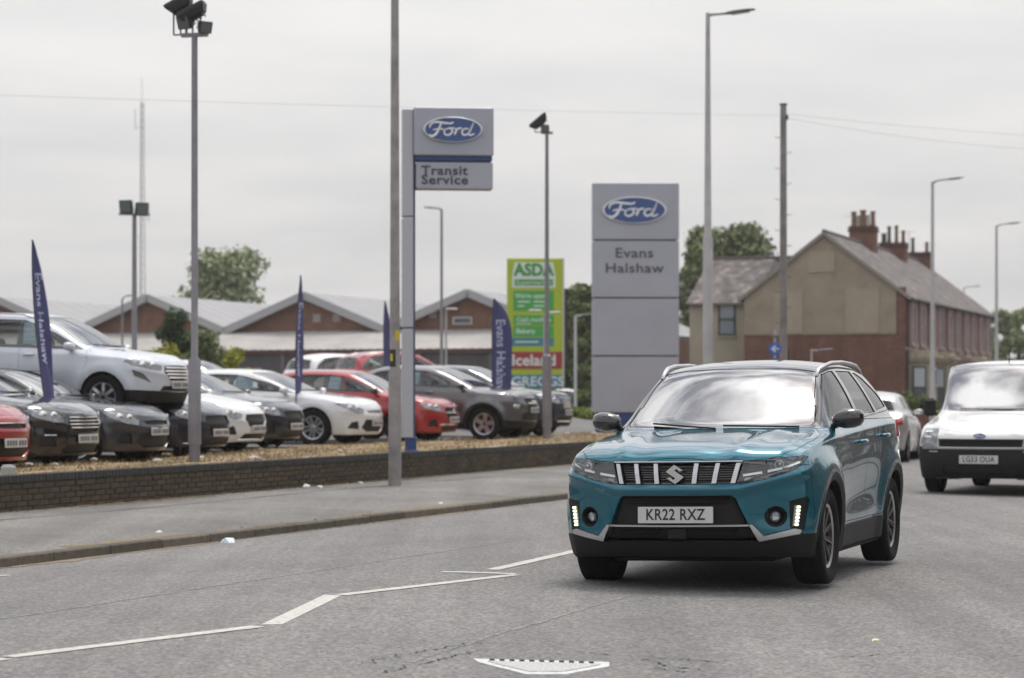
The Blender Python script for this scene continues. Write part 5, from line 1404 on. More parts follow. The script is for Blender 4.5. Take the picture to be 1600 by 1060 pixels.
def van():
    wht = paint('van_white', (.66, .66, .65), 0, .4)
    d = dict(fo=.80, wb=2.66, ro=.82, W=1.795, H=1.84, zn=.80, zc=1.10, xc=-.12, xh=-.86, xr=-3.40, xt=-3.46, zt=1.3, b0=1.04, b1=1.10, wB=-1.30, wC=-2.3, w1=-3.1, plate=.475, clad=.60, zb=.20, lip=.05, archclad=False, nb=.10, nw=.965, rw=.92, wbow=.05, yb=1.06, side=(.94, .98, 1.0, .99, .965), crease={4: .5, 8: .4, 10: .75}, doorlo=.30, mirs=1.0, tallrear=True, rdrop=.06, drop=.07, nose=[-.02, .05, .05, .02, 0], ledge=.0, gl=.22)
    d['front'] = [('hl', [[(.575, .635), (.79, .635), (.83, .68), (.81, .865), (.79, .885), (.60, .885), (.585, .86)]], 'lamp_unit', M_REFL2, 'pair', 0),
                  ('gr', [[(-.1, .640), (.56, .640), (.57, .745), (-.1, .745)]], 'grille', M_MESH, 'join', -.03),
                  ('lo', [[(-.1, .26), (.48, .27), (.50, .37), (-.1, .37)]], 'lower_grille', M_MESH, 'join', -.03)]
    def ex(s, root):
        for z in (.668, .693, .718):
            mb = MB(); mb.tube([(s.surf(abs(y), z).x - .012, y, z) for y in [-.55 + 1.1 * i / 8 for i in range(9)]], .007, 5); mb.build('grille_bar', M_PLASTIC, root)
        mb = MB(); mb.tube([(s.surf(abs(y), .618).x + .0, y, .618) for y in [-.80 + 1.6 * i / 14 for i in range(15)]], .014, 6); mb.build('bumper_strip', mat('strip_grey', (.2, .2, .2), .5), root)
        for sg in (1, -1):
            mb = MB()
            for y in (.60, .66): mb.box((s.surf(y, .578).x + .002, sg * y, .578), (.02, .06, .014))
            mb.build('bumper_vent', mat('strip_pale', (.45, .43, .38), .5), root)
            for (y, z, a, b) in ((.70, .725, .075, .065), (.70, .835, .09, .018)):
                q = s.surf(y, z); mb = MB(); mb.box((q.x - .004, sg * y, z), (.02, a * 2 * .8, b * 1.7), bev=.012, mtx=Matrix.Translation((q.x - .0, sg * y, z)) @ Matrix.Rotation(-sg * .30, 4, 'Z')); mb.build('lamp_bowl', M_REFL if b > .03 else M_CHROME, root)
            q = s.side_at(-.42, 1.08)
            mb = MB(); mb.box((-.30, sg * (q.y + .11), 1.165), (.10, .17, .25), bev=.04); o = mb.build('mirror', M_PLASTIC, root)
            mb = MB(); mb.tube([(-.36, sg * (q.y - .02), 1.05), (-.33, sg * (q.y + .09), 1.09)], .025, 6); mb.build('mirror_arm', M_PLASTIC, o)
        q = s.surf(0, .785); Mx = frame((q.x + .006, 0, .785), (0, 1, 0), (-.25, 0, 1))
        oval_badge('badge', Mx, .085, .035, root, .006)
        pts = [(s.surf(abs(y), 1.245).x + .014, y, 1.245 + abs(y) * .02) for y in (-.62, -.3, 0, .3, .62)]
        q = s.top_at(-.95, 0); mb = MB(); mb.tube([(q.x, 0, q.z - .01), (q.x - .10, 0, q.z + .30)], [.008, .003], 6); mb.build('aerial', M_PLASTIC, root)
    root, s = road_car('small_van', 'small white panel van with black bumper at the right edge of the road', 'van', wht, d, ('five', .315, .195), plate='LG53 OUA', extras=ex, level=3, seats_=True)
    for o in list(root.children):
        if o.name.startswith('mirror') and len(o.children) > 0 and any(c.name.startswith('mirror_glass') for c in o.children):
            for c in list(o.children): bpy.data.objects.remove(c)
            bpy.data.objects.remove(o)
    p = at(1552, 32.9, z=0); s_, t_ = to_st(p)
    root.location = (p.x, p.y, road_z(t_)); root.rotation_euler = (0, R(0), math.atan2(-U.y, -U.x) + R(-5))
    CARS['van'] = (root, s, d)
def oval_badge(name, M, a, b, parent, th, script=True):
    """blue oval with a bright rim and white script, in the x,y plane of M"""
    n = 40
    def ring(k, z): return [M @ Vector((a * k * math.cos(2 * PI * i / n), b * k * math.sin(2 * PI * i / n) if k > .9 else b * (1 - (1 - k) * a / b * 1.0) * math.sin(2 * PI * i / n), z)) for i in range(n)]
    mb = MB(); rr = [ring(1, 0), ring(1, th), ring(.955, th * 1.4), ring(.93, th)]
    v = [p for r_ in rr for p in r_]; f = [(j * n + i, j * n + (i + 1) % n, (j + 1) * n + (i + 1) % n, (j + 1) * n + i) for j in range(3) for i in range(n)]
    mb.add(v, f); o = mb.build(name, mat('badge_rim', (.62, .64, .68), .3, .3), parent)
    mb = MB(); mb.add(ring(.94, th * .9), [tuple(range(n))]); mb.build('badge_face', mat('badge_blue', (.012, .055, .21), .25, coat=.5), o, fix=False)
    if script:
        # looping handwriting in one thick-and-thin line
        W_ = a * .80; H_ = b
        S = []
        def st_(pts, w0=.085):
            out = []
            for i in range(len(pts) - 1):
                p0 = pts[max(i - 1, 0)]; p1 = pts[i]; p2 = pts[i + 1]; p3 = pts[min(i + 2, len(pts) - 1)]
                for k in range(4):
                    t = k / 4
                    out.append(tuple(.5 * ((2 * p1[j]) + (-p0[j] + p2[j]) * t + (2 * p0[j] - 5 * p1[j] + 4 * p2[j] - p3[j]) * t * t + (-p0[j] + 3 * p1[j] - 3 * p2[j] + p3[j]) * t ** 3) for j in (0, 1)))
            out.append(pts[-1]); S.append((out, w0))
        st_([(-.98, .12), (-.93, .42), (-.72, .58), (-.40, .52), (-.10, .48), (.02, .60)], .09)          # bar of the F
        st_([(-.50, .50), (-.58, .10), (-.72, -.35), (-.90, -.52), (-1.0, -.38)], .11)                   # stem
        st_([(-.84, -.02), (-.60, .04), (-.38, .02)], .07)
        st_([(-.20, .10), (-.36, -.08), (-.34, -.36), (-.18, -.42), (-.04, -.20), (-.06, .04), (-.20, .10), (.02, .12), (.12, .04)], .08)   # o
        st_([(.16, .10), (.12, -.14), (.06, -.40)], .10); st_([(.13, -.08), (.24, .10), (.38, .10)], .08)       # r
        st_([(.66, .06), (.50, .08), (.38, -.12), (.42, -.38), (.56, -.38), (.68, -.14), (.86, .56)], .08); st_([(.86, .56), (.76, .1), (.66, -.28), (.72, -.42), (.90, -.30)], .09)
        v = []; f = []
        for pts, w in S:
            m = len(pts); o0 = len(v)
            for i, p in enumerate(pts):
                q0 = pts[max(i - 1, 0)]; q1 = pts[min(i + 1, m - 1)]; dx, dy = (q1[0] - q0[0]) * W_, (q1[1] - q0[1]) * H_; l = math.hypot(dx, dy) or 1
                ww = w * W_ * (.55 + .45 * math.sin(PI * i / (m - 1))) * .72
                for sg in (-1, 1): v.append(M @ Vector((p[0] * W_ - dy / l * ww * sg * .5 * 1.3, p[1] * H_ + dx / l * ww * sg * .5 * 1.3, th * 1.25)))
            f += [(o0 + 2 * i, o0 + 2 * i + 1, o0 + 2 * i + 3, o0 + 2 * i + 2) for i in range(m - 1)]
        mesh_obj('script', v, f, mat('badge_white', (.75, .77, .8), .4), o)
    return o
lot_cars()
van()
# ------------------------------------------------------------------ lamp posts, floodlights, poles
M_GALV = mat('galvanised_steel', (.205, .20, .215), .55, .35, noise=(3, .15))
M_GALVL = mat('pale_galvanised', (.38, .37, .37), .55, .3, noise=(3, .12))
M_HEAD = mat('lamp_head_grey', (.16, .16, .17), .5)
M_FLOOD = mat('floodlight_housing', (.022, .024, .026), .5)
M_FGLASS = mat('floodlight_glass', (.10, .12, .12), .15, coat=.6)
M_WOOD = mat('weathered_timber', (.20, .185, .18), .9, noise=(2, .3), bump=(30, .3))
def lamp_post(px, Y, gz, top, r0, r1, label, arm=1.3, base_h=1.3, base_r=None, head=(.62, .24, .09), rise=.12, flip=1, material=None, two_side=False):
    p = at(px, Y, z=gz); m_ = material or M_GALV
    o = empty('street_lamp', p, label=label, cat='lamp post', group='street lamps'); H = top - gz
    br = base_r or r0 * 1.35
    mb = MB(); mb.tube([(0, 0, -.1), (0, 0, base_h), (0, 0, base_h + .07), (0, 0, H - .15), (0, 0, H)], [br, br, r0, r1, r1 * .9], 14); mb.build('pole', m_, o, smooth=False, autosmooth=R(40))
    if arm:
        d = -T * flip
        mb = MB(); a = Vector((0, 0, H - .05)); mb.tube([a, a + d * arm * .25 + Vector((0, 0, rise * .8)), a + d * arm * .7 + Vector((0, 0, rise))], [r1 * .8, r1 * .7, r1 * .6], 8); mb.build('arm', m_, o, smooth=True)
        c = a + d * (arm * .7 + head[0] * .45) + Vector((0, 0, rise + .02))
        Mx = frame(c, (d + Vector((0, 0, .10))).normalized(), Vector((-d.y, d.x, 0)))
        L_, W_, H_ = head; n = 8; v = []
        prof = [(-.5, .35, .5), (-.42, .7, .8), (-.2, 1, 1), (.25, 1, .8), (.45, .75, .5), (.5, .45, .3)]
        for (x, w, h) in prof:
            for k in range(8):
                t = 2 * PI * k / 8; v.append(Mx @ Vector((x * L_, W_ / 2 * w * math.cos(t), H_ / 2 * h * math.sin(t) * (1 if math.sin(t) > 0 else .5))))
        f = [(i * 8 + k, i * 8 + (k + 1) % 8, (i + 1) * 8 + (k + 1) % 8, (i + 1) * 8 + k) for i in range(5) for k in range(8)] + [tuple(range(8)), tuple(40 + k for k in range(8))]
        mb = MB(); mb.add(v, f); h = mb.build('lamp_head', M_HEAD, o, smooth=True)
        mb = MB(); mb.box((0, 0, 0), (L_ * .6, W_ * .7, .012), mtx=Mx @ Matrix.Translation((0, 0, -H_ * .27))); mb.build('lens', M_FGLASS, h)
    return o
tall = lamp_post(617, 33.4, .085, 9.2, .072, .045, 'tall grey lamp post on the pavement with yellow stickers, its top out of the frame', base_h=1.55, base_r=.088, material=mat('grey_painted_steel', (.27, .25, .245), .6, .2, noise=(3, .3)))
def stickers():
    y = mat('sticker_yellow', (.55, .42, .02), .5); k = mat('sticker_black', (.02, .02, .02), .5)
    gz = tall.location.z
    for (z0, z1, m_, x) in ((2.08, 2.22, y, .02), (1.72, 1.96, k, .01), (1.80, 1.90, y, .012), (1.62, 1.66, k, .01)):
        mb = MB(); v = []; n = 8; rr = .0735 if m_ is k else .0745
        for i in range(n + 1):
            a = (-PI / 2 + (.15 + .95 * i / n)) if z0 > 2 else (-PI / 2 + (-1.3 + 1.5 * i / n) if m_ is k else -PI / 2 + (-.95 + .6 * i / n))
            for z in (z0, z1): v.append((rr * math.cos(a), rr * math.sin(a), z - gz))
        mb.add(v, [(2 * i, 2 * i + 1, 2 * i + 3, 2 * i + 2) for i in range(n)]); mb.build('sticker', m_, tall, fix=False)
stickers()
lamp_post(1106, 49, .09, 9.05, .075, .045, 'tall pale lamp post behind the turquoise SUV roof, arm pointing right', arm=.55, base_h=4.4, base_r=.10, material=M_GALVL, head=(.62, .26, .10), rise=.02)
lamp_post(1457, 84, .09, 8.75, .085, .05, 'slim lamp post in front of the brick terrace facade', arm=.7, material=M_GALVL)
lamp_post(1557, 104, .09, 8.65, .085, .05, 'lamp post at the right edge beyond the end of the terrace', arm=.65, material=M_GALVL)
lamp_post(1506, 175, .09, 9.2, .085, .05, 'small distant lamp post peeking above the terrace roof', arm=.9, material=M_GALVL)
lamp_post(690, 78, .6, 7.35, .055, .04, 'thin yard lamp post left of the red supermarket sign, head tilted left', arm=.35, flip=-1, base_h=1.0, head=(.40, .2, .08), rise=.08)
lamp_post(899, 80, .3, 4.0, .055, .045, 'short white lamp post in front of the dark hedge, left of the big pylon', arm=.35, material=mat('white_painted_steel', (.45, .45, .46), .5), head=(.45, .2, .08), base_h=.6, base_r=.20, rise=.05)
lamp_post(1268, 70, .06, 2.7, .04, .03, 'little bollard lamp just above the turquoise SUV roof', arm=.28, head=(.45, .16, .07), rise=.0, material=M_GALVL, base_h=.5)
lamp_post(191, 90, .9, 4.95, .045, .035, 'distant low lamp with twin heads in front of the brick gable', arm=.25, head=(.25, .16, .07), rise=.15)

def floodlight(parent, p, yaw, tilt, size=(.46, .20, .36)):
    """housing with a glass front and a bracket; yaw: direction it shines"""
    Mx = Matrix.Translation(p) @ Matrix.Rotation(yaw, 4, 'Z') @ Matrix.Rotation(tilt, 4, 'Y')
    w, d, h = size; mb = MB(); v = []
    for (x, kw, kh) in ((-.5, .45, .45), (-.3, .75, .75), (.25, 1, 1), (.5, 1, 1)):
        for sy, sz in ((-1, -1), (1, -1), (1, 1), (-1, 1)): v.append(Mx @ Vector((x * d, sy * w / 2 * kw, sz * h / 2 * kh)))
    f = [(4 * i + k, 4 * i + (k + 1) % 4, 4 * i + 4 + (k + 1) % 4, 4 * i + 4 + k) for i in range(3) for k in range(4)] + [(0, 1, 2, 3), (12, 13, 14, 15)]
    mb.add(v, f)
    for k in range(5): mb.box((0, 0, 0), (.05, w * .7, .012), mtx=Mx @ Matrix.Translation((-.45 * d, 0, (-.3 + .15 * k) * h)))
    o = mb.build('floodlight', M_FLOOD, parent)
    g = MB(); g.box((0, 0, 0), (.008, w * .88, h * .85), mtx=Mx @ Matrix.Translation((d * .5 + .003, 0, 0))); g.build('glass', M_FGLASS, o)
    return o
def flood_pole(px, Y, gz, top, r0, r1, label, lamps, bar=.8, base=(1.5, 1.6), yawbar=0.0, sc=1.0):
    p = at(px, Y, z=gz); H = top - gz
    o = empty('floodlight_pole', p, label=label, cat='floodlight', group='floodlight poles in the yard')
    br = r0 * base[1]
    mb = MB(); mb.tube([(0, 0, -.1), (0, 0, .28), (0, 0, .281), (0, 0, base[0]), (0, 0, base[0] + .05), (0, 0, H)], [br * .85, br * .85, br, br, r0, r1], 14); mb.build('pole', M_GALV, o, autosmooth=R(40))
    d = Vector((math.cos(yawbar), math.sin(yawbar), 0))
    mb = MB(); mb.box((0, 0, H + .02), (bar, .06, .05), rz=yawbar); mb.build('crossbar', M_GALV, o)
    for (x, z, yaw, tilt, sx, *hh) in lamps:
        c = d * x + Vector((0, 0, H + z)); f_ = floodlight(o, c, yaw, tilt, (sx, .16 if hh else .22, hh[0] if hh else .34))
        mb = MB()
        for sg in (-1, 1): mb.tube([d * (x + sg * sx * .42) + Vector((0, 0, H + .03)), d * (x + sg * sx * .42) + Vector((0, 0, H + z))], .012, 6)
        mb.tube([d * (x - sx * .42) + Vector((0, 0, H + .03)), d * (x + sx * .42) + Vector((0, 0, H + .03))], .012, 6); mb.build('bracket', M_GALV, f_)
    return o
flood_pole(304, 31.8, .40, 6.02, .046, .040, 'tall floodlight pole behind the brick wall with a cluster of dark lamps on top', [(-.11, .20, R(-120), R(20), .20, .17), (.13, .13, R(-60), R(20), .17, .15), (-.02, .30, R(175), R(-62), .24, .40), (-.20, .42, R(175), R(-62), .22, .38)], bar=.36, base=(1.38, 1.85), yawbar=-.25)
flood_pole(210, 62, .9, 5.95, .075, .055, 'floodlight pole with square lamps on top in front of the first brick gable', [(-.18, .22, R(-110), R(10), .34), (.16, .16, R(-60), R(10), .34)], bar=.8, base=(1.2, 1.3), yawbar=.1)
flood_pole(854.5, 50, .40, 6.72, .050, .035, 'thin floodlight pole in front of the lime supermarket sign, one lamp tilted left', [(-.03, .12, R(-100), R(15), .17, .15), (-.16, .24, R(180), R(-50), .22, .42)], bar=.24, base=(1.75, 2.0), yawbar=.2)
def side_lamps():
    o = empty('yard_lamp', at(851, 70, z=.5), label='low twin-headed white yard lamp crossing the lime supermarket sign', cat='lamp')
    mb = MB(); mb.tube([(0, 0, 0), (0, 0, 3.2)], .04, 8); mb.build('pole', M_GALVL, o)
    for sg in (-1, 1):
        mb = MB(); mb.box((sg * .27, 0, 3.27 - .03 * sg), (.38, .2, .07), bev=.025); mb.build('lamp_head', mat('white_lamp', (.45, .45, .43), .4), o)
side_lamps()
def low_lamp():
    o = empty('yard_lamp', at(697, 72, z=.8), label='low single-headed white yard lamp in front of the right brick gable', cat='lamp')
    mb = MB(); mb.tube([(0, 0, 0), (0, 0, 3.1)], .03, 8); mb.build('pole', M_GALVL, o)
    mb = MB(); mb.box((.16, 0, 3.12), (.36, .18, .06), bev=.02); mb.build('lamp_head', mat('white_lamp', (.45, .45, .43), .4), o)
low_lamp()

# telegraph poles with step irons and wires
def telegraph(px, Y, gz, top, label):
    o = empty('telegraph_pole', at(px, Y, z=gz), label=label, cat='telegraph pole', group='telegraph poles'); H = top - gz
    mb = MB(); mb.tube([(0, 0, -.2), (0, 0, H * .5), (0, 0, H)], [.115, .10, .085], 12); mb.build('pole', M_WOOD, o, autosmooth=R(50))
    for i in range(13):
        z = H - .9 - i * .42; sg = 1 if i % 2 else -1
        mb = MB(); mb.tube([(sg * .08, 0, z), (sg * .21, 0, z + .01), (sg * .22, 0, z + .04)], .009, 5); mb.build('step_iron', M_FLOOD, o)
    mb = MB(); mb.box((0, 0, H + .01), (.20, .20, .03)); mb.build('cap', M_FLOOD, o)
    mb = MB(); mb.box((.10, -.02, H - .35), (.06, .1, .14), bev=.02); mb.build('junction_box', M_FLOOD, o)
    return o
tp = telegraph(1224, 66, .1, 9.25, 'wooden telegraph pole with step irons in front of the rendered gable')
tp2 = telegraph(-420, 40, .1, 6.7, 'wooden telegraph pole beyond the left edge carrying the long wire')
def wire(a, b, sag, label, r=.011, m_=None):
    pts = []
    for i in range(25):
        t = i / 24; p = a.lerp(b, t); p.z -= sag * 4 * t * (1 - t); pts.append(p)
    mb = MB(); mb.tube(pts, r, 5); o = mb.build('overhead_wire', mat('grey_wire', (.30, .30, .30), .6)); tag(o, label, 'wire', 'overhead telephone wires')
wire(at(1224, 66, z=8.95), at(-420, 40, z=6.42), .05, 'long telephone wire crossing the left sky to the telegraph pole', .003)
wire(at(1224, 66, z=9.0), at(1800, 80, py=222), .1, 'upper wire running right from the telegraph pole top', .004)
wire(at(1224, 66, z=8.9), at(1800, 74, py=240), .25, 'lower wire running right from the telegraph pole top', .004)

def mast():
    o = empty('radio_mast', at(222, 290, z=.5), label='very thin lattice radio mast on the left skyline', cat='mast')
    m_ = mat('mast_steel', (.33, .33, .34), .6, .3); H = 36; L3 = [(.45 * math.cos(a), .45 * math.sin(a)) for a in (0, 2.09, 4.19)]
    mb = MB()
    for i, (x, y) in enumerate(L3): mb.tube([(x, y, 0), (x * .45, y * .45, H)], .05, 5)
    mb.tube([(0, 0, H), (0, 0, H + 3)], .03, 5)
    mb.build('upright', m_, o)
    mb = MB(); n = 40
    for i in range(n):
        z0, z1 = H * i / n, H * (i + 1) / n; k0, k1 = 1 - .55 * z0 / H, 1 - .55 * z1 / H
        for a in range(3):
            p, q = L3[a], L3[(a + 1) % 3]; mb.tube([(p[0] * k0, p[1] * k0, z0), (q[0] * k1, q[1] * k1, z1)], .025, 4)
    mb.build('lattice_brace', m_, o)['kind'] = 'stuff'
    for (x, z, h) in ((-.8, 33, 2.2), (.8, 22, 2.0), (-.9, 20, 3.0), (.8, 9.5, 2.2), (-.7, 8, 1.6)):
        mb = MB(); mb.tube([(0, 0, z), (x, 0, z)], .03, 4); mb.tube([(x, 0, z - .2), (x, 0, z + h)], .045, 5); mb.build('aerial', m_, o)
mast()

# ------------------------------------------------------------------ dealer signs
M_SIGN = mat('sign_silver', (.36, .37, .425), .45, .25, noise=(1.5, .05))
M_SIGNL = mat('sign_pale', (.42, .43, .47), .45, .2)
M_BLUE = mat('sign_blue', (.018, .05, .17), .4)
M_TXT = mat('sign_text', (.055, .058, .072), .5)
def box_part(parent, name, x0, x1, z0, z1, y0, y1, material, bev=.012):
    mb = MB(); mb.box(((x0 + x1) / 2, (y0 + y1) / 2, (z0 + z1) / 2), (abs(x1 - x0), abs(y1 - y0), abs(z1 - z0)), bev=bev); return mb.build(name, material, parent)
def face_text(parent, body, x, z, y, size, material=None, **kw):
    return lettering('lettering', body, frame((x, y, z), (1, 0, 0), (0, 0, 1)), size, material or M_TXT, parent, extrude=.004, **kw)
def tower_sign():
    Y = 37.5; px2m = Y / F; p = at(637, Y, z=.42); yaw = .10
    o = empty('post_sign', p, rz=yaw, label='tall silver post sign with blue oval badge reading Transit Service', cat='sign')
    Z = lambda py: CAMZ - (py - HY) * px2m - .42
    X = lambda px: (px - 637) * px2m
    for a, b in ((172, 339), (341.5, 512), (514.5, 684)):
        box_part(o, 'post_cladding', X(628), X(645), Z(b), Z(a), -.15, .15, M_SIGNL, .01)
    box_part(o, 'post_edge', X(645.2), X(648.3), Z(684), Z(175), -.10, .14, mat('edge_blue', (.06, .075, .15), .4), .004)
    box_part(o, 'post_base', X(633.5), X(650), Z(712), Z(683), -.13, .13, M_BLUE, .01)
    box_part(o, 'base_flange', X(632), X(654), Z(712), Z(703), -.17, .17, M_BLUE, .01)
    pn = box_part(o, 'badge_panel', X(645.5), X(770), Z(245), Z(169), -.22, .20, M_SIGN, .02)
    box_part(o, 'blue_band', X(647), X(768), Z(252.5), Z(245.3), -.18, .16, M_BLUE, .005)
    pn2 = box_part(o, 'service_panel', X(649), X(769), Z(296.5), Z(255), -.19, .17, M_SIGN, .012)
    oval_badge('badge', frame((X(706), -.235, Z(205)), (1, 0, 0), (0, 0, 1)), 46.5 * px2m, 20 * px2m, pn, .03)
    for body, y in (('Transit', 268.5), ('Service', 283)):
        face_text(pn2, body, X(657), Z(y) , -.196, .198, align='LEFT', sx=1.16, offset=.004, spacing=1.08)
tower_sign()
def pylon():
    Y = 61.5; px2m = Y / F; p = at(993, Y, z=.42); yaw = .02
    o = empty('pylon_sign', p, rz=yaw, label='big grey four-panel pylon sign with blue oval badge and Evans Halshaw lettering', cat='sign')
    Z = lambda py: CAMZ - (py - HY) * px2m - .42
    X = lambda px: (px - 993) * px2m
    ps = []
    for a, b in ((287, 375.5), (377.5, 465.5), (467.5, 556), (558, 645)):
        ps.append(box_part(o, 'panel', X(925), X(1060), Z(b), Z(a), -.22, .22, M_SIGN, .015))
    box_part(o, 'core', X(929), X(1056), Z(647), Z(290), -.16, .16, mat('core_dark', (.03, .032, .04), .6), 0)
    box_part(o, 'blue_base', X(930), X(1056), Z(676), Z(646), -.19, .19, M_BLUE, .01)
    oval_badge('badge', frame((X(990.5), -.235, Z(330)), (1, 0, 0), (0, 0, 1)), 50.5 * px2m, 21 * px2m, ps[0], .03)
    for body, y in (('Evans', 397), ('Halshaw', 420.5)):
        face_text(ps[1], body, X(990), Z(y), -.226, .345, sx=1.2, offset=.004, spacing=1.06)
pylon()
def market_sign():
    Y = 88; px2m = Y / F; p = at(835.5, Y, z=.35)
    o = empty('supermarket_sign', p, label='lime green supermarket directory sign with green, red and blue panels', cat='sign')
    Z = lambda py: CAMZ - (py - HY) * px2m - .35
    X = lambda px: (px - 835.5) * px2m
    lime = mat('sign_lime', (.36, .45, .015), .4); grn = mat('sign_green', (.035, .26, .045), .4); wh = mat('sign_white', (.62, .68, .62), .45); blu = mat('panel_blue', (.02, .15, .32), .4); rd = mat('panel_red', (.30, .02, .035), .4); org = mat('panel_orange', (.42, .20, .07), .4); teal = mat('panel_teal', (.03, .20, .26), .4); grn2 = mat('sign_mid_green', (.05, .33, .06), .4)
    box_part(o, 'board', X(792), X(879), Z(609), Z(404), -.15, .15, lime, .02)
    box_part(o, 'edge_trim', X(879), X(881.5), Z(609), Z(404), -.14, .14, mat('edge_white', (.5, .5, .48), .5), .0)
    for x in (806, 864): box_part(o, 'leg', X(x - 4), X(x + 4), 0, Z(609), -.1, .1, M_GALV, 0)
    def pan(a, b, c, d, m_, y=-.165, nm='panel'): return box_part(o, nm, X(a), X(b), Z(d), Z(c), y, -.149, m_, 0)
    # top logo with white outline
    v = [(X(800), Z(450)), (X(868), Z(450)), (X(868), Z(433)), (X(864), Z(410.5)), (X(804), Z(410.5)), (X(800), Z(433))]
    mb = MB(); mb.prism(v, -.162, -.149, 'y'); mb.build('logo_back', wh, o)
    l = pan(804, 864, 437, 447, grn, -.168, 'logo_band'); face_text(l, 'Supermarket', X(834), Z(442), -.170, .235, wh, sx=1.05)
    face_text(o, 'ASDA', X(834), Z(423), -.166, .60, grn, sx=.92, offset=.026)
    q = pan(802, 865, 455, 486, grn2); face_text(q, "We're open", X(829), Z(463), -.168, .24, wh, offset=.004, sx=.95)
    for (a, b, c, d) in ((809, 828, 471, 473), (834, 855, 471, 473), (809, 819, 477.5, 479.5), (834, 850, 477.5, 479.5)): box_part(q, 'text_line', X(a), X(b), Z(d), Z(c), -.168, -.164, wh, 0)
    q = pan(802, 865, 493, 508, grn2); face_text(q, 'Cash machine', X(834), Z(500), -.168, .235, wh, offset=.003, sx=.95)
    box_part(q, 'text_line', X(806), X(830), Z(506.8), Z(505.6), -.168, -.164, wh, 0)
    q = pan(802, 865, 510, 526, grn2); face_text(q, 'Bakery', X(821), Z(518), -.168, .26, wh, offset=.004, sx=.95)
    q = pan(800, 865, 528, 541, teal); box_part(q, 'text_line', X(805), X(841), Z(535.8), Z(533.6), -.168, -.164, wh, 0)
    q = pan(797, 878, 550, 577, rd, -.165); pan(858, 878.4, 550.2, 576.8, org, -.163); face_text(q, 'Iceland', X(834), Z(564), -.172, .56, wh, offset=.012, sx=1.02)
    q = pan(797, 878, 586, 607, blu); face_text(q, 'GREGGS', X(840), Z(597), -.170, .48, wh, offset=.010, sx=1.05)
market_sign()

def flag(px, Y, gz, label, wide, yaw, lean, top, bottom, text=True):
    """feather flag: bowed pole with a tall sail and lettering running down it"""
    o = empty('feather_flag', at(px, Y, z=gz), rz=yaw, label=label, cat='flag', group='blue feather flags')
    navy = mat('flag_navy', (.048, .052, .150), .7, noise=(4, .12)); wt = mat('flag_print', (.45, .48, .66), .6)
    H = top - gz; h0 = bottom - gz
    def edge(u):   # leading edge (pole)
        z = h0 + (H - h0) * u; return Vector((lean * u * math.cos(yaw), -lean * u * math.sin(yaw), 0)) + Vector((wide * .55 * max(0, u - .75) ** 2 * 2, 0.05 * math.sin(u * 3), z))
    def width(u): return wide * (1 - .12 * (1 - u)) * (1 - max(0, (u - .50) / .50) ** 3.4)
    v = []; f = []; n = 22; m = 5
    for i in range(n + 1):
        u = i / n; e = edge(u); w = width(u) + .003
        for j in range(m + 1): v.append(e + Vector((w * j / m, .03 * math.sin(j * 1.6 + u * 7) * (j / m), 0)))
    f = [(i * (m + 1) + j, i * (m + 1) + j + 1, (i + 1) * (m + 1) + j + 1, (i + 1) * (m + 1) + j) for i in range(n) for j in range(m)]
    k = len(v); v2 = [p + Vector((0, .004, 0)) for p in v]; f2 = [tuple(i + k for i in q[::-1]) for q in f]
    sail = mesh_obj('sail', v + v2, f + f2, navy, o, smooth=True)
    mb = MB(); mb.tube([(0, 0, 0), (0, 0, h0)] + [edge(i / 10) - Vector((.008, 0, 0)) for i in range(11)], [.016, .014] + [.011 - .0006 * i for i in range(11)], 6); mb.build('pole', M_FLOOD, o)
    mb = MB(); mb.box((0, 0, .03), (.4, .4, .05), bev=.01); mb.build('base', M_FLOOD, o)
    if text:
        size = wide * .60; tv, tf = text_mesh('Evans Halshaw', size, extrude=.0015, sx=1.0, align='LEFT', offset=.003)
        V = []
        for p in tv:
            u = .80 - p.x / (H - h0); e = edge(u); w = width(min(u, .75)); x = w * .42 + p.y; j = max(0, min(1, x / max(w, .01)))
            V.append(e + Vector((x, .03 * math.sin(j * 5 * 1.6 + u * 7) * j - .006 + p.z, 0)))
        mesh_obj('lettering', V, tf, wt, sail)
    return o
flag(70, 33.9, .34, 'leaning navy feather flag in front of the raised white SUV, left', .36, R(70), -.18, 3.50, 1.27)
flag(463, 46.2, .38, 'narrow navy feather flag standing before the white three-door coupe', .40, R(76), .08, 3.62, 1.12)
flag(604, 59, .45, 'navy feather flag mostly hidden behind the tall grey lamp post', .40, R(60), -.05, 3.65, 1.2, False)
flag(769.5, 53.3, .42, 'wide navy feather flag reading Evans Halshaw beside the gunmetal crossover', .46, R(6), .0, 3.48, 1.2)

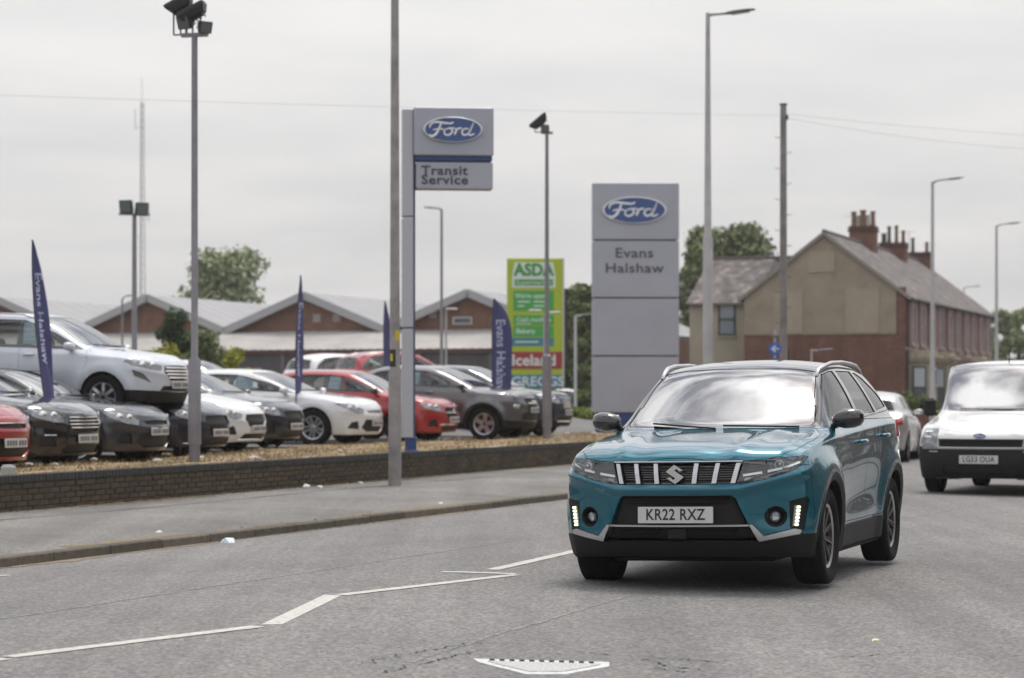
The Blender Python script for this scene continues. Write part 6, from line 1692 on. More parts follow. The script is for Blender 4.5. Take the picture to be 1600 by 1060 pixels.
def round_sign():
    o = empty('round_sign', at(1211, 58, z=.06), label='small blue round arrow sign above the turquoise SUV roof', cat='sign')
    mb = MB(); mb.tube([(0, .03, 0), (0, .03, 2.85)], .03, 8); mb.build('post', M_GALVL, o)
    b = mat('sign_bright_blue', (.015, .10, .42), .35); mb = MB(); mb.lathe([(.0005, -.008), (.145, -.008), (.15, 0), (.145, .008), (.0005, .008)], 24, 'y', Matrix.Translation((0, 0, 2.40))); mb.build('disc', b, o)
    a = MB(); a.prism([(-.10, 2.42), (.02, 2.30), (.045, 2.335), (-.03, 2.41), (.09, 2.41), (.09, 2.45), (-.03, 2.45), (.045, 2.52), (.02, 2.55)], -.014, -.010, 'y')
    # concave arrow split in two convex pieces
    a = MB(); a.prism([(-.10, 2.40), (.0, 2.31), (.03, 2.34), (-.04, 2.40)], -.014, -.009, 'y'); a.prism([(-.10, 2.40), (-.04, 2.40), (.03, 2.46), (.0, 2.49)], -.014, -.009, 'y'); a.prism([(-.06, 2.385), (.10, 2.385), (.10, 2.415), (-.06, 2.415)], -.0145, -.009, 'y'); a.build('arrow', mat('sign_clean_white', (.6, .62, .65), .4), o)
    mb = MB(); mb.box((0, .02, 2.72), (.14, .1, .09), bev=.02); mb.build('lamp', M_HEAD, o)
    mb = MB(); mb.box((.0, 0, 2.08), (.20, .012, .20), bev=.003); mb.build('lower_plate', b, o)
round_sign()
def ramp():
    r = CARS['white_suv'][0]; h = r.rotation_euler.z; p = r.location
    o = empty('display_ramp', (p.x, p.y, .34), rz=h, label='dark steel display ramp under the raised white SUV', cat='ramp')
    for y in (.68, -.68):
        box_part(o, 'track', -3.3, .75, .62, .695, y - .22, y + .22, M_FLOOD, .01)
        for x in (.45, -1.2, -2.9): box_part(o, 'leg', x - .05, x + .05, 0, .62, y - .05, y + .05, M_FLOOD, 0)
    for x in (.4, -1.2, -2.9): box_part(o, 'cross_beam', x - .05, x + .05, .52, .6, -.7, .7, M_FLOOD, 0)
ramp()
def crates():
    p = at(64, 25.9, py=727); s, t = to_st(p); 
    o = empty('marker_block', st(s, WT + .35, .44), rz=math.atan2(U.y, U.x), label='small pale block on the verge in front of the black hatchback', cat='block')
    mb = MB(); mb.box((0, 0, .05), (.13, .12, .15), bev=.01); mb.build('body', mat('pale_concrete', (.33, .34, .32), .8, noise=(20, .2)), o)
    mb = MB(); mb.box((0, 0, .13), (.10, .09, .02), bev=.004); mb.build('cap', mat('paler_concrete', (.4, .41, .4), .7), o)
crates()
# ------------------------------------------------------------------ buildings
def bframe(s, t):
    """local x runs towards the right (-T), local y runs away along the road (U)"""
    p = st(s, t, 0); return p, math.atan2(-T.y, -T.x)
def far_brick(name, c1, c2, mortar, scale=1.0, axis='xz'):
    def b(k):
        v = k.tc.outputs['Object']; sep = k.nt.nodes.new('ShaderNodeSeparateXYZ'); k.nt.links.new(v, sep.inputs[0]); com = k.nt.nodes.new('ShaderNodeCombineXYZ')
        ad = k.nt.nodes.new('ShaderNodeMath'); ad.operation = 'ADD'; k.nt.links.new(sep.outputs[0], ad.inputs[0]); k.nt.links.new(sep.outputs[1], ad.inputs[1])
        k.nt.links.new(ad.outputs[0], com.inputs[0]); k.nt.links.new(sep.outputs[2], com.inputs[1])
        br = k.nt.nodes.new('ShaderNodeTexBrick'); k.nt.links.new(com.outputs[0], br.inputs['Vector'])
        br.inputs['Color1'].default_value = (*c1, 1); br.inputs['Color2'].default_value = (*c2, 1); br.inputs['Mortar'].default_value = (*mortar, 1)
        br.inputs['Scale'].default_value = 1.0; br.inputs['Brick Width'].default_value = .225; br.inputs['Row Height'].default_value = .075; br.inputs['Mortar Size'].default_value = .006; br.inputs['Bias'].default_value = -.1
        c = k.mix(.8, br.outputs['Color'], k.ramp(k.noise(k.mp(), .55, 6, .65), [(.3, (.62, .60, .58)), (.7, (1.3, 1.27, 1.22))]), 'MULTIPLY')
        c = k.mix(.5, c, k.ramp(k.noise(k.mp((1, 1, .2)), 2.2, 5, .6), [(.3, (.72, .7, .68)), (.7, (1.2, 1.2, 1.2))]), 'MULTIPLY')
        k.col(c); k.rough(.93)
    return node_mat(name, b)
def stained(name, col, amt=.35, rough=.9, vert=True):
    def b(k):
        c = k.ramp(k.noise(k.mp(), .8, 6, .65), [(.3, tuple(x * (1 - amt) for x in col)), (.7, tuple(x * (1 + amt * .6) for x in col))])
        if vert: c = k.mix(.6, c, k.ramp(k.noise(k.mp((1.5, 1.5, .12)), 2.5, 5, .6), [(.35, (.75, .74, .72)), (.65, (1.12, 1.12, 1.1))]), 'MULTIPLY')
        k.col(c); k.rough(rough)
    return node_mat(name, b)
M_GBRICK = far_brick('gable_brick', (.20, .095, .066), (.15, .07, .05), (.22, .18, .15))
M_TBRICK = far_brick('terrace_brick', (.19, .080, .058), (.135, .056, .043), (.17, .125, .10))
M_RENDER = stained('ochre_render', (.315, .262, .195), .24, vert=False)
M_RENDER2 = stained('pale_render', (.38, .335, .255), .15, vert=False)
M_STONE = stained('cream_stone', (.36, .32, .24), .25)
M_PINK = stained('pink_stone', (.34, .25, .24), .2)
M_ROOFM = stained('metal_roof', (.29, .29, .30), .08, .7, False)
M_SLATE = None
def _slate(k):
    c = k.ramp(k.rnd(), [(0, (.085, .078, .080)), (.4, (.125, .113, .113)), (.75, (.16, .142, .138)), (1, (.24, .205, .19))])
    c = k.mix(.8, c, k.ramp(k.noise(k.mp(), .9, 6, .7), [(.3, (.6, .6, .6)), (.7, (1.5, 1.42, 1.36))]), 'MULTIPLY'); k.col(c); k.rough(.75)
M_SLATE = node_mat('slate', _slate)
M_FASCIA = mat('pale_fascia', (.33, .33, .34), .5)
M_WINW = mat('window_white', (.42, .42, .42), .4)
M_WING = mat('room_glass', (.05, .058, .062), .08, coat=.8)
M_CURT = mat('net_curtain', (.42, .45, .50), .8)
M_POT = mat('clay_pot', (.17, .10, .065), .9, noise=(6, .4))
def local(mb, *a, **k): return mb
def win(parent, x, z, w, h, y, frame_m=None, glass=None, nd='-y', mid=True, depth=.09):
    """sash window in a wall facing local -y (or +x)"""
    fm = frame_m or M_WINW
    def P(c, d):
        return (c, d) if nd == '-y' else ((-c[1], c[0], c[2]), (d[1], d[0], d[2]))
    def bx(mb, c, d):
        c, d = P(c, d); mb.box(c, d)
    mb = MB()
    for sx in (-1, 1): bx(mb, (x + sx * (w / 2 - .035), y - .03, z), (.07, .08, h))
    for sz in (-1, 1): bx(mb, (x, y - .028, z + sz * (h / 2 - .035)), (w - .14, .08, .07))
    if mid: bx(mb, (x, y - .035, z), (w - .14, .08, .055))
    o = mb.build('window', fm, parent)
    for sz in ((-1, 1) if mid else (0,)):
        mb = MB(); bx(mb, (x, y - .008, z + sz * h / 4 * .98), (w - .16, .02, (h / 2 if mid else h) - .10)); mb.build('pane', glass or M_WING, o)
    return o
def warehouse():
    Y0 = 105; P0 = at(735, Y0, z=0); s0, t0 = to_st(P0)
    zr, zv, hw_ = 5.83, 4.28, 3.85; base = .6
    for i, lab in enumerate(('brick gable unit with grey metal roof right of the tall sign post', 'brick gable unit with two small vents left of the tall sign post', 'brick gable unit with metal roof behind the thin floodlight pole with square lamps', 'brick gable unit with metal roof at the left edge behind the raised white SUV')):
        p, rz = bframe(s0, t0 + 7.7 * i); o = empty('warehouse_unit', (p.x, p.y, 0), rz=rz, label=lab, cat='warehouse', group='row of brick warehouse units'); o.rotation_euler.z = rz
        mb = MB(); L_ = 28
        mb.add([(-hw_, 0, base), (hw_, 0, base), (hw_, 0, zv), (0, 0, zr), (-hw_, 0, zv)], [(0, 1, 2, 3, 4)])
        mb.add([(-hw_, 0, base), (-hw_, L_, base), (-hw_, L_, zv), (-hw_, 0, zv), (hw_, 0, base), (hw_, L_, base), (hw_, L_, zv), (hw_, 0, zv)], [(0, 1, 2, 3), (4, 7, 6, 5)]); mb.build('wall', M_GBRICK, o)
        th = .12
        for sg in (-1, 1):
            n = 28; r = MB()
            r.add([(0, -.35, zr + th), (sg * (hw_), -.35, zv + th), (sg * hw_, L_, zv + th), (0, L_, zr + th), (0, -.35, zr), (sg * hw_, -.35, zv), (sg * hw_, L_, zv), (0, L_, zr)], [(0, 1, 2, 3), (4, 7, 6, 5), (0, 4, 5, 1), (2, 6, 7, 3)])
            ro = r.build('roof', M_ROOFM, o)
            q = MB()
            for k in range(19):
                yy = 0.6 + k * 1.45; dx = sg * hw_ / 1.0
                q.box(((sg * hw_ / 2), yy, (zr + zv) / 2 + th + .018), (math.hypot(hw_, zr - zv) * .98, .04, .006), mtx=Matrix.Translation((sg * hw_ / 2, yy, (zr + zv) / 2 + th + .006)) @ Matrix.Rotation(math.atan2(zr - zv, hw_) * sg, 4, 'Y'))
            q.build('roof_seam', M_ROOFM, ro)['kind'] = 'stuff'
            b = MB(); b.box((0, 0, 0), (math.hypot(hw_, zr - zv) + .05, .06, .34), mtx=Matrix.Translation((sg * hw_ / 2, -.40, (zr + zv) / 2 - .02)) @ Matrix.Rotation(math.atan2(zr - zv, hw_) * sg, 4, 'Y')); b.build('verge_board', M_FASCIA, o)
        if i == 1:
            for x in (.5, 1.45): box_part(o, 'vent', x - .18, x + .18, 4.62, 4.98, -.06, 0, mat('pale_vent', (.28, .25, .24), .6), 0)
        if i == 0:
            w = win(o, -.35, 4.62, .9, .34, 0, mid=False); box_part(o, 'vent', -1.9, -1.55, 4.75, 5.05, -.06, 0, mat('pale_vent', (.28, .25, .24), .6), 0)
            w = win(o, 1.25, 4.75, .5, .26, 0, mid=False)
    # long lean-to in front of the gables
    p, rz = bframe(s0, t0 + 3.85); o = empty('lean_to_building', (p.x, p.y, 0), rz=rz, label='long low grey building with pale corrugated roof in front of the brick gables', cat='building')
    x0, x1 = -27, 7.4; yf, zf_ = -3.6, 3.36
    n = 180; v = []; f = []
    for i in range(n + 1):
        x = x0 + (x1 - x0) * i / n; dz = .012 * (1 if i % 2 else -1)
        v += [(x, -.02, 4.24 + dz), (x, yf - .15, zf_ + dz - .02)]
    f = [(2 * i, 2 * i + 1, 2 * i + 3, 2 * i + 2) for i in range(n)]
    mesh_obj('roof', v, f, stained('fibre_sheet', (.35, .335, .32), .2, .8, False), o)
    box_part(o, 'fascia', x0, x1, 3.16, 3.32, yf - .12, yf - .02, mat('fascia_maroon', (.09, .035, .03), .6), 0)
    mb = MB(); mb.add([(x0, yf, .3), (x1, yf, .3), (x1, yf, 3.2), (x0, yf, 3.2)], [(0, 1, 2, 3)]); mb.add([(x1, yf, .3), (x1, 0, .3), (x1, 0, 4.1), (x1, yf, 3.2)], [(0, 1, 2, 3)]); mb.build('wall', stained('grey_cladding', (.085, .08, .085), .2), o)
    for i in range(11):
        x = x0 + 1.6 + i * 3.15
        box_part(o, 'post', x - .08, x + .08, .3, 3.16, yf - .07, yf - .001, mat('post_grey', (.12, .11, .115), .6), 0)
    for x in (-8.3, -4.9, 3.4): win(o, x, 2.1, 1.1, .9, yf - .01, mid=False, glass=mat('faded_glass', (.10, .14, .17), .2))
    # brown block behind the supermarket sign
    p = at(935, 96.5, z=0); b = empty('brown_store', (p.x, p.y, .2), rz=.0, label='dark brown ribbed store building behind the supermarket sign', cat='building')
    box_part(b, 'wall', -1.62, 2.6, 0, 5.3, 0, 6, mat('brown_cladding', (.040, .022, .020), .7), 0)
    for i in range(17): box_part(b, 'rib', -1.58 + i * .25, -1.50 + i * .25, .1, 5.2, -.08, -.002, mat('brown_rib', (.060, .034, .030), .7), 0)
    box_part(b, 'parapet', -1.68, 2.66, 5.3, 5.42, -.1, 6.1, mat('brown_cap', (.05, .035, .03), .6), 0)
warehouse()

def slate_roof(parent, a, b, c, d, rows, name='slate', w=.34):
    """courses of slates over the quad a(bottom left) b(bottom right) c(top right) d(top left), joined"""
    a, b, c, d = map(Vector, (a, b, c, d)); n = (b - a).cross(d - a).normalized()
    if n.z < 0: n = -n
    v = []; f = []
    for r in range(rows):
        u0, u1 = r / rows, (r + 1.12) / rows; u1 = min(u1, 1)
        p0, p1 = a.lerp(d, u0), b.lerp(c, u0); q0, q1 = a.lerp(d, u1), b.lerp(c, u1); m = max(1, int((p1 - p0).length / w)); off = .5 * (r % 2)
        for j in range(-1, m + 1):
            t0, t1 = (j + off + .03) / m, (j + off + .97) / m; t0 = max(0, t0); t1 = min(1, t1)
            if t1 - t0 < .2 / m: continue
            lift = .018 + random.uniform(-.004, .007); i = len(v)
            v += [p0.lerp(p1, t0) + n * lift, p0.lerp(p1, t1) + n * (lift + random.uniform(-.004, .004)), q0.lerp(q1, t1) + n * .008, q0.lerp(q1, t0) + n * .008, p0.lerp(p1, t0) + n * .004, p0.lerp(p1, t1) + n * .004]
            f += [(i, i + 1, i + 2, i + 3), (i + 4, i + 5, i + 1, i)]
    o = mesh_obj(name, v, f, M_SLATE, parent); o['kind'] = 'stuff'; return o
def stack(parent, x, y, z0, z1, w, d, pots):
    mb = MB(); mb.box((x, y, (z0 + z1) / 2), (w, d, z1 - z0)); o = mb.build('chimney', M_TBRICK, parent)
    mb = MB(); mb.box((x, y, z1 - .18), (w + .14, d + .14, .12)); mb.box((x, y, z1 - .02), (w + .08, d + .08, .10)); mb.build('corbel', far_brick('corbel_brick', (.09, .035, .028), (.07, .03, .025), (.08, .07, .06)), o)
    for (px_, h, r, m_) in pots:
        mb = MB(); mb.tube([(x + px_, y, z1), (x + px_, y, z1 + h * .15), (x + px_, y, z1 + h * .2), (x + px_, y, z1 + h * .86), (x + px_, y, z1 + h * .88), (x + px_, y, z1 + h)], [r * 1.15, r * 1.15, r, r * .9, r * 1.15, r * 1.12], 10); mb.build('chimney_pot', m_, o, smooth=False, autosmooth=R(35))
    return o
def terrace():
    c = at(1415, 110.3, z=0); s0, t0 = to_st(c); p, rz = bframe(s0, t0)
    o = empty('terraced_house', (p.x, p.y, 0), rz=rz, label='brick terrace with rendered gable end, slate roof and three tall chimney stacks', cat='house')
    W_ = 7.5; ze = 6.0; zr = 8.85; L_ = 26.6; cx = -W_ / 2
    zb = 4.22
    # local x to the right (front facade at x=0 faces +x), y away. gable at y=0
    mb = MB()
    mb.add([(-W_, 0, zb), (-.42, 0, zb), (-.42, 0, ze + .32), (cx, 0, zr), (-W_, 0, ze)], [(0, 1, 2, 3, 4)]); mb.add([(-W_, 0, zb), (-W_, 6, zb), (-W_, 6, ze), (-W_, 0, ze)], [(0, 1, 2, 3)]); mb.build('rendered_gable', M_RENDER, o)
    mb = MB(); mb.box((-W_ / 2 - .0, .14, (zb) / 2), (W_, .24, zb)); mb.build('brick_base', M_TBRICK, o)
    q = MB()
    for i in range(10):
        z0 = zb + i * .21; w = .42 if i % 2 else .36; q.box((-w / 2, .10, z0 + .105), (w, .24, .208))
    q.build('quoin', M_TBRICK, o)
    # pilasters and patches in the render
    for (xa, xb, z0, z1) in ((-5.0, -4.86, .1, 6.9), (-3.05, -2.98, .1, zb), (-1.35, -1.27, .1, zb)): box_part(o, 'pilaster', xa, xb, z0, z1 if z1 < zb + .1 else zb, -.05, .015, M_TBRICK, 0)
    for (xa, xb, z0, z1) in ((-6.1, -4.75, zb + .02, 6.15), (-2.75, -1.2, zb + .02, 6.28), (-4.45, -3.25, 7.05, 8.0)): box_part(o, 'render_panel', xa, xb, z0, z1, -.045, -.002, stained('ochre_render_pale', (.345, .29, .22), .14, vert=False), 0)
    box_part(o, 'render_edge', -W_, -.4, zb - .05, zb + .03, -.03, -.001, mat('render_edge', (.22, .19, .13), .8), 0)
    # facade
    mb = MB(); mb.add([(0, 0, 0), (0, L_, 0), (0, L_, ze), (0, 0, ze)], [(0, 1, 2, 3)]); mb.add([(0, L_, 0), (-W_, L_, 0), (-W_, L_, ze), (cx, L_, zr), (0, L_, ze)], [(0, 1, 2, 3, 4)]); mb.add([(-W_, 6, 0), (-W_, L_, 0), (-W_, L_, ze), (-W_, 6, ze)], [(0, 1, 2, 3)]); mb.build('wall', M_TBRICK, o)
    hs = L_ / 5
    for h in range(5):
        y0 = h * hs
        for k in range(2):
            yc = y0 + hs * (.27 + .46 * k)
            for sg in (-1, 1): box_part(o, 'window_jamb', -.01, .16, 3.75, 5.72, yc + sg * .62 - .16, yc + sg * .62 + .16, M_PINK, 0)
            box_part(o, 'lintel', -.01, .15, 5.50, 5.76, yc - .45, yc + .45, M_PINK, 0); box_part(o, 'sill', -.01, .22, 3.62, 3.745, yc - .85, yc + .85, M_PINK, 0)
            win(o, yc, 4.62, .92, 1.74, -.02, nd='+x')
        # stone bay with cornice
        b0, b1 = y0 + hs * .10, y0 + hs * .56; m_ = M_STONE if h in (0, 1, 3) else M_PINK
        mb = MB(); mb.prism([(0, b0), (.95, b0 + .35), (.95, b1 - .35), (0, b1)], .0, 2.95, 'z'); bay = mb.build('bay', m_, o)
        mb = MB(); mb.prism([(0, b0 - .14), (1.12, b0 + .24), (1.12, b1 - .24), (0, b1 + .14)], 2.95, 3.10, 'z'); mb.prism([(0, b0 - .2), (1.24, b0 + .2), (1.24, b1 - .2), (0, b1 + .2)], 3.10, 3.26, 'z'); mb.prism([(0, b0), (1.0, b0 + .32), (1.0, b1 - .32), (0, b1)], 3.26, 3.42, 'z'); mb.build('cornice', m_, bay)
        # windows of the bay: the slanted near side and the front
        for (ya, yb, n_) in ((b0 + .45, b1 - .45, 2),):
            for k in range(n_):
                yc = ya + (yb - ya) * (k + .5) / n_; win(bay, yc, 1.85, .62, 1.6, -.955, nd='+x')
        a = Vector((0, b0, 0)); b_ = Vector((.95, b0 + .35, 0)); d = (b_ - a).normalized(); nn = Vector((d.y, -d.x, 0)); mdl = a.lerp(b_, .52)
        Mx = Matrix.Translation((mdl.x, mdl.y, 1.75)) @ Matrix(((d.x, -nn.x, 0, 0), (d.y, -nn.y, 0, 0), (0, 0, 1, 0), (0, 0, 0, 1)))
        mb = MB(); mb.box((0, 0, 0), (.62, .10, 1.95), mtx=Mx @ Matrix.Translation((0, -.02, 0))); w_ = mb.build('window', mat('window_dark', (.03, .03, .032), .5), bay)
        mb = MB(); mb.box((0, 0, 0), (.48, .02, .85), mtx=Mx @ Matrix.Translation((0, -.075, .47))); mb.build('pane', M_CURT, w_)
        mb = MB(); mb.box((0, 0, 0), (.48, .02, .85), mtx=Mx @ Matrix.Translation((0, -.075, -.46))); mb.build('pane', mat('pane_grey', (.10, .11, .115), .15), w_)
        # door
        box_part(o, 'door_surround', -.01, .14, 0, 3.0, y0 + hs * .68, y0 + hs * .93, m_, 0)
        box_part(o, 'door', .1405, .17, .1, 2.15, y0 + hs * .73, y0 + hs * .88, mat('door_dark', (.05, .03, .03), .4), 0)
    box_part(o, 'string_course', -.01, .08, 3.45, 3.60, 0.02, L_, M_STONE, 0)
    # roof
    ov = .28; sl = (zr - ze) / (W_ / 2)
    mb = MB()
    for sg in (-1, 1):
        xe = cx + sg * (W_ / 2 + ov); zz = ze - ov * sl
        mb.add([(cx, -.12, zr + .05), (xe, -.12, zz + .05), (xe, L_ + .1, zz + .05), (cx, L_ + .1, zr + .05), (cx, -.12, zr - .05), (xe, -.12, zz - .05), (xe, L_ + .1, zz - .05), (cx, L_ + .1, zr - .05)], [(0, 1, 2, 3), (4, 7, 6, 5), (0, 4, 5, 1), (1, 5, 6, 2), (2, 6, 7, 3)])
    roof = mb.build('roof', mat('roof_under', (.06, .057, .057), .8), o)
    xe = cx + W_ / 2 + ov; zz = ze - ov * sl
    slate_roof(roof, (xe, -.10, zz + .05), (xe, L_, zz + .05), (cx, L_, zr + .05), (cx, -.10, zr + .05), 20, w=.36)
    mb = MB(); mb.tube([(cx, -.13, zr + .08), (cx, L_ + .1, zr + .08)], .09, 6); mb.build('ridge_tile', mat('ridge_clay', (.09, .07, .065), .8), roof)
    mb = MB(); mb.tube([(xe + .03, -.1, zz - .02), (xe + .03, L_, zz - .02)], .075, 6); mb.tube([(.08, .12, zz), (.08, .12, 0)], .045, 6); mb.build('gutter', mat('black_iron', (.015, .015, .016), .5), o)
    mb = MB(); mb.box((cx + W_ / 4, -.13, (ze + zr) / 2 + .03), (.1, .1, .1), mtx=Matrix.Translation((cx + (W_ / 2 + .2) / 2, -.14, zr - (W_ / 2 + .2) / 2 * sl + .0)) @ Matrix.Rotation(math.atan(sl), 4, 'Y') @ Matrix.Scale(1, 4)); v_ = mb
    b = MB(); ln = math.hypot(W_ / 2 + ov, (W_ / 2 + ov) * sl)
    for sg in (-1, 1): b.box((0, 0, 0), (ln, .04, .14), mtx=Matrix.Translation((cx + sg * (W_ / 2 + ov) / 2, -.14, zr - (W_ / 2 + ov) / 2 * sl - .02)) @ Matrix.Rotation(math.atan(sl) * sg, 4, 'Y'))
    b.build('verge_strip', mat('verge_mortar', (.24, .22, .19), .8), o)
    wht = mat('pot_cream', (.35, .32, .27), .8)
    stack(o, cx + .02, 9.3, zr - .75, 9.72, 1.25, .95, [(-.48, .78, .13, M_POT), (-.26, .60, .10, wht), (-.02, .85, .15, M_POT), (.22, .60, .10, wht), (.47, .78, .12, M_POT)])
    mb = MB(); 
    stack(o, cx + .02, 17.5, zr - .75, 9.40, 1.35, .95, [(-.50, .55, .14, M_FLOOD), (-.22, .92, .10, mat('pot_dark', (.07, .06, .055), .8)), (.16, .95, .10, mat('pot_ochre', (.16, .13, .08), .8)), (.52, .68, .10, M_POT)])
    stack(o, cx + .02, 25.6, zr - .75, 9.36, 1.30, .9, [(-.38, .85, .10, mat('pot_dark', (.07, .06, .055), .8)), (.40, .60, .10, M_POT)])
    # tv aerials
    for (x, y, z) in ((cx - .5, 9.6, 9.6), (cx + .8, 17.7, 9.3), (cx + .75, 25.4, 9.1)):
        mb = MB(); mb.tube([(x, y, z - .6), (x, y, z + .75)], .018, 5); mb.tube([(x - .5, y, z + .7), (x + .4, y, z + .72)], .012, 4)
        for k in range(5): mb.tube([(x - .45 + k * .2, y - .15, z + .71), (x - .45 + k * .2, y + .15, z + .71)], .007, 4)
        mb.build('tv_aerial', M_GALVL, o)
    # back wing
    g = empty('rear_wing', (0, 0, 0)); 
    bpy.data.objects.remove(g)
    x0, x1, yw, d_ = -10.55, -W_ + .02, 1.6, 5.0; zw, zt_ = 5.72, 7.95
    h2 = empty('outrigger_house', (p.x, p.y, 0), rz=rz, label='beige rendered rear wing with dark sash window and mossy slate roof', cat='house')
    mb = MB(); mb.box(((x0 + x1) / 2, yw + d_ / 2, zw / 2), (x1 - x0, d_, zw)); mb.build('wall', M_RENDER2, h2)
    win(h2, -8.72, 4.98, .82, 1.50, yw - .01, frame_m=mat('window_dark', (.03, .03, .032), .5), glass=mat('sky_pane', (.22, .26, .29), .1, coat=.6))
    box_part(h2, 'sill', -9.2, -8.25, 4.12, 4.21, yw - .10, yw - .001, M_STONE, 0)
    mb = MB(); mb.add([(x0 - .12, yw - .25, zw), (x1 + 1.9, yw - .25, zw), (x1 + 1.9, yw + 2.5, zt_), (x0 + .35, yw + 2.5, zt_), (x0 - .12, yw + d_ + .25, zw), (x1 + 1.9, yw + d_ + .25, zw)], [(0, 1, 2, 3), (3, 2, 5, 4), (0, 3, 4)]); r2 = mb.build('roof', mat('roof_under', (.06, .057, .057), .8), h2)
    slate_roof(r2, (x0 - .1, yw - .25, zw + .03), (x1 - .0, yw - .25, zw + .03), (x1 + .6, yw + 2.5, zt_ + .03), (x0 + .35, yw + 2.5, zt_ + .03), 14, w=.30)
    mb = MB(); mb.tube([(x0 + .35, yw + 2.5, zt_ + .05), (x1 + 1.8, yw + 2.5, zt_ + .05)], .09, 6); mb.build('ridge_tile', mat('ridge_clay', (.09, .07, .065), .8), r2)
    mb = MB(); mb.tube([(x0, yw - .28, zw - .03), (x1, yw - .28, zw - .03)], .06, 6); mb.build('gutter', mat('grey_gutter', (.10, .085, .07), .5), h2)
    # garden wall and pale kerb stones by the hedge at the right
    gw = empty('garden_wall', at(1432, 88, z=.0), rz=rz, label='low brick garden wall under the hedge beside the white van', cat='wall')
    box_part(gw, 'wall', -1.4, 2.4, 0, .75, 0, .22, M_TBRICK, 0); box_part(gw, 'coping', -1.45, 2.45, .75, .84, -.04, .26, M_STONE, 0)
terrace()
def near_terrace():
    """brick houses along the camera's own side of the road, mirrored in the cars' flanks"""
    for b, (s0, L_, h, lab) in enumerate(((18, 42.3, 5.7, 'nearest block of the brick terrace on the near side of the road'), (66, 47, 6.1, 'second block of the brick terrace on the near side of the road'), (118, 56.4, 5.6, 'third block of the brick terrace on the near side of the road'), (181, 47, 5.9, 'farthest block of the brick terrace on the near side of the road'))):
        p = st(s0, -7.5, 0)
        o = empty('roadside_terrace', (p.x, p.y, 0), rz=math.atan2(U.y, U.x), label=lab, cat='house', group='terrace blocks on the near side')
        mb = MB(); mb.box((L_ / 2, -4, h / 2 - .2), (L_, 8, h + .4)); mb.build('wall', M_TBRICK, o)
        mb = MB(); mb.add([(-.2, .3, h - .1), (L_ + .2, .3, h - .1), (L_ + .2, -4, h + 2.8), (-.2, -4, h + 2.8), (-.2, -8.3, h - .1), (L_ + .2, -8.3, h - .1)], [(0, 1, 2, 3), (3, 2, 5, 4), (0, 3, 4), (1, 5, 2)]); mb.build('roof', mat('roof_under', (.06, .057, .057), .8), o)
        mb = MB(); mb.box((L_ / 2, .30, h - .12), (L_, .12, .12)); mb.build('gutter', mat('black_iron', (.015, .015, .016), .5), o)
        for k in range(int(L_ / 4.7)):
            x = 1.6 + k * 4.7
            mb = MB(); mb.box((x + 1.9, .02, 1.1), (.95, .12, 2.2)); d = mb.build('door', mat('door_dark', (.05, .03, .03), .4), o)
            for z in (1.6, 4.3):
                mb = MB(); mb.box((x, .02, z), (1.3, .10, 1.5)); w = mb.build('window', M_WINW, o); mb = MB(); mb.box((x, .075, z), (1.12, .02, 1.3)); mb.build('pane', M_WING, w)
                mb = MB(); mb.box((x, .06, z - .82), (1.6, .2, .12)); mb.build('sill', M_STONE, w)
            if k % 2: stack(o, x + .75, -4, h + 2.2, h + 3.7, .9, 1.1, [(-.2, .5, .12, M_POT), (.2, .5, .12, M_POT)])
near_terrace()
# ------------------------------------------------------------------ trees and hedges
def leaf_mat(name, a, b, c):
    def f(k):
        k.col(k.ramp(k.rnd(), [(0, a), (.5, b), (1, c)])); k.rough(.8); k.b.inputs['Specular IOR Level'].default_value = .25
        k.b.inputs['Subsurface Weight'].default_value = 0
    return node_mat(name, f)
L_MID = leaf_mat('leaf_mid_green', (.09, .115, .05), (.15, .185, .08), (.24, .275, .135))
L_PALE = leaf_mat('leaf_pale_green', (.15, .19, .09), (.24, .28, .145), (.33, .37, .23))
L_DARK = leaf_mat('leaf_dark_green', (.022, .042, .018), (.040, .070, .028), (.075, .11, .045))
L_YEL = leaf_mat('leaf_yellow_green', (.16, .18, .022), (.28, .28, .035), (.40, .39, .08))
L_HEDGE = leaf_mat('leaf_hedge_green', (.045, .07, .024), (.09, .125, .038), (.17, .20, .06))
L_LIME = leaf_mat('leaf_bright_green', (.09, .13, .02), (.15, .20, .035), (.24, .28, .06))
M_BARK = mat('bark', (.07, .055, .04), .95, noise=(4, .4))
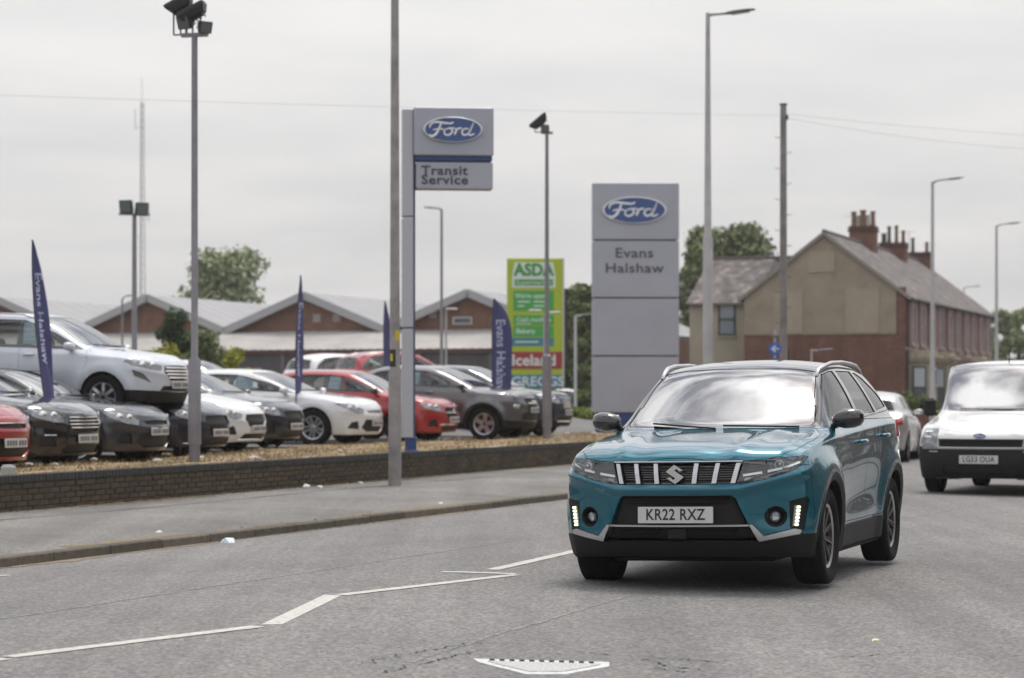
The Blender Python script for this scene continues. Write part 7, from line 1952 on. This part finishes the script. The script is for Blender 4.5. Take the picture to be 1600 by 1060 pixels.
def leaves(parent, name, blobs, n, size, material, seed=1, flat=.0, label=None):
    """leaf sized faces spread over the shells of many small lumps. blobs: (centre, radii)"""
    rs = np.random.RandomState(seed); vol = np.array([b[1][0] * b[1][2] for b in blobs]); pr = vol / vol.sum()
    idx = rs.choice(len(blobs), n, p=pr); C = np.array([b[0] for b in blobs])[idx]; Rr = np.array([b[1] for b in blobs])[idx]
    d = rs.normal(size=(n, 3)); d /= np.linalg.norm(d, axis=1)[:, None]; rad = rs.beta(4, 1.3, n)[:, None] * (1 + .12 * rs.normal(size=(n, 1)))
    P = C + d * Rr * rad
    nrm = d * .6 + rs.normal(size=(n, 3)) * .7 + np.array([0, 0, .35]); nrm /= np.linalg.norm(nrm, axis=1)[:, None]
    a = np.cross(nrm, rs.normal(size=(n, 3))); a /= np.linalg.norm(a, axis=1)[:, None]; b = np.cross(nrm, a)
    s = size * rs.uniform(.55, 1.35, (n, 1)); V = np.stack([P - a * s - b * s * .45, P + a * s * .2 - b * s * .7, P + a * s + b * s * .3, P - a * s * .2 + b * s * .7], 1).reshape(-1, 3)
    me = bpy.data.meshes.new(name); me.vertices.add(4 * n); me.vertices.foreach_set('co', V.ravel()); me.loops.add(4 * n); me.loops.foreach_set('vertex_index', np.arange(4 * n)); me.polygons.add(n); me.polygons.foreach_set('loop_start', np.arange(0, 4 * n, 4)); me.polygons.foreach_set('loop_total', np.full(n, 4)); me.update(calc_edges=True); me.validate()
    me.materials.append(material); o = bpy.data.objects.new(name, me); COL.objects.link(o); o.parent = parent; return o
def tree(px, Y, gz, top, width, label, material, n=9000, size=.13, seed=1, crown0=.3, lumps=38, kind='tree', squash=1.0, dens=1.0, shape=None):
    o = empty(kind, at(px, Y, z=gz), label=label, cat='tree' if kind == 'tree' else 'bush'); H = top - gz; rs = random.Random(seed)
    zc0 = H * crown0; blobs = []; limbs = MB()
    tr = max(.05, H * .022)
    limbs.tube([(0, 0, -.2), (rs.uniform(-.1, .1), 0, H * .3), (rs.uniform(-.2, .2), rs.uniform(-.2, .2), H * .62), (0, 0, H * .86)], [tr * 1.5, tr, tr * .6, tr * .15], 9)
    for i in range(lumps):
        u = rs.random(); z = zc0 + (H - zc0) * u; w = width / 2 * (shape(u) if shape else math.sin(PI * min(1, (.14 + .86 * u) ** .8 * .93)) ** .7)
        a = rs.uniform(0, 2 * PI); r = w * math.sqrt(rs.uniform(.1, 1)) * .92; c = (r * math.cos(a), r * math.sin(a) * squash, z - .12 * H * 0)
        q = width * rs.uniform(.13, .23); blobs.append((c, (q, q * squash ** .5, q * rs.uniform(.6, .95))))
        if i % 2 == 0: limbs.tube([(0, 0, max(.15 * H, z - w * .8)), (c[0] * .5, c[1] * .5, z - w * .25), (c[0], c[1], z)], [tr * .45, tr * .28, tr * .08], 5)
    limbs.build('trunk', M_BARK, o, smooth=True, fix=False); leaves(o, 'crown', blobs, n, size, material, seed)
    return o
tree(350, 165, .5, 10.6, 8.4, 'pale loose-leaved tree rising above the warehouse roofs', L_PALE, 15000, .17, 5, .18, 44, shape=lambda u: (1 - .62 * u ** 1.6) * (.75 + .25 * math.sin(u * 14)))
tree(1136, 150, .3, 11.6, 7.4, 'rounded green tree behind the beige rear wing of the terrace', L_MID, 22000, .16, 9, .15, 44)
tree(1085, 140, .3, 10.0, 3.2, 'darker green tree at the right edge of the pylon sign', L_MID, 6000, .15, 11, .1, 24)
tree(280, 80, .9, 3.95, 1.75, 'dark green bush tree in front of the second brick gable', L_DARK, 8000, .055, 3, .08, 30)
tree(315, 78, .9, 3.30, 1.9, 'olive green bush right of the dark bush tree', L_MID, 6500, .055, 13, .05, 26, kind='bush')
tree(258, 76, .9, 2.75, 1.4, 'yellow-green shrub under the dark bush tree', L_YEL, 4500, .05, 17, .02, 20, kind='bush')
tree(365, 76, .9, 2.70, 1.5, 'yellow-green shrub behind the white car roof in the back row', L_YEL, 5000, .05, 19, .02, 22, kind='bush')
tree(914, 92, .3, 5.6, 1.5, 'slender light green tree between supermarket sign and pylon', L_MID, 8000, .10, 23, .02, 34, shape=lambda u: .9 - .45 * u)
tree(1572, 190, .3, 7.6, 3.8, 'green trees beyond the end of the terrace at the right edge', L_MID, 6000, .18, 29, .1, 26)
tree(1594, 170, .3, 7.1, 2.6, 'narrow olive tree at the far right edge', L_PALE, 4500, .16, 31, .05, 20)
tree(1540, 210, .3, 8.0, 3.2, 'green tree top touching the far end of the terrace roof', L_PALE, 4500, .2, 37, .1, 20)
def hedge(px0, px1, Y, z0, z1, depth, label, material, n=6000, size=.06, seed=2, lumps=40):
    a, b = at(px0, Y, z=z0), at(px1, Y, z=z0); c = (a + b) / 2; o = empty('hedge', c, label=label, cat='hedge'); L_ = (b - a).length; H = z1 - z0; rs = random.Random(seed); blobs = []
    for i in range(lumps): blobs.append(((rs.uniform(-.5, .5) * L_, rs.uniform(-.5, .5) * depth, H * rs.uniform(.1, .86)), (L_ * .08 + .12, depth * .3, H * .17)))
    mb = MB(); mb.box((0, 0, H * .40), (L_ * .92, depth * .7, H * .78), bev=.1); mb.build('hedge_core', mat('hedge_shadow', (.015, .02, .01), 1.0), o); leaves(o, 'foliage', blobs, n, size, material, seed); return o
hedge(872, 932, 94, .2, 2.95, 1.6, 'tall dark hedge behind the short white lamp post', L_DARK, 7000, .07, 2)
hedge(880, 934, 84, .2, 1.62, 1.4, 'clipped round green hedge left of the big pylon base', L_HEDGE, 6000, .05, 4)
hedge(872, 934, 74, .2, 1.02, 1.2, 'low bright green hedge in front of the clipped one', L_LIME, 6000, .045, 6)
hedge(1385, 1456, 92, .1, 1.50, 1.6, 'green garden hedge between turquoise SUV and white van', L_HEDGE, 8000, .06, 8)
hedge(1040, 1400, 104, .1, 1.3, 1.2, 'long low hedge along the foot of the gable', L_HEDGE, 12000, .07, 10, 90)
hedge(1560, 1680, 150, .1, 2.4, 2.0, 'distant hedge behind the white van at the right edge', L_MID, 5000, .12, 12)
# ------------------------------------------------------------------ thin air haze
def haze():
    mb = MB(); mb.box((150, 470, 19.8), (1160, 1080, 42.4)); m = bpy.data.materials.new('haze'); m.use_nodes = True; nt = m.node_tree; nt.nodes.clear()
    o_ = nt.nodes.new('ShaderNodeOutputMaterial'); v = nt.nodes.new('ShaderNodeVolumePrincipled'); v.inputs['Color'].default_value = (.97, .96, .95, 1); v.inputs['Density'].default_value = .00035
    nt.links.new(v.outputs[0], o_.inputs['Volume']); o = mb.build('haze', m); o['kind'] = 'stuff'; o['label'] = 'thin pale haze in the air over the whole street'; o['category'] = 'haze'
haze()
